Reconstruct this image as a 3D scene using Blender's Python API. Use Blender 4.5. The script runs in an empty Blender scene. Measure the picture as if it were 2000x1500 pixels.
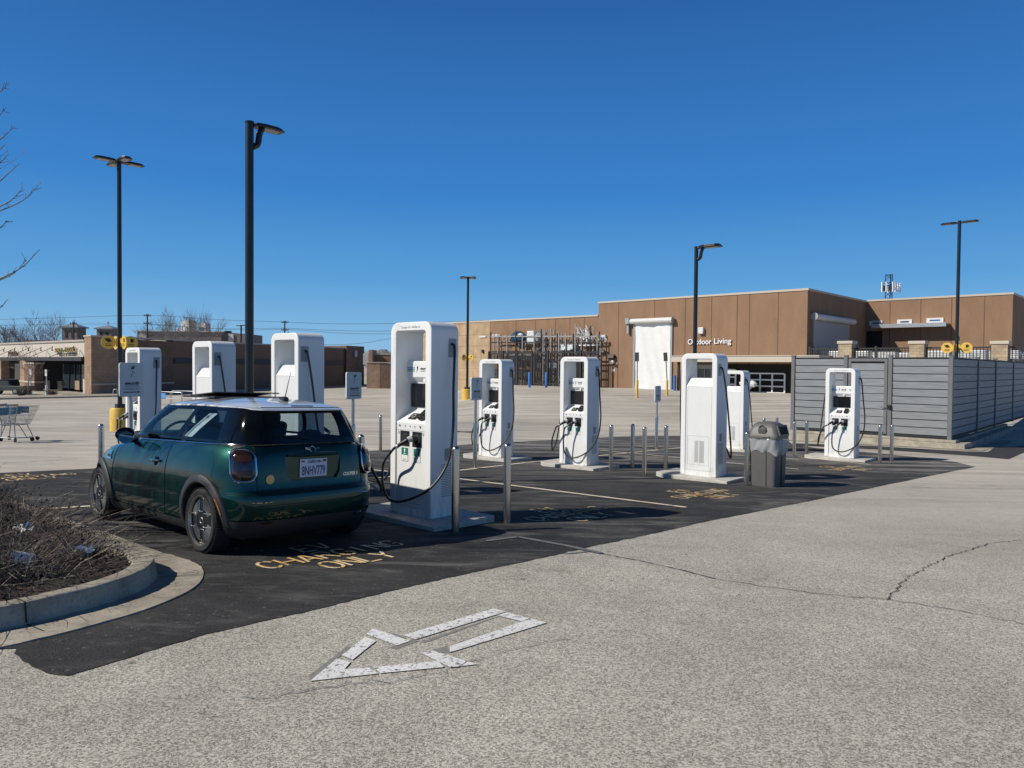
import bpy, bmesh, math, random
from mathutils import Vector, Matrix, noise as mnoise
R = math.radians; PI = math.pi
sc = bpy.context.scene
COL = sc.collection

# ---------------------------------------------------------------- camera
F = 1440.0; CX = 1000.0; CY = 750.0; YH = 716.0; ROLL = .009
PITCH = -math.atan((CY - YH) / F)
CAMZ = 1.5
cam = bpy.data.cameras.new('camera'); camo = bpy.data.objects.new('camera', cam); COL.objects.link(camo)
cam.sensor_width = 36.0; cam.lens = 36.0 * F / 2000.0; cam.clip_end = 3000; cam.clip_start = .05
camo.matrix_world = Matrix.Translation((0, 0, CAMZ)) @ Matrix.Rotation(R(90) + PITCH, 4, 'X') @ Matrix.Rotation(ROLL, 4, 'Z')
sc.camera = camo

# ---------------------------------------------------------------- light
SUN_EL = 38.0; SUN_AZ = 73.0                     # azimuth (from +Y, clockwise) the light travels towards
w = bpy.data.worlds.new('World'); sc.world = w; w.use_nodes = True
wn = w.node_tree; bg = wn.nodes['Background']
sky = wn.nodes.new('ShaderNodeTexSky'); sky.sky_type = 'NISHITA'; sky.sun_disc = False
sky.sun_elevation = R(SUN_EL); sky.sun_rotation = R(SUN_AZ + 180); sky.altitude = 200
sky.air_density = 1.0; sky.dust_density = 0.25; sky.ozone_density = 3.0
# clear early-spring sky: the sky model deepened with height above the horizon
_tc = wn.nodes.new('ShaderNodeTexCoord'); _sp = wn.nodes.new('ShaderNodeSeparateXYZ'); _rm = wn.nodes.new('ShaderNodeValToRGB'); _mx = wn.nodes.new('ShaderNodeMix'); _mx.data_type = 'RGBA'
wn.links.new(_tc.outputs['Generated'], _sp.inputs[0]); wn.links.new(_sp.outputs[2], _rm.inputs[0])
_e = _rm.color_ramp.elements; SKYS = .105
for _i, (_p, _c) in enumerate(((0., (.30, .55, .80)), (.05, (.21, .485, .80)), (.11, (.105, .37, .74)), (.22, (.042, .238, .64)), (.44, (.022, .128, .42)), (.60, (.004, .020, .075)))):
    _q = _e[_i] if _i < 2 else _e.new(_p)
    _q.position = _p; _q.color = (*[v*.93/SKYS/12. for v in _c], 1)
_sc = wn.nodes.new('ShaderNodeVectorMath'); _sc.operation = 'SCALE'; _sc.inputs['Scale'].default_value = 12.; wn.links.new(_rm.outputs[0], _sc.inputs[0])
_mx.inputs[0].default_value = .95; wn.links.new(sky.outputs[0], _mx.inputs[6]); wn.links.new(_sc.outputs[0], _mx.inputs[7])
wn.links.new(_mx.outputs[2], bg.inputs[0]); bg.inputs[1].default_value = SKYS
sl = bpy.data.lights.new('sun', 'SUN'); slo = bpy.data.objects.new('sun', sl); COL.objects.link(slo)
sl.energy = 4.6; sl.angle = R(.53); sl.color = (1, .935, .83)
tv = Vector((math.sin(R(SUN_AZ)) * math.cos(R(SUN_EL)), math.cos(R(SUN_AZ)) * math.cos(R(SUN_EL)), -math.sin(R(SUN_EL))))
slo.rotation_euler = tv.to_track_quat('-Z', 'Y').to_euler()
sc.view_settings.view_transform = 'Standard'; sc.view_settings.look = 'None'
sc.view_settings.exposure = 0.0; sc.view_settings.gamma = 1

# ---------------------------------------------------------------- pixel <-> world
def ray(px, py):
    dx = px - CX; dy = py - CY
    c, s = math.cos(-ROLL), math.sin(-ROLL)
    ux = c*dx - s*dy; uy = s*dx + c*dy
    v = (ux/F, 1., -uy/F); cp, sp = math.cos(PITCH), math.sin(PITCH)
    return Vector((v[0], v[1]*cp - v[2]*sp, v[1]*sp + v[2]*cp))
_a = ray(-620, 745); _b = ray(2230, 794); GN = _a.cross(_b).normalized()
if GN.z < 0: GN = -GN
def planeA(x, y): return CAMZ - (1.5 + GN.x*x + GN.y*y) / GN.z
def sstep(t): t = max(0., min(1., t)); return t*t*(3-2*t)
def gz(x, y):
    r = math.hypot(x, y)
    if y < 0: return planeA(x*.5, max(y, -6)*.6) if r > 1 else planeA(x, y)
    if r <= 32: return planeA(x, y)
    k = 32/r; a32 = planeA(x*k, y*k); az = math.degrees(math.atan2(x, y))
    s = sstep((az + 9) / 9.5); tgt = (-3.7*(1-s) - 1.91*s) + CAMZ; RR = 85*(1-s) + 60*s
    return a32 + (tgt-a32) * sstep(min(1, (r-32)/(RR-32)))**.9
def hit(px, py, up=0.):
    d = ray(px, py); lo = .5
    t = .5
    while t < 600:
        p = d*t
        if p.z + CAMZ - gz(p.x, p.y) - up < 0: break
        lo = t; t *= 1.03
    hi = t
    for _ in range(40):
        m = (lo+hi)/2; p = d*m
        if p.z + CAMZ - gz(p.x, p.y) - up < 0: hi = m
        else: lo = m
    p = d*hi; return Vector((p.x, p.y, p.z + CAMZ))
def atd(px, py, dist):                            # point on the pixel's ray at depth y = dist
    d = ray(px, py); t = dist/d.y; return Vector((d.x*t, dist, d.z*t + CAMZ))
def azv(az): return Vector((math.sin(R(az)), math.cos(R(az)), 0))
GY = -42.0                                        # lot grid yaw: local +Y runs away to the right, local +X near right
UX = azv(131.5); VY = azv(41.5)

# ---------------------------------------------------------------- materials
def nn(nt, typ, **kw):
    n = nt.nodes.new(typ)
    for k, v in kw.items(): setattr(n, k, v)
    return n
def mat(name, col, rough=.6, metal=0., var=.0, vscale=6., bump=0., bscale=40., coat=0., col2=None, emit=None, spec=.5, stretch=None, trans=0.):
    m = bpy.data.materials.new(name); m.use_nodes = True; nt = m.node_tree; b = nt.nodes['Principled BSDF']
    b.inputs['Roughness'].default_value = rough; b.inputs['Metallic'].default_value = metal
    b.inputs['Specular IOR Level'].default_value = spec
    b.inputs['Base Color'].default_value = (*col, 1)
    if coat: b.inputs['Coat Weight'].default_value = coat; b.inputs['Coat Roughness'].default_value = .04
    if trans: b.inputs['Transmission Weight'].default_value = trans
    if var or bump or col2:
        tc = nn(nt, 'ShaderNodeTexCoord'); src = tc.outputs['Object']
        if stretch:
            mp = nn(nt, 'ShaderNodeMapping'); mp.inputs['Scale'].default_value = stretch; nt.links.new(src, mp.inputs[0]); src = mp.outputs[0]
    if var or col2:
        n = nn(nt, 'ShaderNodeTexNoise'); n.inputs['Scale'].default_value = vscale; n.inputs['Detail'].default_value = 8; n.inputs['Roughness'].default_value = .65
        nt.links.new(src, n.inputs['Vector'])
        cr = nn(nt, 'ShaderNodeValToRGB'); cr.color_ramp.elements[0].position = .35; cr.color_ramp.elements[1].position = .65
        c2 = col2 or tuple(min(1, c*(1+var)) for c in col); c1 = col if col2 else tuple(c*(1-var) for c in col)
        cr.color_ramp.elements[0].color = (*c1, 1); cr.color_ramp.elements[1].color = (*c2, 1)
        nt.links.new(n.outputs['Fac'], cr.inputs[0]); nt.links.new(cr.outputs[0], b.inputs['Base Color'])
    if bump:
        n2 = nn(nt, 'ShaderNodeTexNoise'); n2.inputs['Scale'].default_value = bscale; n2.inputs['Detail'].default_value = 5
        nt.links.new(src, n2.inputs['Vector'])
        bp = nn(nt, 'ShaderNodeBump'); bp.inputs['Strength'].default_value = min(1, bump); bp.inputs['Distance'].default_value = .01
        nt.links.new(n2.outputs['Fac'], bp.inputs['Height']); nt.links.new(bp.outputs[0], b.inputs['Normal'])
    return m
def glass(name, tint, gl=.04, rough=.0):
    m = bpy.data.materials.new(name); m.use_nodes = True; nt = m.node_tree; nt.nodes.clear()
    o = nn(nt, 'ShaderNodeOutputMaterial'); t = nn(nt, 'ShaderNodeBsdfTransparent'); g = nn(nt, 'ShaderNodeBsdfGlossy'); mx = nn(nt, 'ShaderNodeMixShader')
    t.inputs[0].default_value = (*tint, 1); g.inputs['Roughness'].default_value = rough
    lw = nn(nt, 'ShaderNodeLayerWeight'); pw = nn(nt, 'ShaderNodeMath', operation='POWER'); pw.inputs[1].default_value = 5.; ma = nn(nt, 'ShaderNodeMath', operation='MULTIPLY_ADD'); ma.inputs[1].default_value = .9; ma.inputs[2].default_value = gl
    nt.links.new(lw.outputs['Facing'], pw.inputs[0]); nt.links.new(pw.outputs[0], ma.inputs[0]); nt.links.new(ma.outputs[0], mx.inputs[0]); nt.links.new(t.outputs[0], mx.inputs[1]); nt.links.new(g.outputs[0], mx.inputs[2]); nt.links.new(mx.outputs[0], o.inputs[0])
    return m
def brick(name, c1, c2, mortar, sx=.4, sz=.1, ms=.012, bump=.3, planes=True):
    m = bpy.data.materials.new(name); m.use_nodes = True; nt = m.node_tree; b = nt.nodes['Principled BSDF']; b.inputs['Roughness'].default_value = .85
    tc = nn(nt, 'ShaderNodeTexCoord'); sp = nn(nt, 'ShaderNodeSeparateXYZ'); cb = nn(nt, 'ShaderNodeCombineXYZ'); ad = nn(nt, 'ShaderNodeMath', operation='ADD')
    nt.links.new(tc.outputs['Object'], sp.inputs[0]); nt.links.new(sp.outputs[0], ad.inputs[0]); nt.links.new(sp.outputs[1], ad.inputs[1])
    nt.links.new(ad.outputs[0], cb.inputs[0]); nt.links.new(sp.outputs[2], cb.inputs[1])
    br = nn(nt, 'ShaderNodeTexBrick'); br.inputs['Scale'].default_value = 1; br.inputs['Brick Width'].default_value = sx; br.inputs['Row Height'].default_value = sz
    br.inputs['Mortar Size'].default_value = ms; br.inputs['Color1'].default_value = (*c1, 1); br.inputs['Color2'].default_value = (*c2, 1); br.inputs['Mortar'].default_value = (*mortar, 1)
    nt.links.new(cb.outputs[0], br.inputs['Vector'])
    n = nn(nt, 'ShaderNodeTexNoise'); n.inputs['Scale'].default_value = 1.2; n.inputs['Detail'].default_value = 8
    nt.links.new(tc.outputs['Object'], n.inputs['Vector'])
    mr = nn(nt, 'ShaderNodeMapRange'); mr.inputs[1].default_value = .3; mr.inputs[2].default_value = .7; mr.inputs[3].default_value = .78; mr.inputs[4].default_value = 1.15
    nt.links.new(n.outputs['Fac'], mr.inputs[0])
    mx = nn(nt, 'ShaderNodeMix', data_type='RGBA', blend_type='MULTIPLY'); mx.inputs[0].default_value = 1
    nt.links.new(br.outputs['Color'], mx.inputs[6]); nt.links.new(mr.outputs[0], mx.inputs[7]); nt.links.new(mx.outputs[2], b.inputs['Base Color'])
    bp = nn(nt, 'ShaderNodeBump'); bp.inputs['Strength'].default_value = bump; bp.inputs['Distance'].default_value = .01; bp.invert = True
    nt.links.new(br.outputs['Fac'], bp.inputs['Height']); nt.links.new(bp.outputs[0], b.inputs['Normal'])
    return m

def ground_mat(name, kind):
    m = bpy.data.materials.new(name); m.use_nodes = True; nt = m.node_tree; L = nt.links; b = nt.nodes['Principled BSDF']
    b.inputs['Roughness'].default_value = .9; b.inputs['Specular IOR Level'].default_value = .25
    tc = nn(nt, 'ShaderNodeTexCoord'); O = tc.outputs['Object']
    def noi(scale, det=6, rough=.6, vec=None, dist=0):
        n = nn(nt, 'ShaderNodeTexNoise'); n.inputs['Scale'].default_value = scale; n.inputs['Detail'].default_value = det; n.inputs['Roughness'].default_value = rough
        n.inputs['Distortion'].default_value = dist; L.new(vec or O, n.inputs['Vector']); return n.outputs['Fac']
    def ramp(f, p0, p1, c0, c1):
        r = nn(nt, 'ShaderNodeValToRGB'); r.color_ramp.elements[0].position = p0; r.color_ramp.elements[1].position = p1
        r.color_ramp.elements[0].color = (*c0, 1) if len(c0) == 3 else c0; r.color_ramp.elements[1].color = (*c1, 1); L.new(f, r.inputs[0]); return r.outputs[0]
    def mix(f, a, c, mode='MIX'):
        x = nn(nt, 'ShaderNodeMix', data_type='RGBA', blend_type=mode)
        if isinstance(f, float): x.inputs[0].default_value = f
        else: L.new(f, x.inputs[0])
        for i, v in ((6, a), (7, c)):
            if isinstance(v, tuple): x.inputs[i].default_value = (*v, 1)
            else: L.new(v, x.inputs[i])
        return x.outputs[2]
    def mapv(scale, rot=0):
        mp = nn(nt, 'ShaderNodeMapping'); mp.inputs['Scale'].default_value = scale; mp.inputs['Rotation'].default_value = (0, 0, rot); L.new(O, mp.inputs[0]); return mp.outputs[0]
    G = 3*[1.]
    if kind == 'lot':
        # worn aggregate concrete near, paler and smoother further off
        vo = nn(nt, 'ShaderNodeTexVoronoi'); vo.inputs['Scale'].default_value = 115; L.new(O, vo.inputs['Vector'])
        bw = nn(nt, 'ShaderNodeSeparateColor'); L.new(vo.outputs['Color'], bw.inputs[0])
        st = ramp(bw.outputs[0], .15, .85, (.09, .082, .068), (.80, .755, .665))
        fine = ramp(noi(190, 4, .85), .42, .58, (.09, .082, .068), (.82, .775, .68))
        c = mix(.5, st, fine)
        big = ramp(noi(.45, 9, .62, dist=.4), .3, .72, (.84, .84, .84), (1.1, 1.1, 1.09)); c = mix(1., c, big, 'MULTIPLY')
        big2 = ramp(noi(2.2, 8, .65), .32, .7, (.88, .88, .87), (1.05, 1.05, 1.05)); c = mix(1., c, big2, 'MULTIPLY')
        # long tyre / weather streaks
        s1 = noi(1.0, 8, .62, mapv((.07, 1.3, 1), R(8)))
        far = ramp(s1, .36, .66, (.43, .395, .34), (.62, .575, .50))
        s2 = ramp(noi(1.0, 7, .7, mapv((.13, 2.1, 1), R(-10)), dist=.9), .38, .56, (.80, .80, .80), (1.03, 1.03, 1.03)); far = mix(.38, far, mix(1., far, s2, 'MULTIPLY'))
        s5 = ramp(noi(.16, 8, .6, dist=.9), .34, .66, (.80, .80, .80), (1.08, 1.08, 1.08)); far = mix(1., far, s5, 'MULTIPLY')
        s6 = ramp(noi(7., 6, .75), .3, .7, (.90, .90, .90), (1.07, 1.07, 1.07)); far = mix(1., far, s6, 'MULTIPLY')
        s3 = ramp(noi(1.0, 10, .75, mapv((.5, 2.6, 1), R(20)), dist=1.2), .30, .36, (.55, .55, .55), (1., 1., 1.)); far = mix(1., far, s3, 'MULTIPLY')
        sp = nn(nt, 'ShaderNodeSeparateXYZ'); L.new(O, sp.inputs[0])
        ln = nn(nt, 'ShaderNodeVectorMath', operation='LENGTH'); L.new(O, ln.inputs[0])
        mr = nn(nt, 'ShaderNodeMapRange'); mr.inputs[1].default_value = 7; mr.inputs[2].default_value = 19; L.new(ln.outputs['Value'], mr.inputs[0])
        c = mix(mr.outputs[0], c, far)
        st2 = ramp(noi(.85, 7, .62, dist=.8), .26, .40, (.76, .75, .74), (1., 1., 1.)); c = mix(1., c, st2, 'MULTIPLY')
        st3 = ramp(noi(1., 6, .6, mapv((.22, 1.6, 1), R(48))), .30, .42, (.86, .86, .86), (1., 1., 1.)); c = mix(1., c, st3, 'MULTIPLY')
        # oil / gum spots
        v2 = nn(nt, 'ShaderNodeTexVoronoi'); v2.inputs['Scale'].default_value = 1.25; v2.inputs['Randomness'].default_value = 1
        L.new(O, v2.inputs['Vector'])
        sm = nn(nt, 'ShaderNodeMapRange'); sm.inputs[1].default_value = .022; sm.inputs[2].default_value = .040; sm.inputs[3].default_value = .40; sm.inputs[4].default_value = 1; L.new(v2.outputs['Distance'], sm.inputs[0])
        c = mix(1., c, sm.outputs[0], 'MULTIPLY')
        bs = noi(120, 3, .7); bstr = .35
    elif kind == 'dark':
        fine = ramp(noi(120, 4, .85), .40, .62, (.009, .0095, .0105), (.062, .062, .063))
        vo = nn(nt, 'ShaderNodeTexVoronoi'); vo.inputs['Scale'].default_value = 55; L.new(O, vo.inputs['Vector'])
        bw = nn(nt, 'ShaderNodeSeparateColor'); L.new(vo.outputs['Color'], bw.inputs[0])
        sp = ramp(bw.outputs[1], .985, .995, (0, 0, 0), (.7, .7, .7)); c = mix(sp, fine, (.13, .125, .118))
        cl = ramp(noi(.7, 9, .65, dist=.5), .35, .7, (.72, .72, .72), (1.55, 1.53, 1.5)); c = mix(1., c, cl, 'MULTIPLY')
        # dust and wear: pale streaks that follow the drive
        sv = ramp(noi(1., 9, .72, mapv((.8, 2.6, 1), R(-8)), dist=.5), .50, .68, (0, 0, 0), (.75, .75, .75))
        pr = ramp(noi(.30, 5, .5, mapv((1, 1, 1))), .34, .58, (0, 0, 0), (1, 1, 1))
        f = mix(1., sv, pr, 'MULTIPLY'); c = mix(f, c, (.24, .23, .215))
        sv2 = ramp(noi(1., 9, .75, mapv((1.6, 9., 1), R(-45)), dist=.4), .555, .70, (0, 0, 0), (.42, .42, .42)); c = mix(sv2, c, (.17, .165, .155))
        # further off the coat is worn through
        sp3 = nn(nt, 'ShaderNodeVectorMath', operation='DISTANCE'); L.new(O, sp3.inputs[0]); sp3.inputs[1].default_value = (3.0, 22.5, 0)
        m3 = nn(nt, 'ShaderNodeMapRange'); m3.inputs[1].default_value = 11; m3.inputs[2].default_value = 3; L.new(sp3.outputs['Value'], m3.inputs[0])
        sp4 = nn(nt, 'ShaderNodeVectorMath', operation='DISTANCE'); L.new(O, sp4.inputs[0]); sp4.inputs[1].default_value = (10.8, 18.2, 0)
        m4 = nn(nt, 'ShaderNodeMapRange'); m4.inputs[1].default_value = 6; m4.inputs[2].default_value = 1.; L.new(sp4.outputs['Value'], m4.inputs[0])
        mxx = nn(nt, 'ShaderNodeMath', operation='MAXIMUM'); L.new(m3.outputs[0], mxx.inputs[0]); L.new(m4.outputs[0], mxx.inputs[1])
        wv = ramp(noi(1., 9, .72, mapv((.35, 2.2, 1), R(-6)), dist=.7), .46, .58, (0, 0, 0), (.9, .9, .9)); wf = mix(1., wv, mxx.outputs[0], 'MULTIPLY')
        c = mix(wf, c, (.27, .255, .235))
        bs = noi(110, 3, .7); bstr = .5
    elif kind == 'conc':
        fine = ramp(noi(60, 6, .7), .3, .7, (.33, .295, .24), (.51, .465, .39))
        big = ramp(noi(3.5, 8, .65), .3, .7, (.60, .59, .57), (1.1, 1.1, 1.08)); c = mix(1., fine, big, 'MULTIPLY')
        sg = ramp(noi(14., 7, .75), .30, .42, (.55, .53, .50), (1., 1., 1.)); c = mix(.8, c, mix(1., c, sg, 'MULTIPLY'))
        bs = noi(40, 5, .7); bstr = .35
    L.new(c, b.inputs['Base Color'])
    bp = nn(nt, 'ShaderNodeBump'); bp.inputs['Strength'].default_value = bstr; bp.inputs['Distance'].default_value = .006
    L.new(bs, bp.inputs['Height']); L.new(bp.outputs[0], b.inputs['Normal'])
    return m
def paint(name, col, wear=.5, scale=9., through=(.05, .05, .05)):
    """road paint with worn holes"""
    m = bpy.data.materials.new(name); m.use_nodes = True; nt = m.node_tree; L = nt.links; b = nt.nodes['Principled BSDF']
    b.inputs['Roughness'].default_value = .75
    tc = nn(nt, 'ShaderNodeTexCoord'); n = nn(nt, 'ShaderNodeTexNoise'); n.inputs['Scale'].default_value = scale; n.inputs['Detail'].default_value = 10; n.inputs['Roughness'].default_value = .75; n.inputs['Distortion'].default_value = .6
    L.new(tc.outputs['Object'], n.inputs['Vector'])
    r = nn(nt, 'ShaderNodeValToRGB'); r.color_ramp.elements[0].position = wear-.035; r.color_ramp.elements[1].position = wear+.035
    L.new(n.outputs['Fac'], r.inputs[0])
    o = nt.nodes['Material Output']; tr = nn(nt, 'ShaderNodeBsdfTransparent'); mx = nn(nt, 'ShaderNodeMixShader')
    L.new(r.outputs[0], mx.inputs[0]); L.new(tr.outputs[0], mx.inputs[1]); L.new(b.outputs[0], mx.inputs[2]); L.new(mx.outputs[0], o.inputs[0])
    n3 = nn(nt, 'ShaderNodeTexNoise'); n3.inputs['Scale'].default_value = 2.5; n3.inputs['Detail'].default_value = 4; L.new(tc.outputs['Object'], n3.inputs['Vector'])
    r3 = nn(nt, 'ShaderNodeValToRGB'); r3.color_ramp.elements[0].position = .4; r3.color_ramp.elements[1].position = .6
    r3.color_ramp.elements[0].color = (*col, 1); r3.color_ramp.elements[1].color = (*[min(.82, c*.9+.26) for c in col], 1)
    L.new(n3.outputs['Fac'], r3.inputs[0]); L.new(r3.outputs[0], b.inputs['Base Color'])
    return m

M = {}
M['lot'] = ground_mat('worn_concrete_lot', 'lot'); M['dark'] = ground_mat('sealed_asphalt', 'dark'); M['conc'] = ground_mat('kerb_concrete', 'conc')
M['white'] = mat('white_powder_coat', (.81, .82, .81), .38, var=.012, vscale=3, spec=.4)
M['white2'] = mat('white_panel', (.77, .78, .775), .45, var=.012, vscale=4)
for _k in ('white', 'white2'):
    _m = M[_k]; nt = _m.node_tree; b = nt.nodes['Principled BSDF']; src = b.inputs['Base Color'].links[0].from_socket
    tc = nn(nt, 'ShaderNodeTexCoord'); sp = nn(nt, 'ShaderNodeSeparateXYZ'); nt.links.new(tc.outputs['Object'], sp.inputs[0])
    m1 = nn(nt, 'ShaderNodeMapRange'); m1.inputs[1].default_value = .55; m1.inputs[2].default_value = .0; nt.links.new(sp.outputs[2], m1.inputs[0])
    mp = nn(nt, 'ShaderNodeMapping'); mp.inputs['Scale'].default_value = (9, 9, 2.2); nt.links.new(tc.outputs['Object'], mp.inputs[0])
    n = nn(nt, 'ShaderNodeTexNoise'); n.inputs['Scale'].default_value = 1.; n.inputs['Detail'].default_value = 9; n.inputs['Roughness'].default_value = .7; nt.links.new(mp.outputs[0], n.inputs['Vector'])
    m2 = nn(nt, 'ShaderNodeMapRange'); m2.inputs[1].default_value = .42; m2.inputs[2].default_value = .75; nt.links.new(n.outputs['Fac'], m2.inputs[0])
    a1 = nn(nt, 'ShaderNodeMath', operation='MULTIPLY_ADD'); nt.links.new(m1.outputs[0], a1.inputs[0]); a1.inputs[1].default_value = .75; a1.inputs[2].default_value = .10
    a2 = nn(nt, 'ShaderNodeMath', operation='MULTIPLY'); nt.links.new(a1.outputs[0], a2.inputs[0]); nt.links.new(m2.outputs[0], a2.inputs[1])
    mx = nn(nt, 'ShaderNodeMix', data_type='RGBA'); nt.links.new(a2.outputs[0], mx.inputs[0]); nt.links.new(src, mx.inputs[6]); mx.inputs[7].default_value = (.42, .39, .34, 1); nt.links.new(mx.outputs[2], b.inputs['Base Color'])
M['offw'] = mat('offwhite_panel', (.62, .62, .60), .55, var=.06, vscale=4)
M['grey'] = mat('grey_plastic', (.33, .34, .35), .5)
M['lgrey'] = mat('recess_grey', (.30, .33, .34), .4)
M['blk'] = mat('black_plastic', (.012, .012, .014), .45)
M['rub'] = mat('cable_rubber', (.014, .014, .015), .42, bump=.15, bscale=60)
M['scr'] = mat('dark_screen', (.006, .007, .010), .08, spec=.6)
M['scr2'] = mat('screen_panel', (.035, .04, .045), .12)
M['green'] = mat('green_label', (.0, .18, .125), .5)
M['teal'] = mat('teal_ink', (.02, .33, .36), .5)
M['blue'] = mat('blue_ink', (.06, .30, .50), .5)
M['olive'] = mat('olive_ink', (.30, .30, .14), .5)
M['ink'] = mat('black_ink', (.012, .013, .016), .5)
M['gink'] = mat('grey_ink', (.22, .23, .24), .5)
M['steel'] = mat('brushed_stainless', (.57, .51, .44), .27, metal=1., bump=.05, bscale=300, stretch=(1, 1, .03), var=.06, vscale=8)
M['steel2'] = mat('galvanised_steel', (.52, .53, .54), .38, metal=.85, var=.1, vscale=12)
M['pole'] = mat('black_pole_paint', (.010, .013, .016), .35, var=.2, vscale=3)
M['lens'] = mat('lamp_lens', (.32, .32, .31), .25)
M['yell'] = mat('yellow_base_paint', (.70, .44, .07), .55, var=.12, vscale=5)
M['ydisc'] = mat('yellow_sign', (.72, .47, .08), .5)
M['padc'] = mat('pad_concrete', (.50, .475, .43), .9, var=.16, vscale=9, bump=.2, bscale=70)
M['fgrey'] = mat('grey_composite_board', (.245, .26, .272), .6, var=.2, vscale=2.2, stretch=(.6, .6, 14), bump=.12, bscale=30)
M['fpost'] = mat('grey_fence_post', (.15, .155, .16), .6, var=.08, vscale=4)
M['fdark'] = mat('dark_fence_trim', (.020, .021, .023), .6)
M['can'] = mat('grey_bin_plastic', (.122, .119, .114), .5, var=.08, vscale=3)
M['bag'] = mat('clear_bag', (.55, .57, .58), .22, spec=.8, bump=.9, bscale=14)
M['stucco'] = mat('brown_stucco', (.262, .160, .098), .95, var=.11, vscale=.9, bump=.5, bscale=14, stretch=(1, 1, .35))
M['tan'] = brick('tan_block', (.43, .31, .19), (.46, .335, .205), (.30, .21, .13), 2.4, 1.25, .03, .4)
M['cap'] = mat('beige_coping', (.52, .46, .38), .7)
M['joint'] = mat('dark_joint', (.135, .083, .052), .9)
M['doorw'] = mat('white_vinyl_curtain', (.74, .75, .74), .5, bump=.35, bscale=2.0, var=.04, vscale=2)
M['canopy'] = mat('pale_canopy', (.53, .50, .46), .6, var=.04)
M['void'] = mat('dark_interior', (.014, .013, .013), .9)
M['gls'] = mat('dark_window', (.03, .045, .055), .06, spec=.9)
M['sgls'] = mat('sky_window', (.10, .22, .42), .05, metal=.7)
M['stone'] = brick('stone_pier', (.46, .37, .25), (.36, .28, .19), (.25, .20, .14), .42, .2, .012, .6)
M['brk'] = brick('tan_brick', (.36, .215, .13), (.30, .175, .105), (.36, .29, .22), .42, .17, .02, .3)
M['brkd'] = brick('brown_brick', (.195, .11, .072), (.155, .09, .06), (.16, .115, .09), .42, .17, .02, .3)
M['eifs'] = mat('cream_stucco', (.56, .51, .44), .9, var=.05, vscale=.8)
M['maul'] = mat('brown_wall', (.185, .12, .085), .9, var=.07, vscale=.6)
M['band'] = mat('dark_band', (.035, .035, .042), .6)
M['roofd'] = mat('roof_trim', (.42, .38, .33), .8)
M['bark'] = mat('bare_bark', (.19, .165, .145), .9, var=.25, vscale=10)
M['barkf'] = mat('far_bark', (.21, .185, .17), .9, var=.2, vscale=2)
M['twig'] = mat('dry_twig', (.12, .100, .088), .9, var=.5, vscale=9)
M['twigl'] = mat('pale_straw', (.42, .36, .29), .9, var=.3, vscale=9)
M['leaf'] = mat('dead_leaf', (.045, .030, .027), .9, var=.5, vscale=14)
M['soil'] = mat('mulch_soil', (.036, .028, .024), 1., var=.45, vscale=18, bump=1., bscale=30)
M['stxt'] = paint('yellow_stencil_paint', (.70, .44, .15), .42, 7.)
M['lpaint'] = paint('line_paint', (.62, .53, .36), .36, 5.)
M['wpaint'] = paint('white_arrow_paint', (.76, .76, .74), .435, 34.)
M['ghost'] = mat('old_grey_paint', (.15, .155, .16), .85, var=.2, vscale=12, bump=.3, bscale=90)
M['ghost2'] = mat('faded_grey_paint', (.24, .235, .22), .9, var=.25, vscale=60, bump=.3, bscale=90)
M['crack'] = mat('crack_tar', (.03, .028, .026), .9)
M['asph2'] = mat('dark_strip', (.032, .033, .035), .9, var=.2, vscale=20, bump=.3, bscale=80)
M['cart'] = mat('cart_wire', (.30, .31, .32), .4, metal=.8)
M['rack'] = mat('rack_steel', (.30, .30, .295), .55, var=.2, vscale=3)
M['rackd'] = mat('rack_dark', (.022, .022, .025), .6)
M['bluep'] = mat('blue_post', (.03, .17, .50), .45)
M['tarp'] = mat('blue_tarp', (.015, .05, .10), .35, bump=.9, bscale=4)
M['wrap'] = mat('shrink_wrap', (.62, .64, .66), .4, bump=.9, bscale=5, var=.3, vscale=3)
M['paleb'] = mat('pale_building', (.58, .56, .53), .9, var=.05)
M['greyb'] = mat('grey_brown_building', (.20, .17, .155), .9, var=.06)
M['slate'] = mat('grey_roof', (.22, .25, .28), .6)
M['wood'] = mat('utility_wood', (.075, .062, .055), .9)
M['wire'] = mat('overhead_wire', (.035, .05, .07), .6)
M['twh'] = mat('antenna_white', (.80, .80, .80), .5)
M['tbl'] = mat('lattice_steel', (.05, .09, .16), .5, metal=.3)
M['paper'] = mat('white_paper', (.78, .79, .80), .7, bump=.3, bscale=8)
M['bluec'] = mat('blue_plastic', (.04, .15, .45), .4)
M['cartb'] = mat('cart_blue', (.02, .14, .26), .45)
# car
M['carg'] = mat('green_metallic', (.0006, .040, .032), .44, metal=.75, coat=1., spec=.3)
M['carw'] = mat('white_roof_paint', (.74, .76, .77), .2, coat=1.)
M['carb'] = mat('piano_black', (.004, .005, .006), .06, spec=.45)
M['clad'] = mat('black_cladding', (.028, .029, .031), .55, bump=.15, bscale=250)
M['tyre'] = mat('tyre', (.018, .018, .019), .8, bump=.2, bscale=120)
M['rimd'] = mat('dark_rim', (.020, .020, .021), .45, metal=.2)
M['rimb'] = mat('machined_rim', (.55, .53, .50), .38, metal=1.)
M['chr'] = mat('chrome', (.60, .60, .60), .12, metal=1.)
M['tail'] = mat('smoked_tail_light', (.018, .009, .005), .08, coat=1.)
M['tail2'] = mat('tail_inner', (.05, .020, .009), .2)
M['plate'] = mat('plate_white', (.62, .64, .72), .45)
M['pblue'] = mat('plate_blue', (.03, .04, .16), .5)
M['pred'] = mat('plate_sticker', (.20, .02, .05), .5)
M['badge'] = mat('gold_badge', (.55, .40, .16), .4, metal=.6)
M['seat'] = mat('grey_seat_fabric', (.055, .062, .068), .8)
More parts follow.
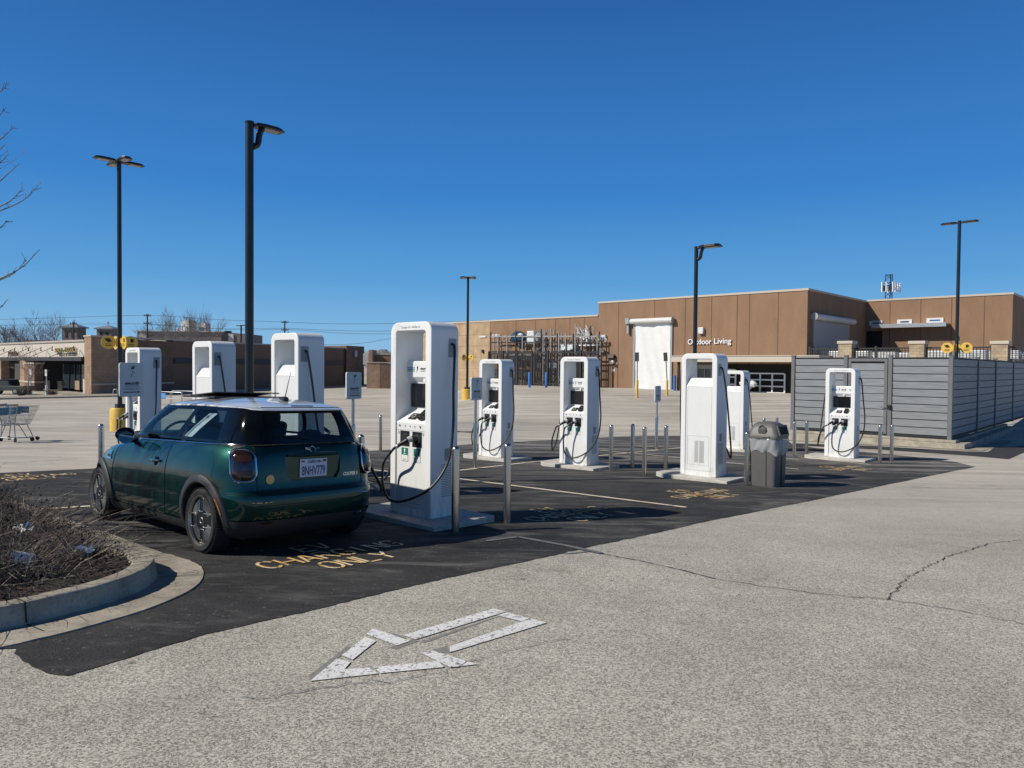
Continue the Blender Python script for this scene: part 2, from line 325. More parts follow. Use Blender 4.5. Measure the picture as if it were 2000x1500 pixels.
M['amber'] = mat('amber_marker', (.55, .22, .05), .3)
M['cglass'] = glass('tinted_car_glass', (.62, .73, .74))
M['cglass2'] = glass('rear_car_glass', (.56, .61, .63))
M['mirror'] = mat('mirror_glass', (.55, .6, .65), .03, metal=1.)

# ---------------------------------------------------------------- mesh builder
def frame_of(d):
    d = d.normalized(); up = Vector((0, 0, 1)) if abs(d.z) < .95 else Vector((1, 0, 0))
    a = d.cross(up).normalized(); b = d.cross(a).normalized(); return a, b
class MB:
    def __init__(s): s.v = []; s.f = []; s.m = []; s.cm = 0
    def add(s, vs, fs):
        o = len(s.v); s.v += [tuple(v) for v in vs]; s.f += [tuple(i+o for i in f) for f in fs]; s.m += [s.cm]*len(fs); return s
    def box(s, c, d, rz=0., mtx=None):
        hx, hy, hz = d[0]/2, d[1]/2, d[2]/2
        vs = [Vector((x, y, z)) for x in (-hx, hx) for y in (-hy, hy) for z in (-hz, hz)]
        mm = mtx or Matrix.Rotation(rz, 3, 'Z')
        vs = [mm @ v + Vector(c) for v in vs]
        return s.add(vs, [(0, 1, 3, 2), (4, 6, 7, 5), (0, 4, 5, 1), (2, 3, 7, 6), (0, 2, 6, 4), (1, 5, 7, 3)])
    def bx(s, x0, x1, y0, y1, z0, z1): return s.box(((x0+x1)/2, (y0+y1)/2, (z0+z1)/2), (abs(x1-x0), abs(y1-y0), abs(z1-z0)))
    def cyl(s, p0, p1, r0, r1=None, n=12, cap=True):
        p0 = Vector(p0); p1 = Vector(p1); r1 = r0 if r1 is None else r1; a, b = frame_of(p1-p0); vs = []
        for p, r in ((p0, r0), (p1, r1)):
            for i in range(n): t = 2*PI*i/n; vs.append(p + a*math.cos(t)*r + b*math.sin(t)*r)
        fs = [(i, (i+1) % n, n+(i+1) % n, n+i) for i in range(n)]
        if cap: fs += [tuple(range(n-1, -1, -1)), tuple(range(n, 2*n))]
        return s.add(vs, fs)
    def tube(s, pts, r, n=8, cap=True):
        pts = [Vector(p) for p in pts]; k = len(pts); vs = []; rs = r if isinstance(r, (list, tuple)) else [r]*k; pa = None
        for i, p in enumerate(pts):
            d = (pts[min(i+1, k-1)] - pts[max(i-1, 0)])
            if d.length < 1e-9: d = Vector((0, 0, 1))
            d.normalize()
            if pa is None: a, b = frame_of(d)
            else: a = (pa - d*pa.dot(d)).normalized(); b = d.cross(a)
            pa = a
            for j in range(n): t = 2*PI*j/n; vs.append(p + a*math.cos(t)*rs[i] + b*math.sin(t)*rs[i])
        fs = [(i*n+j, i*n+(j+1) % n, (i+1)*n+(j+1) % n, (i+1)*n+j) for i in range(k-1) for j in range(n)]
        if cap: fs += [tuple(range(n-1, -1, -1)), tuple((k-1)*n+j for j in range(n))]
        return s.add(vs, fs)
    def lathe(s, prof, c=(0, 0, 0), n=24, axis='Z', cap=True):
        vs = []; c = Vector(c)
        for (r, h) in prof:
            for i in range(n):
                t = 2*PI*i/n; x, y = r*math.cos(t), r*math.sin(t)
                vs.append(c + (Vector((x, y, h)) if axis == 'Z' else Vector((x, h, y)) if axis == 'Y' else Vector((h, x, y))))
        k = len(prof); fs = [(i*n+j, i*n+(j+1) % n, (i+1)*n+(j+1) % n, (i+1)*n+j) for i in range(k-1) for j in range(n)]
        if cap: fs += [tuple(range(n-1, -1, -1)), tuple((k-1)*n+j for j in range(n))]
        return s.add(vs, fs)
    def prism(s, poly, fn, a, b):
        """poly 2-D points; fn(u,v,w)->xyz ; extruded w from a to b"""
        n = len(poly); vs = [fn(u, v, a) for u, v in poly] + [fn(u, v, b) for u, v in poly]
        return s.add(vs, [tuple(range(n-1, -1, -1)), tuple(range(n, 2*n))] + [(i, (i+1) % n, n+(i+1) % n, n+i) for i in range(n)])
    def grid(s, fn, nu, nv, thick=None, close_u=False):
        vs = [fn(i/nu, j/nv) for j in range(nv+1) for i in range(nu+1)]
        fs = [(j*(nu+1)+i, j*(nu+1)+i+1, (j+1)*(nu+1)+i+1, (j+1)*(nu+1)+i) for j in range(nv) for i in range(nu)]
        return s.add(vs, fs)
    def build(s, name, m, parent=None, smooth=False, loc=None, rz=None, bevel=0., solid=0., fix=True, ang=35, sub=0):
        me = bpy.data.meshes.new(name); me.from_pydata(s.v, [], s.f)
        for mm in (m if isinstance(m, (list, tuple)) else [m]): me.materials.append(mm)
        if len(me.materials) > 1:
            for i, p in enumerate(me.polygons): p.material_index = s.m[i]
        if fix:
            bm = bmesh.new(); bm.from_mesh(me); bmesh.ops.recalc_face_normals(bm, faces=bm.faces); bm.to_mesh(me); bm.free()
        if smooth:
            bm = bmesh.new(); bm.from_mesh(me)
            for f in bm.faces: f.smooth = True
            for e in bm.edges:
                if len(e.link_faces) == 2 and e.calc_face_angle(0) > R(ang): e.smooth = False
            bm.to_mesh(me); bm.free()
        me.update()
        o = bpy.data.objects.new(name, me); COL.objects.link(o)
        if parent: o.parent = parent
        if loc is not None: o.location = loc
        if rz is not None: o.rotation_euler = (0, 0, rz)
        if solid:
            md = o.modifiers.new('solid', 'SOLIDIFY'); md.thickness = solid; md.offset = -1
        if bevel:
            md = o.modifiers.new('bevel', 'BEVEL'); md.width = bevel; md.segments = 2; md.limit_method = 'ANGLE'; md.angle_limit = R(50); md.harden_normals = False
        return o
def tag(o, label=None, cat=None, group=None, kind=None):
    if label: o['label'] = label
    if cat: o['category'] = cat
    if group: o['group'] = group
    if kind: o['kind'] = kind
    return o
def thing(name, loc, rz, label, cat, group=None):
    o = bpy.data.objects.new(name, None); COL.objects.link(o); o.location = loc; o.rotation_euler = (0, 0, rz); o.empty_display_size = .2
    return tag(o, label, cat, group)
def copy_tree(o, loc=None, rz=None, label=None, group=None):
    def cp(a, par):
        c = a.copy(); COL.objects.link(c); c.parent = par
        for ch in list(a.children): cp(ch, c)
        return c
    c = cp(o, None)
    if loc is not None: c.location = loc
    if rz is not None: c.rotation_euler = (0, 0, rz)
    if label: c['label'] = label
    if group: c['group'] = group
    return c
def catmull(pts, k=8):
    pts = [Vector(p) for p in pts]; P = [2*pts[0]-pts[1]] + pts + [2*pts[-1]-pts[-2]]; out = []
    for i in range(1, len(P)-2):
        for j in range(k):
            t = j/k; a, b, c, d = P[i-1], P[i], P[i+1], P[i+2]
            out.append(.5*((2*b) + (c-a)*t + (2*a-5*b+4*c-d)*t*t + (3*b-a-3*c+d)*t**3))
    return out + [pts[-1]]
def text_mesh(txt, size, bold=0., shear=0., align='CENTER', extr=0., font=None):
    cu = bpy.data.curves.new('t', 'FONT'); cu.body = txt; cu.size = size; cu.align_x = align; cu.shear = shear; cu.offset = bold; cu.extrude = extr; cu.resolution_u = 3
    o = bpy.data.objects.new('t', cu); COL.objects.link(o)
    dg = bpy.context.evaluated_depsgraph_get(); me = bpy.data.meshes.new_from_object(o.evaluated_get(dg))
    vs = [v.co.copy() for v in me.vertices]; fs = [tuple(p.vertices) for p in me.polygons]
    bpy.data.objects.remove(o); bpy.data.meshes.remove(me); return vs, fs
def add_text(mb, txt, size, fn, **kw):
    vs, fs = text_mesh(txt, size, **kw); mb.add([fn(v.x, v.y) if not kw.get('extr') else fn(v.x, v.y, v.z) for v in vs], fs); return mb

# ================================================================ ground
def polar_ground():
    mb = MB(); rs = [0.6]
    while rs[-1] < 1600: rs.append(rs[-1]*1.045 + .05)
    n = 240; vs = [(0, 0, gz(0, 0))]
    for r in rs:
        for i in range(n):
            a = 2*PI*i/n; x, y = r*math.sin(a), r*math.cos(a); vs.append((x, y, gz(x, y)))
    fs = [(0, 1+(i+1) % n, 1+i) for i in range(n)]
    for k in range(len(rs)-1):
        for i in range(n):
            a = 1+k*n+i; b = 1+k*n+(i+1) % n; fs.append((a, b, b+n, a+n))
    mb.add(vs, fs); o = mb.build('ground', M['lot'], smooth=True, ang=80); return tag(o, kind='structure')
polar_ground()
def sheet(name, poly, m, lift, step=.6, parent=None, kind=None):
    """flat sheet over the ground inside a polygon (xy world)"""
    bm = bmesh.new(); vs = [bm.verts.new((p[0], p[1], 0)) for p in poly]; f = bm.faces.new(vs)
    xs = [p[0] for p in poly]; ys = [p[1] for p in poly]
    if step:
        def cut(no, lo, hi):
            t = lo + step
            while t < hi:
                g = bm.verts[:] + bm.edges[:] + bm.faces[:]
                bmesh.ops.bisect_plane(bm, geom=g, plane_co=(t*no[0], t*no[1], 0), plane_no=(no[0], no[1], 0)); t += step
        cut((1, 0), min(xs), max(xs)); cut((0, 1), min(ys), max(ys))
    bmesh.ops.triangulate(bm, faces=[f for f in bm.faces if len(f.verts) > 4])
    for v in bm.verts: v.co.z = gz(v.co.x, v.co.y) + lift
    bmesh.ops.recalc_face_normals(bm, faces=bm.faces)
    for f in bm.faces:
        if f.normal.z < 0: f.normal_flip()
    me = bpy.data.meshes.new(name); bm.to_mesh(me); bm.free(); me.materials.append(m)
    o = bpy.data.objects.new(name, me); COL.objects.link(o)
    if parent: o.parent = parent
    if kind: o['kind'] = kind
    return o
def px_poly(pts): return [tuple(hit(*p)[:2]) for p in pts]
near = [(28, 1268), (36, 1285), (62, 1304), (100, 1320), (135, 1321), (400, 1241), (700, 1170), (900, 1124), (1080, 1085), (1240, 1050), (1400, 1015), (1560, 983), (1680, 958), (1800, 933), (1905, 912)]
farp = [(1870, 903), (1790, 893), (1690, 883), (1600, 876), (1552, 869), (1535, 861), (1400, 852), (1250, 851), (1100, 858), (920, 868), (735, 880), (400, 902), (170, 916), (0, 924), (-260, 938), (-520, 960), (-520, 1180), (-60, 1270)]
_pp = px_poly(near + farp); _q = []; _r = random.Random(14)
for _i in range(len(_pp)):
    _a, _b2 = Vector(_pp[_i]), Vector(_pp[(_i+1) % len(_pp)]); _n = max(1, min(260, int((_b2-_a).length/.06))) if _i < len(near) else max(1, int((_b2-_a).length/.3))
    for _k in range(_n): _v = _a.lerp(_b2, _k/_n); _q.append((_v.x+_r.gauss(0, .006)+.012*math.sin((_v.x+_v.y)*2.1), _v.y+_r.gauss(0, .006)))
asphalt = sheet('asphalt_bay', _q, M['dark'], .004, kind='structure')
# dark strip along the fence kerb
sheet('asphalt_strip', px_poly([(1545, 870), (1600, 873), (1700, 878.5), (1885, 887), (1935, 879), (2080, 862), (2200, 872), (2020, 893), (1970, 897), (1880, 890), (1700, 880.5), (1545, 873)][:0] + [(1548, 866), (1700, 871), (1885, 882), (1930, 883), (1940, 876), (2100, 850), (2250, 856), (2000, 884), (1970, 897), (1890, 890), (1700, 877), (1548, 870)]), M['asph2'], .008, kind='structure')

# painted marks ---------------------------------------------------
def strip(name, px, wdt, m, lift=.011, parent=None):
    pts = [hit(*p) for p in px]; mb = MB(); vs = []
    P = []
    for i in range(len(pts)-1):
        n = max(1, int((pts[i+1]-pts[i]).length/.5))
        for k in range(n): P.append(pts[i].lerp(pts[i+1], k/n))
    P.append(pts[-1])
    for i, p in enumerate(P):
        d = (P[min(i+1, len(P)-1)]-P[max(i-1, 0)]); d.z = 0; d.normalize(); s = Vector((-d.y, d.x, 0))*wdt/2
        for q in (p-s, p+s): vs.append((q.x, q.y, gz(q.x, q.y)+lift))
    mb.add(vs, [(2*i, 2*i+1, 2*i+3, 2*i+2) for i in range(len(P)-1)])
    return mb.build(name, m, parent)
for px in ([(700, 915.5), (905, 937), (1340, 992)], [(740, 934), (902, 919), (1025, 904.5), (1197, 888), (1330, 875), (1420, 867)], [(1172, 880), (1329, 894.5), (1450, 907), (1560, 917)], [(60, 997), (170, 990), (230, 986)], [(1560, 893), (1700, 908)], [(1430, 889), (1560, 898)]):
    strip('stall_line', px, .085, M['lpaint'], parent=asphalt)
L_ = {  # stencil letters: polylines in a 1 x 1.6 box
 'E': [[(0, 0), (0, .74)], [(0, .86), (0, 1.6)], [(.12, 1.6), (.9, 1.6)], [(.12, .8), (.7, .8)], [(.12, 0), (.9, 0)]],
 'V': [[(0, 1.6), (.42, .06)], [(.58, .06), (1, 1.6)]],
 'C': [[(.95, 1.25), (.8, 1.5), (.56, 1.6)], [(.44, 1.6), (.15, 1.45), (0, 1.1), (0, .5), (.15, .15), (.44, 0)], [(.56, 0), (.8, .1), (.95, .35)]],
 'H': [[(0, 0), (0, 1.6)], [(.12, .8), (.88, .8)], [(1, 0), (1, 1.6)]],
 'A': [[(0, 0), (.42, 1.55)], [(.55, 1.6), (1, 0)], [(.3, .5), (.72, .5)]],
 'R': [[(0, 0), (0, 1.6)], [(.13, 1.6), (.7, 1.6), (.9, 1.4), (.9, 1.0), (.7, .82), (.13, .82)], [(.5, .74), (.95, 0)]],
 'G': [[(.95, 1.25), (.8, 1.5), (.56, 1.6)], [(.44, 1.6), (.15, 1.45), (0, 1.1), (0, .5), (.15, .15), (.44, 0)], [(.56, 0), (.85, .1), (.95, .4), (.95, .72), (.6, .72)]],
 'I': [[(.4, 0), (.4, 1.6)]],
 'N': [[(0, 0), (0, 1.6)], [(.12, 1.5), (.88, .1)], [(1, 0), (1, 1.6)]],
 'O': [[(.44, 1.6), (.15, 1.45), (0, 1.1), (0, .5), (.15, .15), (.44, 0)], [(.56, 0), (.85, .15), (1, .5), (1, 1.1), (.85, 1.45), (.56, 1.6)]],
 'L': [[(0, .1), (0, 1.6)], [(0.12, 0), (.9, 0)]],
 'Y': [[(0, 1.6), (.45, .85)], [(1, 1.6), (.55, .85)], [(.5, 0), (.5, .72)]]}
def stencil(px, h=.36, m=M['stxt'], jit=0):
    """EV / CHARGING / ONLY painted on the bay; px = pixel of the middle of the CHARGING baseline"""
    o = hit(*px); mb = MB()
    X = VY; Y = -UX
    def seg(a, b, wd):
        a = Vector(a); b = Vector(b); d = (b-a).normalized(); s = Vector((-d.y, d.x))*wd/2
        vs = []
        for q in (a-s, a+s, b+s, b-s):
            p = o + X*q.x + Y*q.y; vs.append((p.x, p.y, gz(p.x, p.y)+.012))
        mb.add(vs, [(0, 1, 2, 3)])
    for word, yo in (('EV', .365-h/2), ('CHARGING', -h/2), ('ONLY', -.365-h/2)):
        k = h/1.6; kx = .145; adv = .190; wtot = adv*len(word)-.045; x0 = -wtot/2
        for ch in word:
            for pl in L_[ch]:
                for a, b in zip(pl, pl[1:]):
                    seg((x0+a[0]*kx, yo+a[1]*k), (x0+b[0]*kx, yo+b[1]*k), .031)
            x0 += adv
    ob = mb.build('stencilled_words', m, asphalt); return ob
for p in ((653, 1083), (1108, 1004), (1368, 965), (1650, 915), (50, 932)): stencil(p, .275)
ghostr = random.Random(4)
strip('faded_mark', [(1012, 1050), (1105, 1067), (1175, 1082)], .07, M['ghost'], parent=asphalt); strip('faded_mark', [(1012, 1050), (950, 1058)], .06, M['ghost'], parent=asphalt)
# arrow on the drive: corner pixels of each stroke
lotm = tag(bpy.data.objects.new('painted_arrow', None), kind='structure'); COL.objects.link(lotm)
def pxquad(name, pts, m, parent, lift=.006):
    P = [hit(*p) for p in pts]; mb = MB(); mb.add([(p.x, p.y, gz(p.x, p.y)+lift) for p in P], [tuple(range(len(P)))]); return mb.build(name, m, parent)
def zz(x, y): return (400+x/2.5, 1000+y/2.5)
gh = [[(512, 815), (820, 572), (990, 620), (1410, 474), (1590, 522), (1672, 545), (1200, 690), (1330, 748), (1180, 762), (830, 800), (520, 832)]]
for q in ([(1015, 622), (1045, 632), (930, 672), (900, 664)], [(905, 590), (975, 610), (985, 622), (925, 606)], [(500, 805), (700, 655), (712, 664), (520, 822)], [(1060, 690), (1180, 655), (1200, 690), (1150, 690)], [(1430, 512), (1445, 508), (1075, 640), (1045, 636)], [(1215, 655), (1560, 535), (1590, 524), (1230, 640)]):
    pxquad('arrow_edge', [zz(*p) for p in q], M['ghost2'], lotm, .002)
for q in ([(822, 572), (1002, 634), (938, 656), (788, 600)], [(782, 614), (836, 634), (722, 726), (668, 704)], [(645, 720), (712, 738), (682, 772), (800, 764), (846, 794), (514, 830)],
          [(822, 762), (1140, 732), (1168, 762), (858, 792)], [(1110, 680), (1330, 748), (1200, 764), (1058, 694)], [(1410, 474), (1470, 490), (1030, 626), (968, 606)],
          [(1474, 494), (1588, 522), (1548, 538), (1426, 508)], [(1592, 524), (1672, 544), (1196, 690), (1196, 660)]):
    pxquad('arrow_stroke', [zz(*p) for p in q], M['wpaint'], lotm, .006); pxquad('arrow_base_coat', [zz(*p) for p in q], M['ghost'], lotm, .004)
# cracks
lotc = tag(bpy.data.objects.new('pavement_crack', None), kind='structure'); COL.objects.link(lotc)
rc = random.Random(5)
def crack(px, wd, jit=.012, m=M['crack']):
    pts = [hit(*p) for p in px]; P = []
    for a, b in zip(pts, pts[1:]):
        n = max(2, int((b-a).length/.05))
        for k in range(n): P.append(a.lerp(b, k/n)+Vector((rc.uniform(-jit, jit), rc.uniform(-jit, jit), 0)))
    P.append(pts[-1]); mb = MB(); vs = []
    for i, p in enumerate(P):
        d = (P[min(i+1, len(P)-1)]-P[max(i-1, 0)]); d.z = 0; d.normalize(); s = Vector((-d.y, d.x, 0))*wd*rc.uniform(.25, 1)/2
        for q in (p-s, p+s): vs.append((q.x, q.y, gz(q.x, q.y)+.0065))
    mb.add(vs, [(2*i, 2*i+1, 2*i+3, 2*i+2) for i in range(len(P)-1)]); return mb.build('crack_line', m, lotc)
crack([(1150, 1078), (1245, 1095), (1330, 1114), (1400, 1132)], .020, .006); crack([(1400, 1132), (1500, 1147), (1620, 1163), (1735, 1172), (1850, 1190), (2010, 1222)], .012, .02)
crack([(1735, 1172), (1750, 1150), (1775, 1128), (1812, 1108), (1845, 1090), (1935, 1061), (2060, 1050)], .013, .02)
crack([(1745, 952), (1850, 953.5), (2010, 955)], .02, .004); crack([(1100, 1083), (1150, 1078)], .03, .004, M['ghost'])
crack([(480, 1365), (640, 1345), (820, 1325), (1000, 1268), (1110, 1250)], .008, .03, M['ghost'])
# far expansion joints and tar seams of the lot
for px in ([(0, 876), (60, 876), (200, 868)], [(700, 838), (760, 836), (800, 835)], [(890, 833), (1320, 818)], [(0, 905), (150, 897)], [(880, 795), (1180, 790), (1530, 800)], [(0, 800), (220, 790)], [(640, 790), (760, 778)], [(900, 776), (1200, 772), (1530, 776)]):
    crack(px, .035, .01)

# ================================================================ lamp posts and sign things
def head_mesh(lens=True):
    a = MB()                                            # along +X from pole, flat LED head
    out = [(.10, -.10), (.30, -.17), (.62, -.17), (.74, -.10), (.74, .10), (.62, .17), (.30, .17), (.10, .10)]
    a.prism(out, lambda u, v, w_: (u, v, w_), -.035, .0); a.prism([(u*.9+.03, v*.8) for u, v in out], lambda u, v, w_: (u, v, w_), 0, .04)
    a.cyl((.0, 0, -.02), (.22, 0, .0), .035, .03, 8); l = MB(); l.box((.47, 0, -.040), (.34, .20, .008)); return a, l
def lamp(px, y, topy, headings, radius, label, base=None, discs=False, sc_=1., group='parking lot lamp posts', neck=False):
    p = atd(px, 700, y); gx = gz(p.x, p.y); top = atd(px, topy, y).z
    t = thing('lamp_post', (p.x, p.y, gx), R(GY), label, 'lamp post', group); H = top-gx
    mb = MB(); mb.cyl((0, 0, 0), (0, 0, H), radius, radius*.92, 14); mb.cyl((0, 0, H), (0, 0, H+.02), radius*1.05, n=14); mb.build('pole', M['pole'], t, True)
    for az in headings:
        a, l = head_mesh(); hd = a.build('lamp_head', M['pole'], t, bevel=.01); hd.location = (0, 0, H-.06 if not neck else H-.01); hd.rotation_euler = (0, R(0), R(az)); hd.scale = (sc_,)*3
        l.build('lens', M['lens'], hd)
        if neck:
            nk = MB(); nk.tube(catmull([(radius*.8, 0, H-.36), (radius+.07, 0, H-.30), (radius+.10, 0, H-.14), (.22, 0, H-.02)], 5), [.05]*15+[.04], 8)
            q = nk.build('bracket', M['pole'], t, True); q.rotation_euler = (0, 0, R(az))
    if base:
        b = MB(); b.lathe([(base, -.3), (base, .78), (base*.9, .83)], n=24); b.build('concrete_base', M['yell'], t, True); c = MB(); c.box((0, 0, .90), (radius*3.4, radius*3.4, .14)); c.build('base_cover', M['pole'], t, bevel=.01)
    if discs:
        for k in range(4):
            d = MB(); d.cyl((.30+radius, -.008, 0), (.30+radius, .008, 0), .24, n=28)
            o = d.build('warning_disc', M['ydisc'], t); o.location = (0, 0, discs); o.rotation_euler = (0, 0, R(90*k))
            g = MB()
            for sgn in (-1, 1):
                q = lambda u, v, s_=sgn: (.30+radius+u*(-s_)*-1, s_*.011, v)
                g.add([q(-.13, .03), q(.02, .0), (.30+radius+.13, sgn*.011, .12), (.30+radius-.02, sgn*.011, .15)], [(0, 1, 2, 3)])
                for zz_ in (-.06, -.12): g.box((.30+radius, sgn*.011, zz_), (.20, .002, .022))
            g.build('disc_print', M['ink'], o)
        b = MB(); b.box((0, 0, discs), (radius*2+.12, .03, .30)); b.box((0, 0, discs), (.03, radius*2+.12, .30)); b.build('disc_bracket', M['ydisc'], t)
    return t
lamp(234, 26.2, 312, (0, 90, 180, 270), .078, 'tall black lamp post with four heads on a yellow base behind the left white charger', .33, 3.15, sc_=1.12)
lamp(487, 11.6, 240, (90,), .068, 'nearest black lamp post with a single head rising behind the green car', neck=True, sc_=.77)
lamp(913, 58, 541, (0, 90, 180, 270), .10, 'distant black lamp post with four heads and yellow discs beside the tan block wall', .42, 3.3, sc_=1.1)
lamp(1357, 21.5, 483, (0,), .062, 'black lamp post with one angled head rising behind the charger seen from its back', neck=True, sc_=1.05)
lamp(1868, 33, 432, (0, 180), .075, 'black lamp post with two opposite heads and yellow discs behind the grey fence', .35, 3.6, sc_=1.0)
lamp(471, 120, 635, (0, 180), .14, 'thin far lamp post above the brown wall roofline left of the near lamp post', sc_=1.8)

# bollards -----------------------------------------------------------
def bollard_mb(h=.945, r=.044):
    mb = MB(); mb.lathe([(r, -.05), (r, h-.04)] + [(r*math.cos(a*PI/14), h-.04+.04*math.sin(a*PI/14)) for a in range(1, 7)] + [(.004, h)], n=24); return mb
bproto = None
BOL = [((889, 1040), 'nearest stainless bollard, at the right front corner of the biggest charger'), ((990, 1022), 'stainless bollard standing alone right of the nearest bollard'),
       ((1193, 920), 'stainless bollard just right of the middle charger with two plugs'), ((1235, 914), 'rear bollard of the group of four left of the back-turned charger, second from left'),
       ((1258, 928), 'front bollard of the group of four left of the back-turned charger'), ((1300, 920), 'bollard closest to the left side of the back-turned charger'),
       ((1458, 948), 'stainless bollard touching the left side of the grey waste bin'), ((1718, 905), 'front bollard of the pair right of the far right charger, before the grey fence'),
       ((1741, 903), 'rear bollard of the pair right of the far right charger, before the grey fence'), ((1551, 891.7), 'stainless bollard right of the waste bin, left one of the pair'),
       ((1575, 888), 'stainless bollard left of the far right charger, right one of the pair'), ((743, 881.6), 'stainless bollard on the pale concrete between the small sign and the biggest charger'),
       ((705, 985), 'stainless bollard partly hidden behind the car right rear corner'), ((198, 944), 'stainless bollard in front of the car nose at far left'),
       ((1491.7, 876), 'bollard top peeking over the left of the waste bin lid'), ((1516.8, 872), 'bollard top peeking over the right of the waste bin lid')]
for (px, lab) in BOL:
    p = hit(*px)
    if bproto is None:
        bproto = bollard_mb().build('bollard', M['steel'], smooth=True, ang=60); o = bproto
    else: o = bproto.copy(); COL.objects.link(o)
    o.location = p; tag(o, lab, 'bollard', 'stainless bollards around the chargers')

# charging signs -------------------------------------------------------
def make_sign():
    t = thing('charging_sign', (0, 0, 0), R(GY), 'x', 'sign', 'charging station signs on posts')
    a = MB(); a.lathe([(.045, -.05), (.045, .93), (.038, .955), (.03, .96)], n=20); a.build('post_sleeve', M['steel'], t, True)
    a = MB(); a.cyl((0, 0, .93), (0, 0, 1.45), .030, n=16); a.build('post', M['steel2'], t, True)
    a = MB(); hw_, r = .155, .03; z0, z1 = 1.40, 1.86; pl = []
    for cx, cz, a0 in ((hw_-r, z1-r, 0), (-hw_+r, z1-r, 90), (-hw_+r, z0+r, 180), (hw_-r, z0+r, 270)):
        for k in range(6): th = R(a0+k*18); pl.append((cx+r*math.cos(th), cz+r*math.sin(th)))
    a.prism(pl, lambda u, v, w_: (w_, u, v), -.005, .035); a.build('sign_panel', mat('sign_panel_paint', (.55, .60, .62), .4), t, bevel=.004)
    # print faces +X ; reading direction is +Y
    X = .0375
    def P(u, v): return (X, u, v)
    g = MB(); g.cm = 0; add_text(g, 'electrify', .056, lambda u, v: P(u, 1.565+v), bold=.0018, shear=.25); add_text(g, 'EV CHARGING ONLY', .021, lambda u, v: P(u, 1.497+v), bold=.0003)
    g.box((X, -.012, 1.462), (.001, .18, .011)); g.add([P(.075, 1.476), P(.112, 1.462), P(.075, 1.448)], [(0, 1, 2)])
    g.build('lettering', M['ink'], t, fix=False)
    g = MB(); add_text(g, 'america', .054, lambda u, v: P(u, 1.530+v)); g.build('lettering', M['gink'], t, fix=False)
    g = MB()
    for m_, q in ((0, [(.0, 1.81), (.055, 1.82), (.04, 1.775), (.0, 1.765)]), (1, [(.0, 1.755), (.03, 1.757), (.025, 1.742), (.005, 1.742)]), (1, [(.01, 1.735), (.045, 1.728), (.05, 1.74), (.055, 1.725), (.04, 1.715), (.012, 1.72)]),
                  (2, [(-.01, 1.705), (.03, 1.705), (.012, 1.68), (-.012, 1.65), (-.006, 1.675), (-.002, 1.69)])):
        g.cm = m_; g.add([P(u-.01, v) for u, v in q], [tuple(range(len(q)))])
    g.build('map_emblem', [M['green'], M['blue'], M['olive']], t, fix=False)
    return t
s0 = make_sign()
SG = [((255.5, 10.0), 'large charging sign with a black arrow in front of the far left charger'), ((689.5, 12.7), 'charging sign on a post just behind the car right rear corner'),
      ((929, 15.0), 'charging sign on a post between the biggest charger and the next one'), ((1283.5, 21.3), 'smallest charging sign on a post left of the back-turned charger')]
for i, ((px, y), lab) in enumerate(SG):
    p = atd(px, 760, y); loc = (p.x, p.y, gz(p.x, p.y)); o = s0 if i == 0 else copy_tree(s0); o.location = loc; o['label'] = lab

# ================================================================ chargers
W, D, T, PADH = .73, .43, 2.27, .08
FB = .104; IW = W/2-FB
def cable(mb, pts, r=.0155): mb.tube(catmull(pts, 9), r, 10)
def plug(t, hx, hz, down=True):
    """connector seated in the holster, handle swinging out and to the left"""
    y0 = -D/2
    a = MB(); a.lathe([(.03, 0), (.036, .01), (.04, .05), (.032, .07)], n=14, axis='Y', c=(hx, y0+.0, hz)); 
    o = a.build('plug_head', M['grey'], t, True)
    b = MB(); b.tube(catmull([(hx, y0-.0, hz), (hx-.02, y0-.07, hz-.005), (hx-.075, y0-.135, hz-.045), (hx-.13, y0-.17, hz-.085)], 5), [.036]*5+[.034]*4+[.026]*4+[.022]*3, 12); b.build('plug_handle', M['blk'], t, True)
    c = MB(); c.tube([(hx-.012, y0-.055, hz+.006), (hx-.035, y0-.10, hz-.014)], [.038, .034], 12); c.build('plug_collar', mat('plug_grey', (.5, .5, .5), .35) if 'pg' not in M else M['pg'], t, True)
    d = MB(); d.tube([(hx-.125, y0-.167, hz-.082), (hx-.142, y0-.178, hz-.093)], .0245, 12); d.build('plug_ring', M['pg'], t, True)
    return Vector((hx-.14, y0-.177, hz-.092))
M['pg'] = mat('plug_grey', (.5, .5, .5), .35)
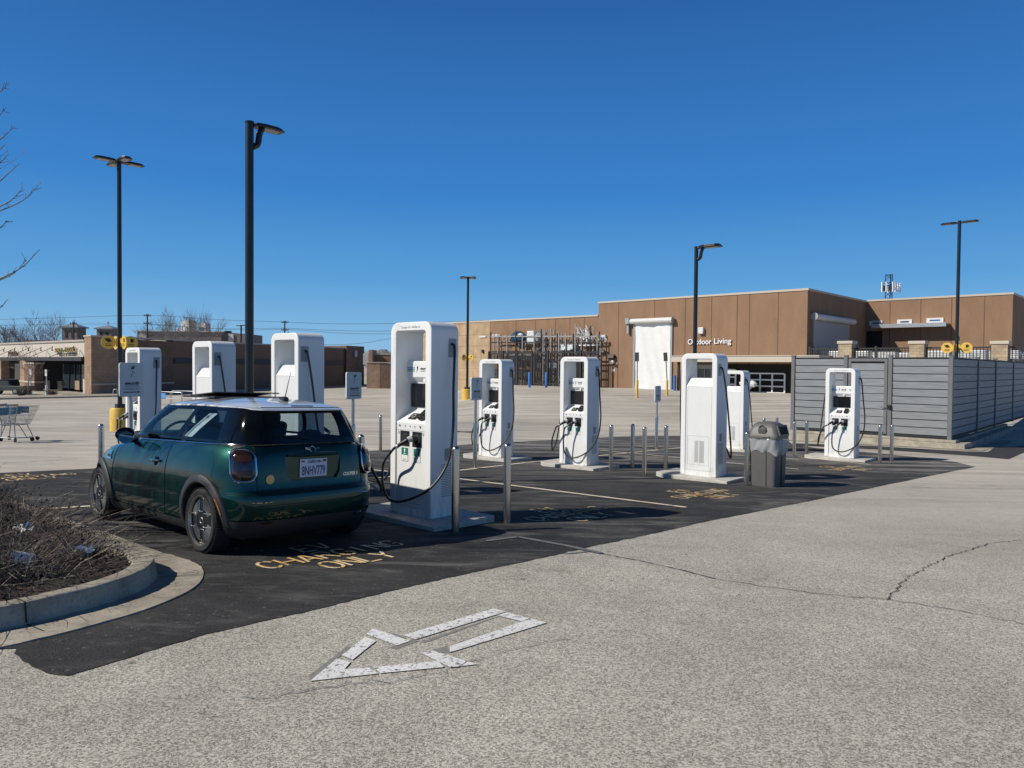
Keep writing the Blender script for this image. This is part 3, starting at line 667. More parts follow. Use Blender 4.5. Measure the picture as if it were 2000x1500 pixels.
def make_charger(front, plugs, label, cabmode, pad=True):
    t = thing('charging_station', (0, 0, 0), R(GY), label, 'EV charger', 'white charging stations')
    hw = W/2; ro = .125; ri = .03; zi = T-.105
    # outer hoop: two side walls and the rounded top, through the full depth, a little slimmer at the foot
    outp = [(-hw, 0)] + [(-hw+ro-ro*math.cos(R(k*9)), T-ro+ro*math.sin(R(k*9))) for k in range(11)] + [(hw-ro+ro*math.sin(R(k*9)), T-ro+ro*math.cos(R(k*9))) for k in range(11)] + [(hw, 0)]
    inn = [(-IW, 0)] + [(-IW+ri-ri*math.cos(R(k*9)), zi-ri+ri*math.sin(R(k*9))) for k in range(11)] + [(IW-ri+ri*math.sin(R(k*9)), zi-ri+ri*math.cos(R(k*9))) for k in range(11)] + [(IW, 0)]
    n = len(outp); mb = MB()
    def dep(s_, z): return s_*(D/2) * (1 - .05*max(0, 1-z/T)) if s_ > 0 else -D/2
    vs = [(x, dep(-1, z), z) for x, z in outp] + [(x, dep(-1, z), z) for x, z in inn] + [(x, dep(1, z), z) for x, z in outp] + [(x, dep(1, z), z) for x, z in inn]
    fs = []
    for i in range(n-1):
        fs += [(i, i+1, n+i+1, n+i), (2*n+i+1, 2*n+i, 3*n+i, 3*n+i+1), (i+1, i, 2*n+i, 2*n+i+1), (n+i, n+i+1, 3*n+i+1, 3*n+i)]
    fs += [(0, n, 3*n, 2*n), (n-1, 2*n-1, 4*n-1, 3*n-1)]; mb.add(vs, fs); mb.build('frame', M['white'], t, True, bevel=.012, ang=30)
    # inner body, side profile
    yf = -D/2+.012; yb = D/2-.020
    prof = [(yf, .10), (yf, 1.09), (yf+.20, 1.225), (yf+.215, 1.24), (yf+.215, 1.56), (yf+.165, 1.625), (yf+.165, 1.80), (yf+.18, 1.815), (yb-.11, 1.815), (yb-.08, 1.80), (yb, 1.66), (yb, .10)]
    mb = MB(); mb.prism(prof, lambda u, v, w_: (w_, u, v), -IW-.002, IW+.002); mb.build('body', M['white2'], t, bevel=.006)
    mb = MB(); mb.bx(-IW-.01, IW+.01, yf-.004, yb+.004, .0, .098); mb.build('plinth', M['white'], t)
    mb = MB(); mb.lathe([(.0, T-.01), (.02, T+.0), (.018, T+.012), (.003, T+.018)], c=(.05, .12, 0), n=12, cap=False); mb.build('antenna_stub', M['blk'], t, True)
    X0 = IW
    if front:
        ys = yf+.215
        mb = MB(); mb.bx(-.235, .235, ys-.016, ys-.001, 1.262, 1.548); mb.build('screen', M['scr'], t, bevel=.004)
        mb = MB(); mb.bx(-.20, -.13, ys-.0185, ys-.0165, 1.30, 1.50); mb.build('screen_menu', M['scr2'], t)
        # header print
        yh = yf+.165-.003
        mb = MB(); add_text(mb, 'electrify', .036, lambda u, v: (u+.03, yh, 1.715+v), bold=.0012, shear=.25); mb.build('logo_lettering', M['ink'], t, fix=False)
        mb = MB(); add_text(mb, 'america', .034, lambda u, v: (u+.03, yh, 1.688+v)); mb.build('logo_lettering', M['gink'], t, fix=False)
        mb = MB()
        for k, (c_, z) in enumerate(((0, 1.735), (0, 1.716), (1, 1.697))):
            mb.cm = c_; mb.box((-.195, yh+.001, z), (.135, .002, .011)); mb.box((.215, yh+.001, z), (.09, .002, .011)); mb.box((-IW+.003, yf+.20, z), (.002, .06, .011))
        mb.build('stripes', [M['blue'], M['olive']], t)
        mb = MB(); mb.add([(-.085, yh, 1.745), (-.063, yh, 1.758), (-.07, yh, 1.72), (-.095, yh, 1.67), (-.084, yh, 1.715)], [(0, 1, 2, 3, 4)]); mb.build('logo_mark', M['ink'], t, fix=False)
        mb = MB(); mb.box((.03, yf+.185, 1.592), (.035, .015, .052)); mb.build('status_light', M['white'], t)
        # sloping ledge: card reader and pad
        sl_ = math.atan2(.135, .20)
        mx = Matrix.Rotation(sl_, 3, 'X')
        def lp(u, s_, h_): return Vector((u, yf, 1.09)) + mx @ Vector((0, s_, h_))
        mb = MB(); mb.box(lp(-.045, .115, .006), (.13, .11, .012), mtx=mx); mb.build('card_pad', M['blk'], t, bevel=.003)
        mb = MB(); mb.tube([lp(-.045+.028*math.cos(R(a)), .115+.028*math.sin(R(a)), .0135) for a in range(0, 361, 30)], .003, 5, False); mb.build('contactless_mark', M['white'], t)
        mb = MB(); mb.box(lp(.13, .13, .028), (.10, .15, .055), mtx=mx); mb.box(lp(.13, .07, .045), (.07, .06, .05), mtx=mx); mb.build('card_reader', M['blk'], t, bevel=.01)
        # row of pictograms
        mb = MB()
        for k, u in enumerate((-.20, -.10, -.01, .075, .17)):
            s_ = .016 if k in (0, 4) else .010
            mb.add([(u-s_, yf-.002, 1.046+s_), (u+s_, yf-.002, 1.046+s_*.7), (u+s_*.6, yf-.002, 1.046-s_), (u-s_*.3, yf-.002, 1.046-s_*.6)], [(0, 1, 2, 3)])
        mb.build('pictograms', M['ink'], t, fix=False)
        mb = MB(); mb.box((0, yf-.001, 1.0), (2*IW-.01, .002, .003)); mb.box((0, yf-.001, .145), (2*IW-.12, .002, .004)); mb.box((-IW+.006, yf-.001, .55), (.004, .002, 1.06)); mb.build('panel_joint', M['gink'], t)
        mb = MB()
        for u in (-.215, .225):
            mb.tube([(u+.010*math.cos(R(a)), yf-.002, .965+.017*math.sin(R(a))) for a in range(0, 361, 30)], .0022, 4, False)
        mb.build('holster_number', M['ink'], t)
        for hx in (-.104, .115):
            # recessed holster
            mb = MB(); x0, x1, z0, z1 = hx-.083, hx+.083, .81, .99; yb_ = yf+.0; fr = yf-.004
            mb.bx(x0, x1, fr, fr+.003, z0, z1); mb.build('holster', M['blk'], t)
            mb = MB(); mb.lathe([(.062, 0), (.055, -.02), (.040, -.022)], n=18, axis='Y', c=(hx, fr, .90)); mb.build('socket', M['scr2'], t, True)
            mb = MB(); mb.cm = 0; mb.bx(hx-.055, hx+.055, yf-.004, yf-.001, .705, .79); mb.cm = 1; mb.bx(hx-.055, hx+.055, yf-.004, yf-.001, .635, .7045)
            mb.cm = 2; 
            for (a0, a1, b0, b1) in ((hx-.057, hx+.057, .631, .635), (hx-.059, hx-.055, .631, .79), (hx+.055, hx+.059, .631, .79)): mb.bx(a0, a1, yf-.0038, yf-.001, b0, b1)
            mb.cm = 1; mb.lathe([(.014, 0), (.014, -.004)], n=12, axis='Y', c=(hx, yf-.001, .765)); mb.bx(hx-.009, hx+.009, yf-.0055, yf-.0042, .735, .765); mb.bx(hx-.018, hx+.018, yf-.0055, yf-.0042, .715, .724)
            mb.cm = 2; 
            for z in (.66, .652, .644): mb.bx(hx-.03, hx+.025, yf-.0055, yf-.0042, z, z+.002)
            mb.build('instruction_label', [M['green'], M['white'], M['gink']], t)
        mb = MB(); add_text(mb, 'Charger ID: 100206-10', .036, lambda u, v: (u, -D/2-.0015, T-.072+v)); mb.build('id_lettering', M['gink'], t, fix=False)
    # service side: back panel joints and vent (visible when turned round)
    vb = MB()
    for k in range(22):
        for (a0, a1) in ((-.075, .0), (.022, .115)): vb.bx(-a1, -a0, yb-.002, yb+.0015, .25+k*.0185, .25+k*.0185+.009)
    vb.build('rear_vent', M['gink'], t)
    jb = MB()
    for (x0, x1, z0, z1) in ((-.21, .22, .735, .738), (-.21, .22, .20, .203), (.217, .22, .2, .738), (-.213, -.21, .2, .738), (-IW+.004, -IW+.008, .1, 1.66), (IW-.034, IW-.031, .1, 1.66), (-IW+.004, IW-.03, 1.655, 1.658)):
        jb.bx(x0, x1, yb-.002, yb+.001, z0, z1)
    jb.build('rear_panel_joint', M['gink'], t)
    for s_ in (-1, 1):
        xo = s_*hw
        ob = MB(); ob.bx(xo-.004*s_, xo+.0025*s_, .05, .175, 1.86, 2.08); ob.build('cable_outlet', M['lgrey'], t)
        vb = MB()
        for k in range(20): vb.bx(xo-.003*s_, xo+.0022*s_, -.05, .13, .24+k*.0195, .24+k*.0195+.009)
        vb.build('side_vent', M['lgrey'], t)
        sb = MB(); sb.bx(xo-.003*s_, xo+.0025*s_, .0, .09, .66, .80); sb.build('side_sticker', M['grey'], t)
    ends = {}
    for k in plugs: ends[k] = plug(t, -.104 if k == 'L' else .115, .915)
    # cables ------------------------------------------------------
    def side_start(s_): return [(s_*(hw+.005), .10, 2.02), (s_*(hw+.055), .095, 1.95)]
    z0 = -PADH+.02
    for s_, key in ((1, 'R'), (-1, 'L')):
        cb = MB()
        if key in ends and cabmode == 'loops':
            e = ends[key]
            if s_ > 0: pts = side_start(1) + [(hw+.11, .06, 1.5), (hw+.17, .02, 1.0), (hw+.15, -.05, .62), (hw+.03, -.20, .32), (.12, -.32, .16), (-.10, -.36, .24), (e.x-.09, -.40, .56), e + Vector((-.05, -.02, -.06)), e]
            else: pts = side_start(-1) + [(-hw-.11, .06, 1.45), (-hw-.15, 0, .95), (-hw-.16, -.10, .50), (-hw-.17, -.20, .28), (-hw-.14, -.28, .27), (-hw-.10, -.34, .50), (e.x-.09, -.38, .76), e+Vector((-.04, -.015, -.03)), e]
        elif key in ends and cabmode == 'one' and s_ > 0:
            e = ends[key]
            pts = side_start(1) + [(hw+.09, .05, 1.5), (hw+.12, .02, 1.05), (hw+.11, -.05, .66), (hw+.02, -.22, .38), (.14, -.36, .22), (-.12, -.40, .19), (-.30, -.37, .34), (-.30, -.37, .58), e+Vector((-.10, -.02, -.09)), e+Vector((-.03, -.01, -.02)), e]
        elif cabmode == 'one': continue
        elif cabmode == 'far':
            if s_ > 0: pts = side_start(1) + [(hw+.09, .05, 1.6), (hw+.12, .0, 1.1), (hw+.12, -.05, .60), (hw+.08, -.12, .26), (hw+.02, -.22, .20), (.27, -.29, .42), (.14, -.30, .82)]
            else: pts = side_start(-1) + [(-hw-.11, .05, 1.5), (-hw-.14, 0, 1.0), (-hw-.14, -.10, .5), (-hw-.08, -.20, .34), (-hw+.04, -.28, .50), (-.12, -.30, .82)]
        cable(cb, pts); cb.build('cable', M['rub'], t, True)
    return t
padr = random.Random(3)
def pad_for(loc, rz, lab, flip=1):
    poly = [(-.62, -.44), (-.86, -.24), (-.84, .50), (.70, .50), (.70, -.45)]
    mb = MB(); mb.prism(poly, lambda u, v, w_: (u, v, w_), -.06, PADH); o = mb.build('concrete_pad', M['padc'], bevel=.012)
    o.location = loc; o.rotation_euler = (0, 0, rz); tag(o, lab, 'concrete pad', 'concrete pads under the chargers'); return o
# (corner pixel of the camera-side right foot of the charger, is that side the screen side, ...)
def foot(px, up=PADH): return hit(*px, up=up)
def from_top(px, py, h):                 # ground point whose point h above shows at the pixel
    d = ray(px, py); lo, hi = 2., 60.
    for _ in range(50):
        m_ = (lo+hi)/2; p = d*m_
        if p.z + CAMZ - h - gz(p.x, p.y) < 0: lo = m_
        else: hi = m_
    p = d*lo; return Vector((p.x, p.y, gz(p.x, p.y)+PADH))
CH = [('c1', foot((841, 1013)), True, 'R', 'one', 'nearest and largest white charger, grey plug in its right holster, beside the green car'),
      ('c2', foot((979, 893)), True, 'LR', 'loops', 'white charger behind the biggest one, partly hidden by a charging sign post'),
      ('c3', foot((1146.5, 909)), True, 'LR', 'loops', 'white charger in the middle with both plugs parked, in front of the storage racks'),
      ('c4', foot((1398, 932)), False, '', 'far', 'white charger turned with its plain vented back to us, left of the waste bin'),
      ('c5', foot((1451, 877)), False, '', 'far', 'white charger half hidden behind the back-turned one, just left of the waste bin'),
      ('c6', foot((1668, 894.6)), True, 'LR', 'loops', 'white charger at far right standing before the grey board fence'),
      ('c7', from_top(273, 677, T+PADH), True, 'LR', 'loops', 'far left white charger beyond the car hood, behind the big arrow sign'),
      ('c8', from_top(414, 664, T+PADH), False, '', 'far', 'white charger behind the car roof, left of the near lamp post'),
      ('c9', from_top(583, 647, T+PADH), False, '', 'far', 'white charger behind the car roof, right of the near lamp post')]
CHG = {}
for nm, p, fr, pl, cm, lab in CH:
    t = make_charger(True, pl or 'LR', lab if len(lab.split()) <= 16 else lab[:lab.rfind(' and')], cm)
    c = p - UX*(W/2) + VY*(D/2 if fr else D/2)
    if not fr: t.rotation_euler = (0, 0, R(GY+180))
    t.location = (c.x, c.y, gz(c.x, c.y)+PADH); CHG[nm] = t
    pad_for((c.x, c.y, gz(c.x, c.y)), R(GY), 'concrete pad under the ' + {'c1': 'nearest and largest charger', 'c2': 'charger second nearest, beside a sign post', 'c3': 'middle charger before the storage racks', 'c4': 'back-turned charger left of the bin', 'c5': 'half hidden charger behind the back-turned one', 'c6': 'far right charger before the grey fence', 'c7': 'far left charger', 'c8': 'charger left of the near lamp post', 'c9': 'charger right of the near lamp post'}[nm])
# ================================================================ the car
def interp(tab, x):
    if x <= tab[0][0]: return tab[0][1]
    for (a, va), (b, vb) in zip(tab, tab[1:]):
        if x <= b:
            t = (x-a)/(b-a); return va + (vb-va)*t
    return tab[-1][1]
def smooth_tab(tab, n=3):
    # Catmull refinement of a 1-D table
    P = catmull([(a, b, 0) for a, b in tab], n); return [(p.x, p.y) for p in P]
BW = smooth_tab([(.14, .72), (.20, .785), (.28, .822), (.40, .846), (.54, .858), (.66, .860), (.76, .848), (.85, .824), (.91, .797), (.95, .768), (.97, .745)])
BR = smooth_tab([(.14, -.42), (.20, -.53), (.28, -.595), (.40, -.632), (.50, -.638), (.555, -.628), (.585, -.600), (.64, -.583), (.76, -.572), (.86, -.555), (.93, -.525), (.97, -.49)])
BF = smooth_tab([(.14, 3.02), (.25, 3.15), (.42, 3.22), (.58, 3.21), (.70, 3.15), (.79, 3.02), (.85, 2.82), (.90, 2.52), (.94, 2.22), (.97, 2.08)])
GW = smooth_tab([(.95, .752), (1.05, .728), (1.15, .694), (1.25, .650), (1.33, .608), (1.37, .575)])
GR = smooth_tab([(.95, -.52), (1.05, -.49), (1.15, -.46), (1.25, -.42), (1.33, -.385), (1.37, -.36)])
GF = smooth_tab([(.95, 2.12), (1.05, 2.03), (1.15, 1.92), (1.25, 1.80), (1.33, 1.70), (1.37, 1.62)])
def outline(z, body=True, off=0.):
    """closed outline parameters at height z"""
    if body: w_, xr, xf, pr, pf, lr, lf = .975*interp(BW, z), interp(BR, z), interp(BF, z), 4.3, 2.5, .70, 1.15
    else: w_, xr, xf, pr, pf, lr, lf = .98*interp(GW, z), interp(GR, z), interp(GF, z), 5.2, 2.5, .60, .60
    if body and z > .8: lf = 1.15 - (z-.8)*2.6
    return w_+off, xr-off, xf+off, pr, pf, xr+lr, xf-lf
def ring(z, body=True, off=0., nr=18, ns=26, nf=16):
    w_, xr, xf, pr, pf, xcr, xcf = outline(z, body, off); P = []
    for i in range(nr+1):                                 # rear centre -> left side
        t = (PI/2)*i/nr; P.append((xcr-(xcr-xr)*math.cos(t)**(2/pr), w_*math.sin(t)**(2/pr)))
    for i in range(1, ns): P.append((xcr+(xcf-xcr)*i/ns, w_))
    for i in range(nf+1):
        t = (PI/2)*(1-i/nf); P.append((xcf+(xf-xcf)*math.cos(t)**(2/pf), w_*math.sin(t)**(2/pf)))
    if not body:
        # the glasshouse narrows slightly toward the rear
        P = [(x, y*(1-.075*max(0, (.9-x)))) for x, y in P]
    else:
        P = [(x, y*(1-.05*max(0, (0.-x))-.010*math.sin(max(0, min(1, (x-.45)/1.6))*PI))) for x, y in P]
    full = P + [(x, -y) for x, y in reversed(P[1:-1])]
    return full
_rc = {}
def arcpt(z, a, body=True, off=0.):
    """point at signed arc length a from the rear centre (left positive)"""
    k = (round(z, 4), body, round(off, 4))
    if k not in _rc:
        P = ring(z, body, off, 40, 30, 24); h = P[:40+30+24]; acc = [0.]
        for p, q in zip(h, h[1:]): acc.append(acc[-1]+math.hypot(q[0]-p[0], q[1]-p[1]))
        _rc[k] = (h, acc)
    h, acc = _rc[k]; s_ = abs(a); import bisect
    i = min(len(acc)-2, max(0, bisect.bisect_right(acc, s_)-1)); d = acc[i+1]-acc[i]; t = (s_-acc[i])/d if d else 0
    x = h[i][0]+(h[i+1][0]-h[i][0])*t; y = h[i][1]+(h[i+1][1]-h[i][1])*t
    return Vector((x, y if a >= 0 else -y, z))
def arc_at_x(z, x, body=True):
    arcpt(z, 0, body); h, acc = _rc[(round(z, 4), body, 0.)]
    for i in range(20, len(h)-1):
        if h[i][0] <= x <= h[i+1][0] or (h[i+1][0] > x): return acc[i]+(acc[i+1]-acc[i])*max(0, min(1, (x-h[i][0])/max(1e-6, h[i+1][0]-h[i][0])))
    return acc[-1]
def sidept(z, x, body=True, off=0., s_=1):
    p = arcpt(z, arc_at_x(z, x, body), body); return Vector((x, s_*(p.y+off), z))
def make_car():
    P0 = Vector((-2.87, 6.75, gz(-2.87, 6.75))); P1 = Vector((-4.73, 8.40, gz(-4.73, 8.40))); fwd = (P1-P0).normalized(); up = GN.copy(); left = up.cross(fwd).normalized(); fwd = left.cross(up).normalized()
    org = P0 - left*.832
    t = bpy.data.objects.new('parked_car', None); COL.objects.link(t)
    mw = Matrix((fwd, left, up)).transposed().to_4x4(); mw.translation = org; t.matrix_world = mw
    tag(t, 'dark green metallic hatchback with a white roof plugged in at the nearest charger', 'car')
    # ---- lower body
    zs = [.14, .17, .20, .24, .28, .34, .40, .46, .50, .53, .555, .57, .585, .60, .62, .66, .71, .76, .80, .83, .86, .89, .91, .93, .945, .958, .97]
    mb = MB(); n = None; vs = []
    for z in zs:
        r_ = ring(z); n = len(r_); vs += [(x, y, z) for x, y in r_]
    k = len(zs); fs = [(i*n+j, i*n+(j+1) % n, (i+1)*n+(j+1) % n, (i+1)*n+j) for i in range(k-1) for j in range(n)]
    fs += [tuple(range(n-1, -1, -1)), tuple((k-1)*n+j for j in range(n))]
    mb.add(vs, fs); body = mb.build('body', M['carg'], t)
    # cutters: wheel wells, cabin, plate recess
    cutters = []
    for wx in (0, 2.495):
        for s_ in (1, -1): cw = MB(); cw.cyl((wx, s_*.50, .30), (wx, s_*1.1, .30), .345, n=40); cutters.append(cw.build('cutter', M['blk'], t))
    cut = MB()
    inner = [(x*.93+.05, y*.90) for x, y in ring(.95, False)]
    cut.prism(inner, lambda u, v, w_: (u, v, w_), .66, 1.1)
    cutters.append(cut.build('cutter', M['blk'], t))
    pc = MB(); pl = [(-.25, .66), (.25, .66), (.29, .71), (.305, .845), (.29, .86), (-.29, .86), (-.305, .845), (-.29, .71)]
    pc.prism([(-u*1.0, v) for u, v in pl], lambda u, v, w_: (w_, u, v), -.75, -.552); cutters.append(pc.build('cutter2', M['blk'], t))
    for c_ in cutters:
        md = body.modifiers.new('b', 'BOOLEAN'); md.operation = 'DIFFERENCE'; md.object = c_; md.solver = 'EXACT'
    dg = bpy.context.evaluated_depsgraph_get(); dg.update()
    me = bpy.data.meshes.new_from_object(body.evaluated_get(dg)); body.modifiers.clear(); body.data = me
    for c_ in cutters: bpy.data.objects.remove(c_)
    me.materials.clear(); me.materials.append(M['carg']); me.materials.append(M['clad'])
    bm = bmesh.new(); bm.from_mesh(me)
    for f in bm.faces:
        f.smooth = True; c_ = f.calc_center_median(); f.material_index = 0
        if c_.z < .955 and c_.z > .2 and abs(c_.y) < .845 and -.40 < c_.x < 2.9 and abs(f.normal.z) < 2:
            ins = any(((c_.x-wx)**2 + (c_.z-.30)**2) < .352**2 for wx in (0, 2.495))
            cab = -.40 < c_.x < 2.0 and abs(c_.y) < .70 and c_.z >= .655
            if ins or cab: f.material_index = 1
        if c_.z < .155: f.material_index = 1
    for e in bm.edges:
        if len(e.link_faces) == 2 and e.calc_face_angle(0) > R(24): e.smooth = False
    bm.to_mesh(me); bm.free()
    def patch(name, a0, a1, z0, z1, m, body_=True, off=.004, nu=10, nv=6, parent=t, solid=0., both=False):
        """a0,a1 arc limits (numbers or (bottom, top)); z limits"""
        f = lambda q, v: q[0]+(q[1]-q[0])*v if isinstance(q, tuple) else q
        g = MB(); g.grid(lambda u, v: arcpt(z0+(z1-z0)*v, f(a0, v)+(f(a1, v)-f(a0, v))*u, body_, off), nu, nv)
        return g.build(name, m, parent, True, solid=solid)
    # black lower bumper band and sills
    arc_r = lambda z, x: arc_at_x(z, x)
    patch('rear_bumper_cladding', -arc_r(.3, -.33), arc_r(.3, -.33), .15, .335, M['clad'], off=.012, nu=40, nv=6)
    for s_ in (1, -1):
        patch('sill_cladding', s_*arc_r(.25, .36), s_*arc_r(.25, 2.13), .15, .262, M['clad'], off=.014, nu=30, nv=4)
        patch('sill_cladding', s_*arc_r(.25, 2.86), s_*arc_r(.25, 3.1), .15, .30, M['clad'], off=.012, nu=10, nv=4)
        # arch flares
        for wx in (0, 2.495):
            g = MB(); prof = [(.342, -.03), (.342, .020), (.352, .028), (.400, .026), (.415, .014), (.418, -.004)]; NN = 44; vs = []
            for i in range(NN+1):
                th = R(-22 + 224*i/NN)
                for r_, o_ in prof:
                    x = wx+r_*math.cos(th); z = .30+r_*math.sin(th); zc = max(.142, z)
                    p = sidept(zc, max(-.50, min(2.98, x)), True); vs.append((x, s_*(p.y+o_), zc))
            kk = len(prof); g.add(vs, [(i*kk+j, i*kk+j+1, (i+1)*kk+j+1, (i+1)*kk+j) for i in range(NN) for j in range(kk-1)])
            fo = g.build('arch_flare', M['clad'], t, True, ang=40)
            if wx == 0:
                g = MB(); 
                for q in range(9):
                    th = R(178-190+q*2.2 + 0)
                g.tube([(wx-.375*math.cos(R(a)), s_*(sidept(.30+.375*math.sin(R(a)), wx-.375*math.cos(R(a))).y+.030), .30+.375*math.sin(R(a))) for a in range(14, 41, 3)], .007, 6); g.build('side_marker', M['amber'], fo, True)
        # chrome belt strip
        g = MB(); xs = [2.05-.05*i for i in range(47)]
        pts = [sidept(.962, x, True, .004, s_) for x in xs]
        g.tube(pts, .0095, 6); g.build('belt_strip', M['chr'], t, True)
    g = MB(); g.tube([arcpt(.962, a, True, .004) for a in [(-1+2*i/40)*arc_r(.962, -.2) for i in range(41)]], .007, 6); g.build('belt_strip', M['chr'], t, True)
    # ---- shut lines
    def line(pts): g_ = MB(); g_.tube(pts, .0035, 4); g_.build('shut_line', M['void'], t)
    for s_ in (1, -1):
        line([sidept(z, .77-.02*(z-.3) if z > .45 else .77+(.45-z)*.35, True, .001, s_) for z in [.27+.05*i for i in range(14)]])
        line([sidept(z, 2.02+(.10*(1-(z-.3)/.65)), True, .001, s_) for z in [.27+.05*i for i in range(14)]])
        line([sidept(.268, x, True, .001, s_) for x in [.84+.06*i for i in range(21)]])
        line([arcpt(.575, s_*a, True, .0) for a in [arc_r(.575, -.14)-.02*i for i in range(22)]])
        line([arcpt(z, s_*.575, True, .001) for z in [.59+.03*i for i in range(13)]])
    line([arcpt(.597, a, True, .001) for a in [-.575+.05*i for i in range(24)]])
    line([arcpt(.47, a, True, .001) for a in [-.6+.05*i for i in range(25)]])
    # door handle, side scuttle
    for s_ in (1, -1):
        g = MB(); g.tube([sidept(.775, x, True, o_, s_) for x, o_ in ((.90, .004), (.93, .026), (1.0, .032), (1.07, .026), (1.10, .004))], [.010, .014, .014, .014, .010], 8); g.build('door_handle', M['chr'], t, True)
        g = MB(); g.lathe([(.05, 0), (.035, -.008), (.004, -.010)], c=(0, 0, 0), n=16, axis='Y'); o = g.build('handle_cup', M['carb'], t, True); q = sidept(.765, 1.0, True, .003, s_); o.location = q; o.rotation_euler = (0, 0, 0 if s_ < 0 else PI)
        g = MB(); 
        cx_, cz_ = 2.20, .755
        for (dx0, dx1, dz, hh) in ((-.07, .10, 0, .032), (-.06, .09, .045, .010)):
            g.grid(lambda u, v: sidept(cz_+dz+(v-.5)*2*hh, cx_+dx0+(dx1-dx0)*u + v*.03, True, .008, s_), 6, 3)
        g.build('side_scuttle', M['chr'], t, True)
        g = MB(); g.grid(lambda u, v: sidept(cz_-.012+v*.03, cx_-.035+.10*u + v*.02, True, .0105, s_), 4, 2); g.build('scuttle_emblem', M['rimd'], t, True)
        g = MB(); g.grid(lambda u, v: sidept(.42+v*.48-.14*u, 2.12+.05*u+(v*.02), True, .002, s_), 2, 8)
    # ---- tail lights
    def rr(cx_, cz_, hw_, hh_, r, n=6):
        P = []
        for a, b, a0 in ((cx_+hw_-r, cz_+hh_-r, 0), (cx_-hw_+r, cz_+hh_-r, 90), (cx_-hw_+r, cz_-hh_+r, 180), (cx_+hw_-r, cz_-hh_+r, 270)):
            for i in range(n+1): th = R(a0+i*90/n); P.append((a+r*math.cos(th), b+r*math.sin(th)))
        return P
    for s_ in (1, -1):
        ca, cz_ = .700, .800; rim = rr(ca, cz_, .112, .128, .076, 7)
        g = MB(); pts = [arcpt(z, s_*a, True, .018) for a, z in rim]; pts.append(pts[0]); g.tube(pts, .0095, 8, False); tl = g.build('tail_light_rim', M['chr'], t, True)
        g = MB(); rings = []
        for kf, of in ((1., .004), (.99, .018), (.9, .030), (.7, .038), (.4, .042), (.02, .044)):
            rings.append([arcpt(cz_+(z-cz_)*kf, s_*(ca+(a-ca)*kf), True, of) for a, z in rim])
        n_ = len(rim); vs = [p for r_ in rings for p in r_]
        g.add(vs, [(i*n_+j, i*n_+(j+1) % n_, (i+1)*n_+(j+1) % n_, (i+1)*n_+j) for i in range(len(rings)-1) for j in range(n_)])
        tlens = g.build('tail_light', M['tail'], t, True, ang=80)
        g = MB()
        for (za, zb_, aa, ab) in ((.835, .885, -.07, .07), (.72, .77, -.07, .07)):
            g.grid(lambda u, v: arcpt(za+(zb_-za)*v, s_*(ca+aa+(ab-aa)*u), True, .0425-.10*(aa+(ab-aa)*u)**2), 6, 3)
        g.build('lamp_element', M['tail2'], tlens, True)
        # reflector slit / bumper chrome
        g = MB(); g.tube([arcpt(.505, s_*a, True, .006) for a in (.46, .52, .58, .64)], [.004, .008, .008, .004], 6); g.build('bumper_reflector', M['chr'], t, True)
        g = MB(); g.tube([arcpt(.31, s_*a, True, .014) for a in (.45, .50, .55)], .011, 6); g.build('lower_reflector', M['tail2'], t, True)
    # number plate etc. on the rear face
    yb_ = lambda y, z: arcpt(z, y).x
    xp = -.562
    g = MB(); g.bx(xp-.004, xp+.004, -.149, .149, .680, .832); plt = g.build('number_plate', M['plate'], t, bevel=.002)
    FX = lambda u, v: (xp-.0055, -u, v)
    g = MB(); add_text(g, '8NHV779', .098, lambda u, v: FX(u*.64, .698+v*1.08), bold=.0016); g.build('plate_number', M['pblue'], plt, fix=False)
    g = MB(); add_text(g, 'California', .038, lambda u, v: FX(u, .797+v), shear=.4, bold=.001); g.build('plate_script', M['pblue'], plt, fix=False)
    g = MB(); g.box((xp-.006, -.118, .812), (.001, .040, .020)); g.box((xp-.006, .118, .812), (.001, .034, .012)); g.build('plate_sticker', M['pred'], plt)
    g = MB(); g.tube([arcpt(.868, a, True, .010) for a in (-.28, -.15, 0, .15, .28)], [.012, .018, .018, .018, .012], 8); g.build('tailgate_handle', M['carg'], t, True)
    # winged round badge
    bz = .908; g = MB()
    g.tube([arcpt(bz+.027*math.sin(R(a)), .027*math.cos(R(a)), True, .008) for a in range(0, 361, 24)], .0035, 6, False)
    for s_ in (1, -1):
        for dz in (-.008, 0, .008): g.tube([arcpt(bz+dz+.004, s_*.030, True, .006), arcpt(bz+dz*.6+.012, s_*.078, True, .006)], .0028, 5)
    g.build('round_winged_badge', M['rimb'], t, True)
    g = MB(); add_text(g, 'COOPER S', .040, lambda u, v: arcpt(.672+v, -(.42+u), True, .005), bold=.0012, shear=.2); g.build('model_script', M['chr'], t, fix=False)
    g = MB(); c_ = arcpt(.700, .46, True, .0)
    g.lathe([(.042, 0), (.042, -.006), (.004, -.008)], n=20, axis='X'); o = g.build('electric_badge', M['badge'], t, True); o.location = c_ + Vector((-.003, 0, 0))
    g = MB(); g.tube([arcpt(.34, .60, True, .02), arcpt(.34, .66, True, .02)], .01, 6); 
    # ---- glasshouse
    H0, H1 = .965, 1.345
    cx0 = -.02
    def A(x): return (arc_at_x(H0, x[0], False), arc_at_x(H1, x[1], False))
    def gp(name, a0, a1, m, off=.0, z0=H0, z1=H1, s_=1, nu=8, par=t):
        f = lambda q, v: q[0]+(q[1]-q[0])*v if isinstance(q, tuple) else q
        v0 = (z0-H0)/(H1-H0); v1 = (z1-H0)/(H1-H0)
        g = MB(); g.grid(lambda u, v: arcpt(z0+(z1-z0)*v, s_*(f(a0, v0+(v1-v0)*v)+(f(a1, v0+(v1-v0)*v)-f(a0, v0+(v1-v0)*v))*u), False, off), nu, 8)
        return g.build(name, m, par, True, ang=60)
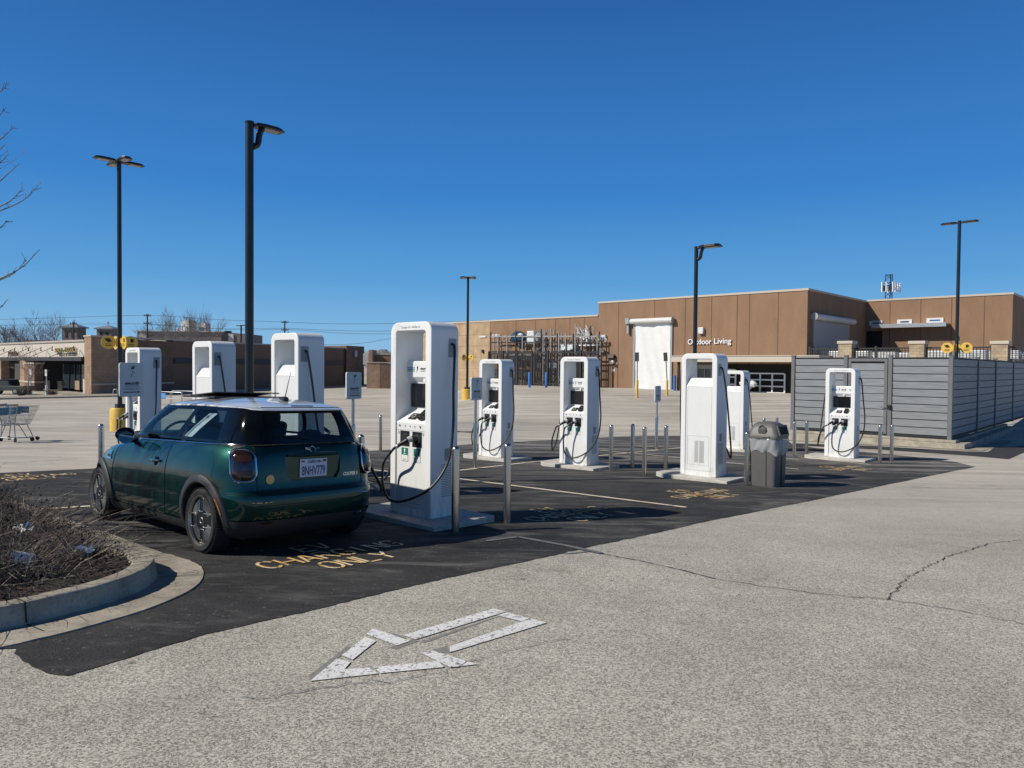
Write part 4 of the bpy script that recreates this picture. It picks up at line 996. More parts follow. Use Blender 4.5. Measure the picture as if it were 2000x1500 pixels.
    aC = (.50, .43)                                                   # rear glass half width (arc)
    for s_ in (1, -1):
        gp('side_window', A((.80, .62)), A((1.86, 1.56)), M['cglass'], .0, s_=s_, z0=.985, z1=1.315, nu=10)
        gp('quarter_window', A((-.02, .04)), A((.73, .56)), M['cglass'], .0, s_=s_, z0=.985, z1=1.315, nu=10)
        gp('door_pillar', A((.72, .55)), A((.81, .64)), M['carb'], .003, s_=s_, nu=3)
        gp('windscreen_pillar', A((1.84, 1.54)), A((2.02, 1.66)), M['carb'], .004, s_=s_, nu=4)
        gp('rear_pillar', aC, A((.0, .06)), M['carb'], .003, s_=s_, nu=16)
        gp('window_seal', A((-.1, -.1)), A((1.95, 1.95)), M['carb'], .005, s_=s_, z0=.965, z1=.992, nu=24)
        gp('window_seal', A((-.1, -.1)), A((1.7, 1.62)), M['carb'], .004, s_=s_, z0=1.305, z1=1.352, nu=24)
    gp('rear_window', (-aC[0]-.0, -aC[1]), (aC[0]+.0, aC[1]), M['cglass2'], .001, z0=1.0, z1=1.30, nu=14)
    gp('rear_window_seal', (-.52, -.52), (.52, .52), M['carb'], .003, z0=.965, z1=1.008, nu=14)
    gp('rear_window_seal', (-.46, -.44), (.46, .44), M['carb'], .003, z0=1.285, z1=1.352, nu=14)
    # windscreen
    def wsp(u, v):
        z = .97+.375*v; w_, xr, xf, pr, pf, xcr, xcf = outline(z, False); y = (u*2-1)*w_*.93
        return Vector((xcf+(xf-xcf)*(1-(abs(y)/w_)**pf)**(1/pf), y, z))
    g = MB(); g.grid(wsp, 16, 8); g.build('windscreen', M['cglass'], t, True, ang=60)
    # ---- roof
    base = ring(1.352, False, .012); n = len(base); cxr = .60; vs = []; rings_ = [1.0, .995, .97, .92, .84, .74, .6, .45, .3, .15, .02]
    for k_ in [1.0] + rings_:
        z = 1.348 if not vs else 1.362+.078*(1-k_**2.6)
        for x, y in base:
            xx = cxr+(x-cxr)*k_; yy = y*k_
            if x < 0: xx -= .055*k_*max(0, min(1, (-x)/.25))*(1 if abs(y) < .44 else max(0, 1-(abs(y)-.44)/.1))
            vs.append((xx, yy, z + (-.03*(xx-cxr)**2)))
    g = MB(); kk = len(rings_)+1
    g.add(vs, [(i*n+j, i*n+(j+1) % n, (i+1)*n+(j+1) % n, (i+1)*n+j) for i in range(kk-1) for j in range(n)] + [tuple(range(n-1, -1, -1))])
    roof = g.build('roof', M['carw'], t, True, ang=45)
    g = MB()
    g.prism([(.70, -.38), (1.25, -.38), (1.28, -.34), (1.28, .34), (1.25, .38), (.70, .38), (.67, .34), (.67, -.34)], lambda u, v, w_: (u, v*(1-.05*(u-.5)), 1.437+w_+(1.28-u)*.065), 0, .012); g.build('sunroof', M['carb'], t)
    g = MB(); g.bx(.64, 1.36, -.40, .40, 1.424, 1.445); g.build('sunroof_frame', M['blk'], t, bevel=.004)
    g = MB(); g.tube([(-.06, 0, 1.422), (.0, 0, 1.430), (.06, 0, 1.436)], [.028, .024, .012], 10); g.tube([(-.03, 0, 1.43), (-.13, 0, 1.70)], [.006, .0022], 6); g.build('roof_antenna', M['blk'], t, True)
    g = MB(); g.tube([(-.345, y, 1.364-.03*(abs(y)/.5)**3) for y in (-.12, 0, .12)], .006, 6); g.build('brake_light', M['tail'], t, True)
    # wiper
    g = MB(); g.tube([arcpt(1.005+.01*i, .02+.07*i, False, .012) for i in range(6)], .006, 6); g.build('rear_wiper', M['blk'], t, True)
    # ---- mirrors
    for s_ in (1, -1):
        g = MB(); c_ = Vector((1.60, s_*.895, .980)); rx, ry, rz_ = .065, .100, .085; vs = []; nu_, nv_ = 20, 12
        for i in range(nv_+1):
            ph = PI*i/nv_
            for j in range(nu_):
                th = 2*PI*j/nu_; x = math.cos(ph); r_ = math.sin(ph)**.8
                vs.append(c_+Vector((rx*(x if x > 0 else x*.45)*1.0, ry*r_*math.cos(th)*s_, rz_*r_*math.sin(th))))
        g.add(vs, [(i*nu_+j, i*nu_+(j+1) % nu_, (i+1)*nu_+(j+1) % nu_, (i+1)*nu_+j) for i in range(nv_) for j in range(nu_)])
        mi = g.build('door_mirror', [M['carw'], M['carb']], t, True, ang=60)
        for p in mi.data.polygons: p.material_index = 0 if p.center.x > 1.604 else 1
        g = MB(); g.cyl((1.768, s_*.975, 1.005), (1.764, s_*.975, 1.005), .001, n=4)
        vs = [(1.5705, s_*(.895+.080*math.cos(2*PI*j/20)), .980+.064*math.sin(2*PI*j/20)) for j in range(20)]; g = MB(); g.add(vs, [tuple(range(20))]); g.build('mirror_glass', M['mirror'], mi)
        g = MB(); g.tube([(1.72, s_*.74, .95), (1.66, s_*.80, .94), (1.60, s_*.87, .95)], [.03, .025, .03], 8); g.build('mirror_foot', M['carb'], mi, True)
    # ---- wheels
    def make_wheel():
        wh = bpy.data.objects.new('wheel', None); COL.objects.link(wh); wh.parent = t
        g = MB(); rt = .300; hwid = .098
        prof = [(.226, -.085), (.240, -.094), (.272, -.098), (rt-.018, -.090), (rt-.004, -.072), (rt, -.05), (rt, .05), (rt-.004, .072), (rt-.018, .090), (.272, .098), (.240, .094), (.226, .085)]
        g.lathe(prof, n=64, axis='Y', cap=False); ty = g.build('tyre', M['tyre'], wh, True, ang=30)
        g = MB()
        for k in range(60):
            a = 2*PI*k/60
            for yy in (-.062, .062):
                d_ = Matrix.Rotation(-a, 3, 'Y'); g.box(d_ @ Vector((rt+.001, yy, 0)), (.006, .045, .016), mtx=d_)
        g.build('tread', M['tyre'], ty)
        g = MB(); g.lathe([(.230, .05), (.236, .080), (.231, .093), (.222, .091), (.217, .07)], n=64, axis='Y', cap=False); g.build('rim_edge', M['rimb'], wh, True, ang=40)
        g = MB(); g.lathe([(.221, .055), (.15, .064), (.06, .070), (.02, .068), (.001, .068)], n=48, axis='Y'); g.build('rim', M['rimd'], wh, True)
        g = MB()
        for k, (ln, wd, r0) in enumerate(((.125, .038, .082), (.10, .062, .108), (.125, .038, .082), (.175, .062, .032))):
            a = R(90*k); c_, s2 = math.cos(a), math.sin(a)
            def q(u, v, h_): return Vector((s2*u + c_*v, h_, c_*u - s2*v))
            rr_ = []
            for (u0, v0, a0) in ((r0+ln-.012, wd-.012, 0), (r0+.012, wd-.012, 90), (r0+.012, -wd+.012, 180), (r0+ln-.012, -wd+.012, 270)):
                for i in range(4): th = R(a0+30*i); rr_.append((u0+.012*math.cos(th), v0+.012*math.sin(th)))
            pts = [q(u, v, .073-.02*max(0, (u-.08))) for u, v in rr_]; pts.append(pts[0]); g.tube(pts, .0036, 6, False)
        g.build('rim_blade', M['rimb'], wh, True)
        g = MB()
        for k in range(4):
            a = R(90*k+45); 
            for i in range(-5, 6):
                d_ = Matrix.Rotation(R(90*k+45+i*5.2), 3, 'Y'); g.box(d_ @ Vector((0, .068, .15)), (.004, .006, .085), mtx=d_)
        g.build('rim_rib', M['gink'], wh)
        g = MB(); g.tube([(.026*math.cos(R(a)), .074, .026*math.sin(R(a))) for a in range(0, 361, 24)], .004, 6, False); g.build('hub_ring', M['rimb'], wh, True)
        return wh
    w0 = make_wheel()
    for i, (wx, s_) in enumerate(((0, 1), (2.495, 1), (0, -1), (2.495, -1))):
        if i: 
            wc = w0.copy(); COL.objects.link(wc); wc.parent = t
            for ch in w0.children:
                c2 = ch.copy(); COL.objects.link(c2); c2.parent = wc
                for g2 in ch.children: c3 = g2.copy(); COL.objects.link(c3); c3.parent = c2
        else: wc = w0
        wc.location = (wx, s_*.740, .300); wc.rotation_euler = (0, R(4 if i != 1 else 25), 0 if s_ > 0 else PI)
    # ---- interior
    for s_ in (1, -1):
        g = MB(); m1 = Matrix.Rotation(R(-14), 3, 'Y')
        g.box((.95, s_*.36, .88), (.12, .46, .52), mtx=m1); st = g.build('front_seat', M['seat'], t, bevel=.045)
        g = MB(); g.lathe([(.0, -.10), (.09, -.095), (.125, -.06), (.135, 0), (.12, .06), (.085, .095), (.0, .10)], n=16, axis='Z', cap=False); o = g.build('head_rest', M['seat'], st, True); o.location = (.86, s_*.36, 1.215); o.scale = (.42, 1.0, .95)
        g = MB(); g.lathe([(.0, -.07), (.11, -.06), (.14, -.02), (.14, .02), (.10, .06), (.0, .07)], n=16, axis='Z', cap=False); o = g.build('rear_head_rest', M['seat'], t, True); o.location = (.02, s_*.33, 1.05); o.scale = (.5, 1, .9)
    g = MB(); g.box((.02, 0, .82), (.16, 1.2, .38), mtx=Matrix.Rotation(R(-12), 3, 'Y')); g.build('rear_seat', M['seat'], t, bevel=.04)
    g = MB(); g.box((1.85, 0, .93), (.45, 1.3, .12)); g.build('dashboard', M['blk'], t, bevel=.04)
    g = MB(); sc0 = Vector((1.50, .36, .97)); mr = Matrix.Rotation(R(-28), 3, 'Y')
    g.tube([sc0 + mr @ Vector((0, .18*math.cos(R(a)), .18*math.sin(R(a)))) for a in range(0, 361, 15)], .016, 8, False); g.box(sc0, (.04, .34, .05), mtx=mr); g.build('steering_wheel', M['blk'], t, True)
    g = MB(); g.box((-.30, 0, .93), (.30, 1.05, .02)); g.build('parcel_shelf', M['blk'], t)
    g = MB(); g.grid(lambda u, v: sidept(1.0+.27*v, .66-.30*v-(.15)*u, False, -.02, 1), 3, 6); ps = g.build('paper_sheet', M['paper'], t, True, fix=False); ps['label'] = 'white printed sheet inside the quarter window'
    g = MB()
    for k in range(9): g.grid(lambda u, v, k=k: sidept(1.02+.006*v+.018*k, .645-.30*((.02+.018*k)/.27)-(.05 if k < 8 else .04)-.06*u, False, -.0185, 1), 2, 1)
    g.grid(lambda u, v: sidept(1.215+.03*v, .38-.05*u, False, -.0185, 1), 2, 1); g.build('sheet_print', M['gink'], ps)
    # the waist rises gently toward the tail
    def warp(o):
        if o.type == 'MESH' and o.name.split('.')[0] not in ('tyre', 'tread'):
            mt = o.matrix_parent_local if False else o.matrix_local
            for v in o.data.vertices:
                q = mt @ v.co if o.parent == t else v.co
                if q.z > .55:
                    kx = max(0, min(1, (2.0-q.x)/2.4)); wz = min(1, (q.z-.55)/.40) if q.z < .97 else max(0, 1-(q.z-.97)/.39)
                    v.co.z += .050*kx*wz
    for o in list(t.children_recursive):
        p_ = o
        while p_.parent and p_.parent != t: p_ = p_.parent
        if p_.name.split('.')[0] == 'wheel': continue
        warp(o)
    return t
car = make_car()
# cable from the nearest charger's left side to the car's right rear wing
c1 = CHG['c1']
def wpt(o, v): return o.location + Matrix.Rotation(o.rotation_euler.z, 3, 'Z') @ Vector(v)
mwc = car.matrix_world.copy()
carP = lambda x, y, z: mwc @ Vector((x, y, z))
st = wpt(c1, (-W/2-.005, .10, 2.02))
pts = [st, wpt(c1, (-W/2-.06, .095, 1.94)), wpt(c1, (-W/2-.15, .04, 1.4)), wpt(c1, (-W/2-.16, -.05, .8)), wpt(c1, (-W/2-.14, -.14, .42)), wpt(c1, (-W/2-.30, -.22, .33)), wpt(c1, (-W/2-.60, -.34, .45)),
       carP(-.30, -1.02, .45), carP(-.16, -1.00, .68), carP(-.10, -.94, .80), carP(-.08, -.86, .82)]
mb = MB(); cable(mb, pts, .016); o = mb.build('charging_cable', M['rub'], None, True); tag(o, 'thick black cable drooping between the nearest charger and the green car', 'cable')
mb = MB(); mb.tube([carP(-.16, -1.0, .70), carP(-.10, -.93, .80), carP(-.06, -.83, .82)], [.022, .034, .036], 12); q = mb.build('car_plug', M['blk'], o, True)
# ================================================================ waste bin
def make_bin():
    p = hit(1515.5, 953.5); t = thing('waste_bin', (0, 0, 0), R(GY), 'grey plastic waste bin with domed lid and clear bag beside a stainless bollard', 'waste bin')
    s = .25; c = p - UX*s + VY*s; t.location = (c.x, c.y, gz(c.x, c.y))
    def sq(h, r, z, n=5):
        P = []
        for cx_, cy_, a0 in ((h-r, h-r, 0), (-h+r, h-r, 90), (-h+r, -h+r, 180), (h-r, -h+r, 270)):
            for i in range(n+1): th = R(a0+90*i/n); P.append((cx_+r*math.cos(th), cy_+r*math.sin(th), z))
        return P
    def stack(levels, fl=True):
        g = MB(); rs = [sq(*l) for l in levels]; n = len(rs[0]); g.add([v for r_ in rs for v in r_], [(i*n+j, i*n+(j+1) % n, (i+1)*n+(j+1) % n, (i+1)*n+j) for i in range(len(rs)-1) for j in range(n)] + [tuple(range(n-1, -1, -1)), tuple((len(rs)-1)*n+j for j in range(n))]); return g
    g = stack([(.225, .07, .01), (.232, .07, .04), (.252, .075, .80)])
    g.build('bin_body', M['can'], t, True)
    g = MB()
    for (x, y) in ((-.0, -1), (.12, -1), (-.12, -1)): 
        if x == 0: g.box((.07, -.243, .40), (.012, .004, .76), mtx=Matrix.Rotation(R(1.4), 3, 'X'))
    for dy in (-.02, .02): g.box((.245, dy, .40), (.004, .02, .74), mtx=Matrix.Rotation(R(1.4), 3, 'Y'))
    g.build('bin_groove', M['blk'], t)
    rr_ = random.Random(8); g = MB(); ring_n = 72; vs = []; lv = [(.262, .86), (.270, .83), (.272, .77), (.272, .71), (.264, .655), (.258, .625)]
    def even(h_, z):
        P = sq(h_, .085, z, 6); P.append(P[0]); ac = [0.]
        for p_, q_ in zip(P, P[1:]): ac.append(ac[-1]+math.hypot(q_[0]-p_[0], q_[1]-p_[1]))
        out = []; j = 0
        for i in range(96):
            t_ = ac[-1]*i/96
            while ac[j+1] < t_: j += 1
            f_ = (t_-ac[j])/max(1e-9, ac[j+1]-ac[j]); out.append((P[j][0]+(P[j+1][0]-P[j][0])*f_, P[j][1]+(P[j+1][1]-P[j][1])*f_, z))
        return out
    for k, (h_, z) in enumerate(lv):
        b = even(h_, z)
        for i, v in enumerate(b):
            w_ = .007*math.sin(i*1.1+k*1.3)+.006*math.sin(i*2.3-k*2.1)+.010*math.sin(i*.37+k); s2 = 1+w_/h_ * (0 if k == 0 else 1)
            side = v[0] > .1
            vs.append((v[0]*s2, v[1]*s2, z + (-.05*max(0, v[0])/.25 if k >= 3 else 0) + .018*math.sin(i*.55+1)*(k/4)))
    n = len(vs)//len(lv); g.add(vs, [(i*n+j, i*n+(j+1) % n, (i+1)*n+(j+1) % n, (i+1)*n+j) for i in range(len(lv)-1) for j in range(n)])
    o = g.build('bin_bag', M['bagm'], t, True, ang=70)
    g = stack([(.272, .08, .835), (.276, .08, .85), (.276, .08, .885), (.268, .085, .91), (.245, .09, 1.0), (.205, .09, 1.08), (.15, .08, 1.115), (.05, .04, 1.13)])
    lid = g.build('bin_lid', M['can'], t, True, ang=40)
    g = MB(); mx = Matrix.Rotation(R(-17), 3, 'Y'); g.box((.257, 0, .985), (.03, .40, .19), mtx=mx); g.build('lid_flap_surround', M['can'], lid, bevel=.012)
    g = MB(); g.box((.264, 0, .985), (.028, .30, .135), mtx=mx); g.build('lid_opening', M['void'], lid)
    g = MB(); g.box((.0, -.262, .95), (.14, .018, .14), mtx=Matrix.Rotation(R(15), 3, 'X')); g.lathe([(.065, -.008), (.05, .010), (.0, .010)], c=(0, -.252, 1.01), axis='Y', n=16, cap=False); g.build('lid_recess', M['can'], lid, bevel=.02)
    g = MB(); g.tube([(.02, -.285, .885), (.13, -.287, .88)], .012, 8); g.build('bag_clip', M['can'], t, True)
    return t
bm_ = glass('thin_clear_bag', (.86, .88, .89)); bm_.node_tree.nodes['Glossy BSDF'].inputs['Roughness'].default_value = .18
nt = bm_.node_tree; df = nn(nt, 'ShaderNodeBsdfDiffuse'); df.inputs[0].default_value = (.70, .73, .75, 1); mx2 = nn(nt, 'ShaderNodeMixShader'); mx2.inputs[0].default_value = .38
om = nt.nodes['Material Output']; src = om.inputs[0].links[0].from_socket; nt.links.new(src, mx2.inputs[1]); nt.links.new(df.outputs[0], mx2.inputs[2]); nt.links.new(mx2.outputs[0], om.inputs[0])
M['bagm'] = bm_
make_bin()

# ================================================================ planted island
TOPE = [(-6.4, .74), (-5.07, 2.26), (-4.1, 3.36), (-3.5, 4.05), (-3.1, 4.55), (-2.93, 4.83), (-2.81, 5.11), (-2.76, 5.48), (-2.84, 5.83), (-3.0, 6.07), (-3.22, 6.27), (-3.45, 6.44), (-4.3, 7.2), (-5.6, 8.35), (-7.3, 9.85), (-9.6, 11.9)]
path = [Vector((p.x, p.y, 0)) for p in catmull([(x, y, 0) for x, y in TOPE], 6)]
def offp(o):
    out = []
    for i, p in enumerate(path):
        d = (path[min(i+1, len(path)-1)]-path[max(i-1, 0)]).normalized(); nrm = Vector((d.y, -d.x, 0)); q = p+nrm*o; out.append(q)
    return out
krnd = random.Random(2)
def kerb_sweep(name, prof, m, rough=.004):
    L = [offp(o) for o, z in prof]; g = MB(); vs = []
    for i in range(len(path)):
        for k, (o, z) in enumerate(prof):
            q = L[k][i]; j = krnd.uniform(-rough, rough) if 0 < z else 0; vs.append((q.x+j, q.y+j, gz(q.x, q.y)+z+j*.5))
    n = len(prof); g.add(vs, [(i*n+k, i*n+k+1, (i+1)*n+k+1, (i+1)*n+k) for i in range(len(path)-1) for k in range(n-1)])
    return g.build(name, m, None, True, ang=32)
kb = kerb_sweep('kerb', [(-.155, -.02), (-.155, .130), (-.145, .142), (-.02, .150), (-.005, .145), (.004, .130), (.02, .03), (.03, .012), (.372, .013), (.378, -.02)], M['conc']); kb['kind'] = 'structure'
jl = MB()
for i in (9, 25, 47, 64):
    for o0, o1, z0, z1 in ((-.15, .006, .146, .1515), (.0, .025, .02, .149), (.02, .37, .012, .0145)):
        a = path[i]; d = (path[i+1]-path[i]).normalized(); nr = Vector((d.y, -d.x, 0)); p0 = a+nr*o0; p1 = a+nr*o1
        zg = gz(a.x, a.y); w_ = d*.005
        if z1-z0 > .05: jl.add([(p1-w_+Vector((0, 0, zg+z0)))[:], (p1+w_+Vector((0, 0, zg+z0)))[:], (p0+w_+nr*.008+Vector((0, 0, zg+z1)))[:], (p0-w_+nr*.008+Vector((0, 0, zg+z1)))[:]], [(0, 1, 2, 3)])
        else: jl.add([(p0-w_+Vector((0, 0, zg+z1+.001)))[:], (p0+w_+Vector((0, 0, zg+z1+.001)))[:], (p1+w_+Vector((0, 0, zg+z1+.001)))[:], (p1-w_+Vector((0, 0, zg+z1+.001)))[:]], [(0, 1, 2, 3)])
jl.build('kerb_joint', M['crack'], kb)
inner = [(q.x, q.y) for q in offp(-.15)]
poly_i = inner + [(-13, 9.5), (-10, 3.0), (-7.5, .2)]
soil = sheet('planting_bed', poly_i, M['soil'], .11, .16, kind='structure')
for v in soil.data.vertices: v.co.z += .05*mnoise.noise(Vector((v.co.x*3, v.co.y*3, 0))) + .03*mnoise.noise(Vector((v.co.x*9, v.co.y*9, 0)))
def inside(x, y, poly):
    c = False; j = len(poly)-1
    for i in range(len(poly)):
        if (poly[i][1] > y) != (poly[j][1] > y) and x < (poly[j][0]-poly[i][0])*(y-poly[i][1])/(poly[j][1]-poly[i][1])+poly[i][0]: c = not c
        j = i
    return c
def dist_edge(x, y): return min(math.hypot(x-q[0], y-q[1]) for q in inner)
rg = random.Random(21)
tw = MB(); lf = MB(); pal = MB(); cnt = 0
shr = [(-3.9, 5.7, .46), (-4.3, 6.3, .55), (-4.9, 6.6, .6), (-4.2, 5.1, .5), (-5.3, 7.3, .6), (-4.9, 5.4, .6), (-3.6, 5.2, .4), (-5.7, 6.4, .7), (-6.2, 7.6, .7), (-4.6, 4.4, .5), (-3.55, 6.1, .45), (-4.6, 7.0, .5), (-5.6, 8.0, .6), (-3.9, 6.6, .4), (-5.4, 4.6, .5), (-5.2, 3.9, .5), (-6.6, 8.6, .7)]
while cnt < 3900:
    if rg.random() < .8:
        s_ = rg.choice(shr); a = rg.uniform(0, 2*PI); d = abs(rg.gauss(0, .26)); x = s_[0]+d*math.cos(a); y = s_[1]+d*math.sin(a); hgt = s_[2]*.74*rg.uniform(.35, 1.0); ox, oy = (x-s_[0]), (y-s_[1])
    else: x = rg.uniform(-7.5, -3.0); y = rg.uniform(3.6, 9.); hgt = rg.uniform(.08, .35); ox, oy = rg.uniform(-.2, .2), rg.uniform(-.2, .2)
    if not inside(x, y, poly_i) or dist_edge(x, y) < .06: continue
    cnt += 1; z = gz(x, y)+.10; k = max(.25, 1-max(0, (.35-dist_edge(x, y)))*1.4); hgt *= k
    dx, dy = ox*1.1+rg.gauss(0, .22)*hgt/.4+.02, oy*1.1+rg.gauss(0, .22)*hgt/.4; r_ = rg.uniform(.0016, .0040)
    P = [(x, y, z), (x+dx*.25, y+dy*.25, z+hgt*.45), (x+dx*.65+rg.uniform(-.03, .03), y+dy*.65+rg.uniform(-.03, .03), z+hgt*.82), (x+dx, y+dy, z+hgt*rg.uniform(.85, 1.1))]
    (pal if rg.random() < .16 else tw).tube(P, [r_, r_*.85, r_*.6, r_*.35], 3, False)
    for q in range(rg.randint(1, 3)):
        b = Vector(P[rg.choice((1, 2))]); e = b+Vector((rg.gauss(0, .07), rg.gauss(0, .07), rg.uniform(.02, .12))); (tw if rg.random() < .85 else pal).tube([b, e], [r_*.6, r_*.3], 3, False)
        if rg.random() < .9:
            s2 = rg.uniform(.005, .012); u = Vector((rg.gauss(0, 1), rg.gauss(0, 1), rg.gauss(0, 1))).normalized()*s2; w_ = u.orthogonal().normalized()*s2*rg.uniform(.5, 1); lf.add([e-u, e-w_, e+u, e+w_], [(0, 1, 2, 3)])
for k in range(9000):
    x = rg.uniform(-7.0, -3.0); y = rg.uniform(3.6, 8.8)
    if not inside(x, y, poly_i) or dist_edge(x, y) < .0: continue
    z = gz(x, y)+.12+rg.uniform(0, .05); s2 = rg.uniform(.008, .024); u = Vector((rg.gauss(0, 1), rg.gauss(0, 1), rg.gauss(0, .4))).normalized()*s2; w_ = u.cross(Vector((rg.gauss(0, .5), rg.gauss(0, .5), 1))).normalized()*s2*rg.uniform(.3, .8); p = Vector((x, y, z)); (pal if rg.random() < .10 else lf).add([p-u, p-w_, p+u, p+w_], [(0, 1, 2, 3)])
gc = tw.build('ground_cover', M['twig'], fix=False); tag(gc, kind='stuff', label='tangle of dry dark twigs filling the kerbed planting bed', cat='ground cover')
o = lf.build('dead_leaves', M['leaf'], gc, fix=False); o['kind'] = 'stuff'; o = pal.build('pale_straw', M['twigl'], gc, fix=False); o['kind'] = 'stuff'
def litter(px, up, name, lab, cat, fn, rx):
    p = hit(*px, up=up); mb, m = fn(); o = mb.build(name, m, None, True, ang=50); o.location = p; o.rotation_euler = rx; tag(o, lab, cat, 'litter in the planting bed'); return o
def cup(): g = MB(); g.lathe([(.036, -.07), (.038, -.06), (.052, .07), (.055, .075), (.049, .07), (.036, -.055)], n=18, cap=False); return g, M['paper']
litter((44, 1090), .27, 'paper_cup', 'crumpled white paper cup lying in the dry twigs near the kerb', 'paper cup', cup, (R(78), R(8), R(-62)))
def scrap(): 
    g = MB(); g.grid(lambda u, v: ((u-.5)*.14, (v-.5)*.06+.012*math.sin(u*7), .015*math.sin(u*9+v*5)), 8, 4); return g, M['paper']
litter((45, 1032), .31, 'plastic_scrap', 'white plastic scrap caught on the twigs behind the paper cup', 'litter', scrap, (R(20), R(10), R(10)))
def bluescr():
    g = MB(); g.grid(lambda u, v: ((u-.5)*.05, (v-.5)*.04, .01*math.sin(u*9+v*5)), 4, 4); return g, M['bluec']
litter((53, 1024), .33, 'blue_wrapper', 'small blue wrapper beside the white scrap in the twigs', 'litter', bluescr, (R(40), 0, 0))
litter((168, 1072), .27, 'paper_scrap', 'pale torn paper in the twigs near the kerb bend', 'litter', scrap, (R(30), R(10), R(70)))
# gravel bits on the lot
gr = MB(); g_r = random.Random(77)
for k in range(420):
    x = g_r.uniform(0, 1700); y = g_r.uniform(905, 1330)
    p = hit(x, y); s_ = g_r.uniform(.002, .0065)*(1 if p.y > 6 else .8)
    gr.add([(p.x+s_*math.cos(a)*g_r.uniform(.7, 1.2), p.y+s_*math.sin(a)*g_r.uniform(.7, 1.2), p.z+.004) for a in (0, 2.1, 4.2)] + [(p.x, p.y, p.z+.004+s_*1.1)], [(0, 1, 3), (1, 2, 3), (2, 0, 3)])
o = gr.build('gravel', M['padc']); o['kind'] = 'stuff'

# ================================================================ bare trees
def grow(mb, p, d, L, r, lev, rnd, up=.12, ns=5, nb=(3, 5), shrink=(.62, .80), wig=.16, minr=.004, buds=False, ang=(25, 50)):
    pts = [Vector(p)]; rs = [r]; q = Vector(p); dd = Vector(d).normalized(); seg = 5 if lev > 1 else 4
    for i in range(seg):
        dd = (dd + Vector((rnd.gauss(0, wig), rnd.gauss(0, wig), rnd.gauss(0, wig)+up))*.5).normalized(); q = q+dd*(L/seg); pts.append(q.copy()); rs.append(max(minr*.5, r*(1-.62*(i+1)/seg)))
    mb.tube(pts, rs, ns if r > .02 else 4 if r > .01 else 3, False)
    if lev == 0:
        if buds:
            for i in range(1, len(pts)):
                e = pts[i]+Vector((rnd.gauss(0, .5), rnd.gauss(0, .5), rnd.uniform(.2, 1))).normalized()*.035; mb.tube([pts[i], e], [rs[i]*1.1, rs[i]*.7], 3, False)
        return
    for k in range(rnd.randint(*nb)):
        f = rnd.uniform(.3, 1.0); i = min(seg-1, int(f*seg)); b = pts[i].lerp(pts[i+1], f*seg-i); ax = (pts[i+1]-pts[i]).normalized()
        pr = ax.orthogonal().normalized(); pr.rotate(Matrix.Rotation(rnd.uniform(0, 2*PI), 3, ax)); a = R(rnd.uniform(*ang)); nd = ax*math.cos(a)+pr*math.sin(a)
        grow(mb, b, nd, L*rnd.uniform(*shrink), max(minr, rs[i]*rnd.uniform(.5, .7)), lev-1, rnd, up, ns, nb, shrink, wig, minr, buds, ang)
    grow(mb, pts[-1], dd, L*rnd.uniform(*shrink), max(minr, rs[-1]), lev-1, rnd, up, ns, nb, shrink, wig, minr, buds, ang)
def bare_tree(loc, h, r, seed, lev, label, name='bare_tree', m='bark', group=None, buds=False, minr=.004, th=.34, nb=(3, 5), limbs=7, ang=(25, 50)):
    t = thing(name, loc, 0, label, 'tree', group); rnd = random.Random(seed)
    tr = MB(); tp = [Vector((0, 0, -.2)), Vector((.02, 0, h*th*.5)), Vector((rnd.uniform(-.1, .1), rnd.uniform(-.1, .1), h*th)), Vector((rnd.uniform(-.15, .15), rnd.uniform(-.15, .15), h*.62))]; tr.tube(catmull(tp, 4), [r*(1-.055*i) for i in range(13)], 9); tr.build('trunk', M[m], t, True)
    cr = MB()
    for k in range(limbs):
        a = 2*PI*k/limbs+rnd.uniform(-.3, .3); z = h*(th*.8+(.62-th*.8)*k/limbs*1.0); el = R(rnd.uniform(25, 55)); d = Vector((math.cos(a)*math.cos(el), math.sin(a)*math.cos(el), math.sin(el)))
        grow(cr, (tp[2].x*.8, tp[2].y*.8, z), d, h*rnd.uniform(.24, .32), r*.42, lev, rnd, buds=buds, minr=minr, nb=nb, ang=ang)
    grow(cr, tp[3], (0, 0, 1), h*.25, r*.45, lev, rnd, buds=buds, minr=minr, nb=nb, ang=ang)
    cr.build('crown', M[m], t, fix=False); return t
TX, TY = -8.9, 6.8
bare_tree((TX, TY, gz(TX, TY)), 6.6, .085, 12, 3, 'young bare tree whose budding twigs reach in from the left edge over the planting bed', buds=True, minr=.0035, th=.26, nb=(2, 3), limbs=9, ang=(20, 42))
tree_near = [o_ for o_ in bpy.data.objects if o_.name == 'bare_tree'][0]
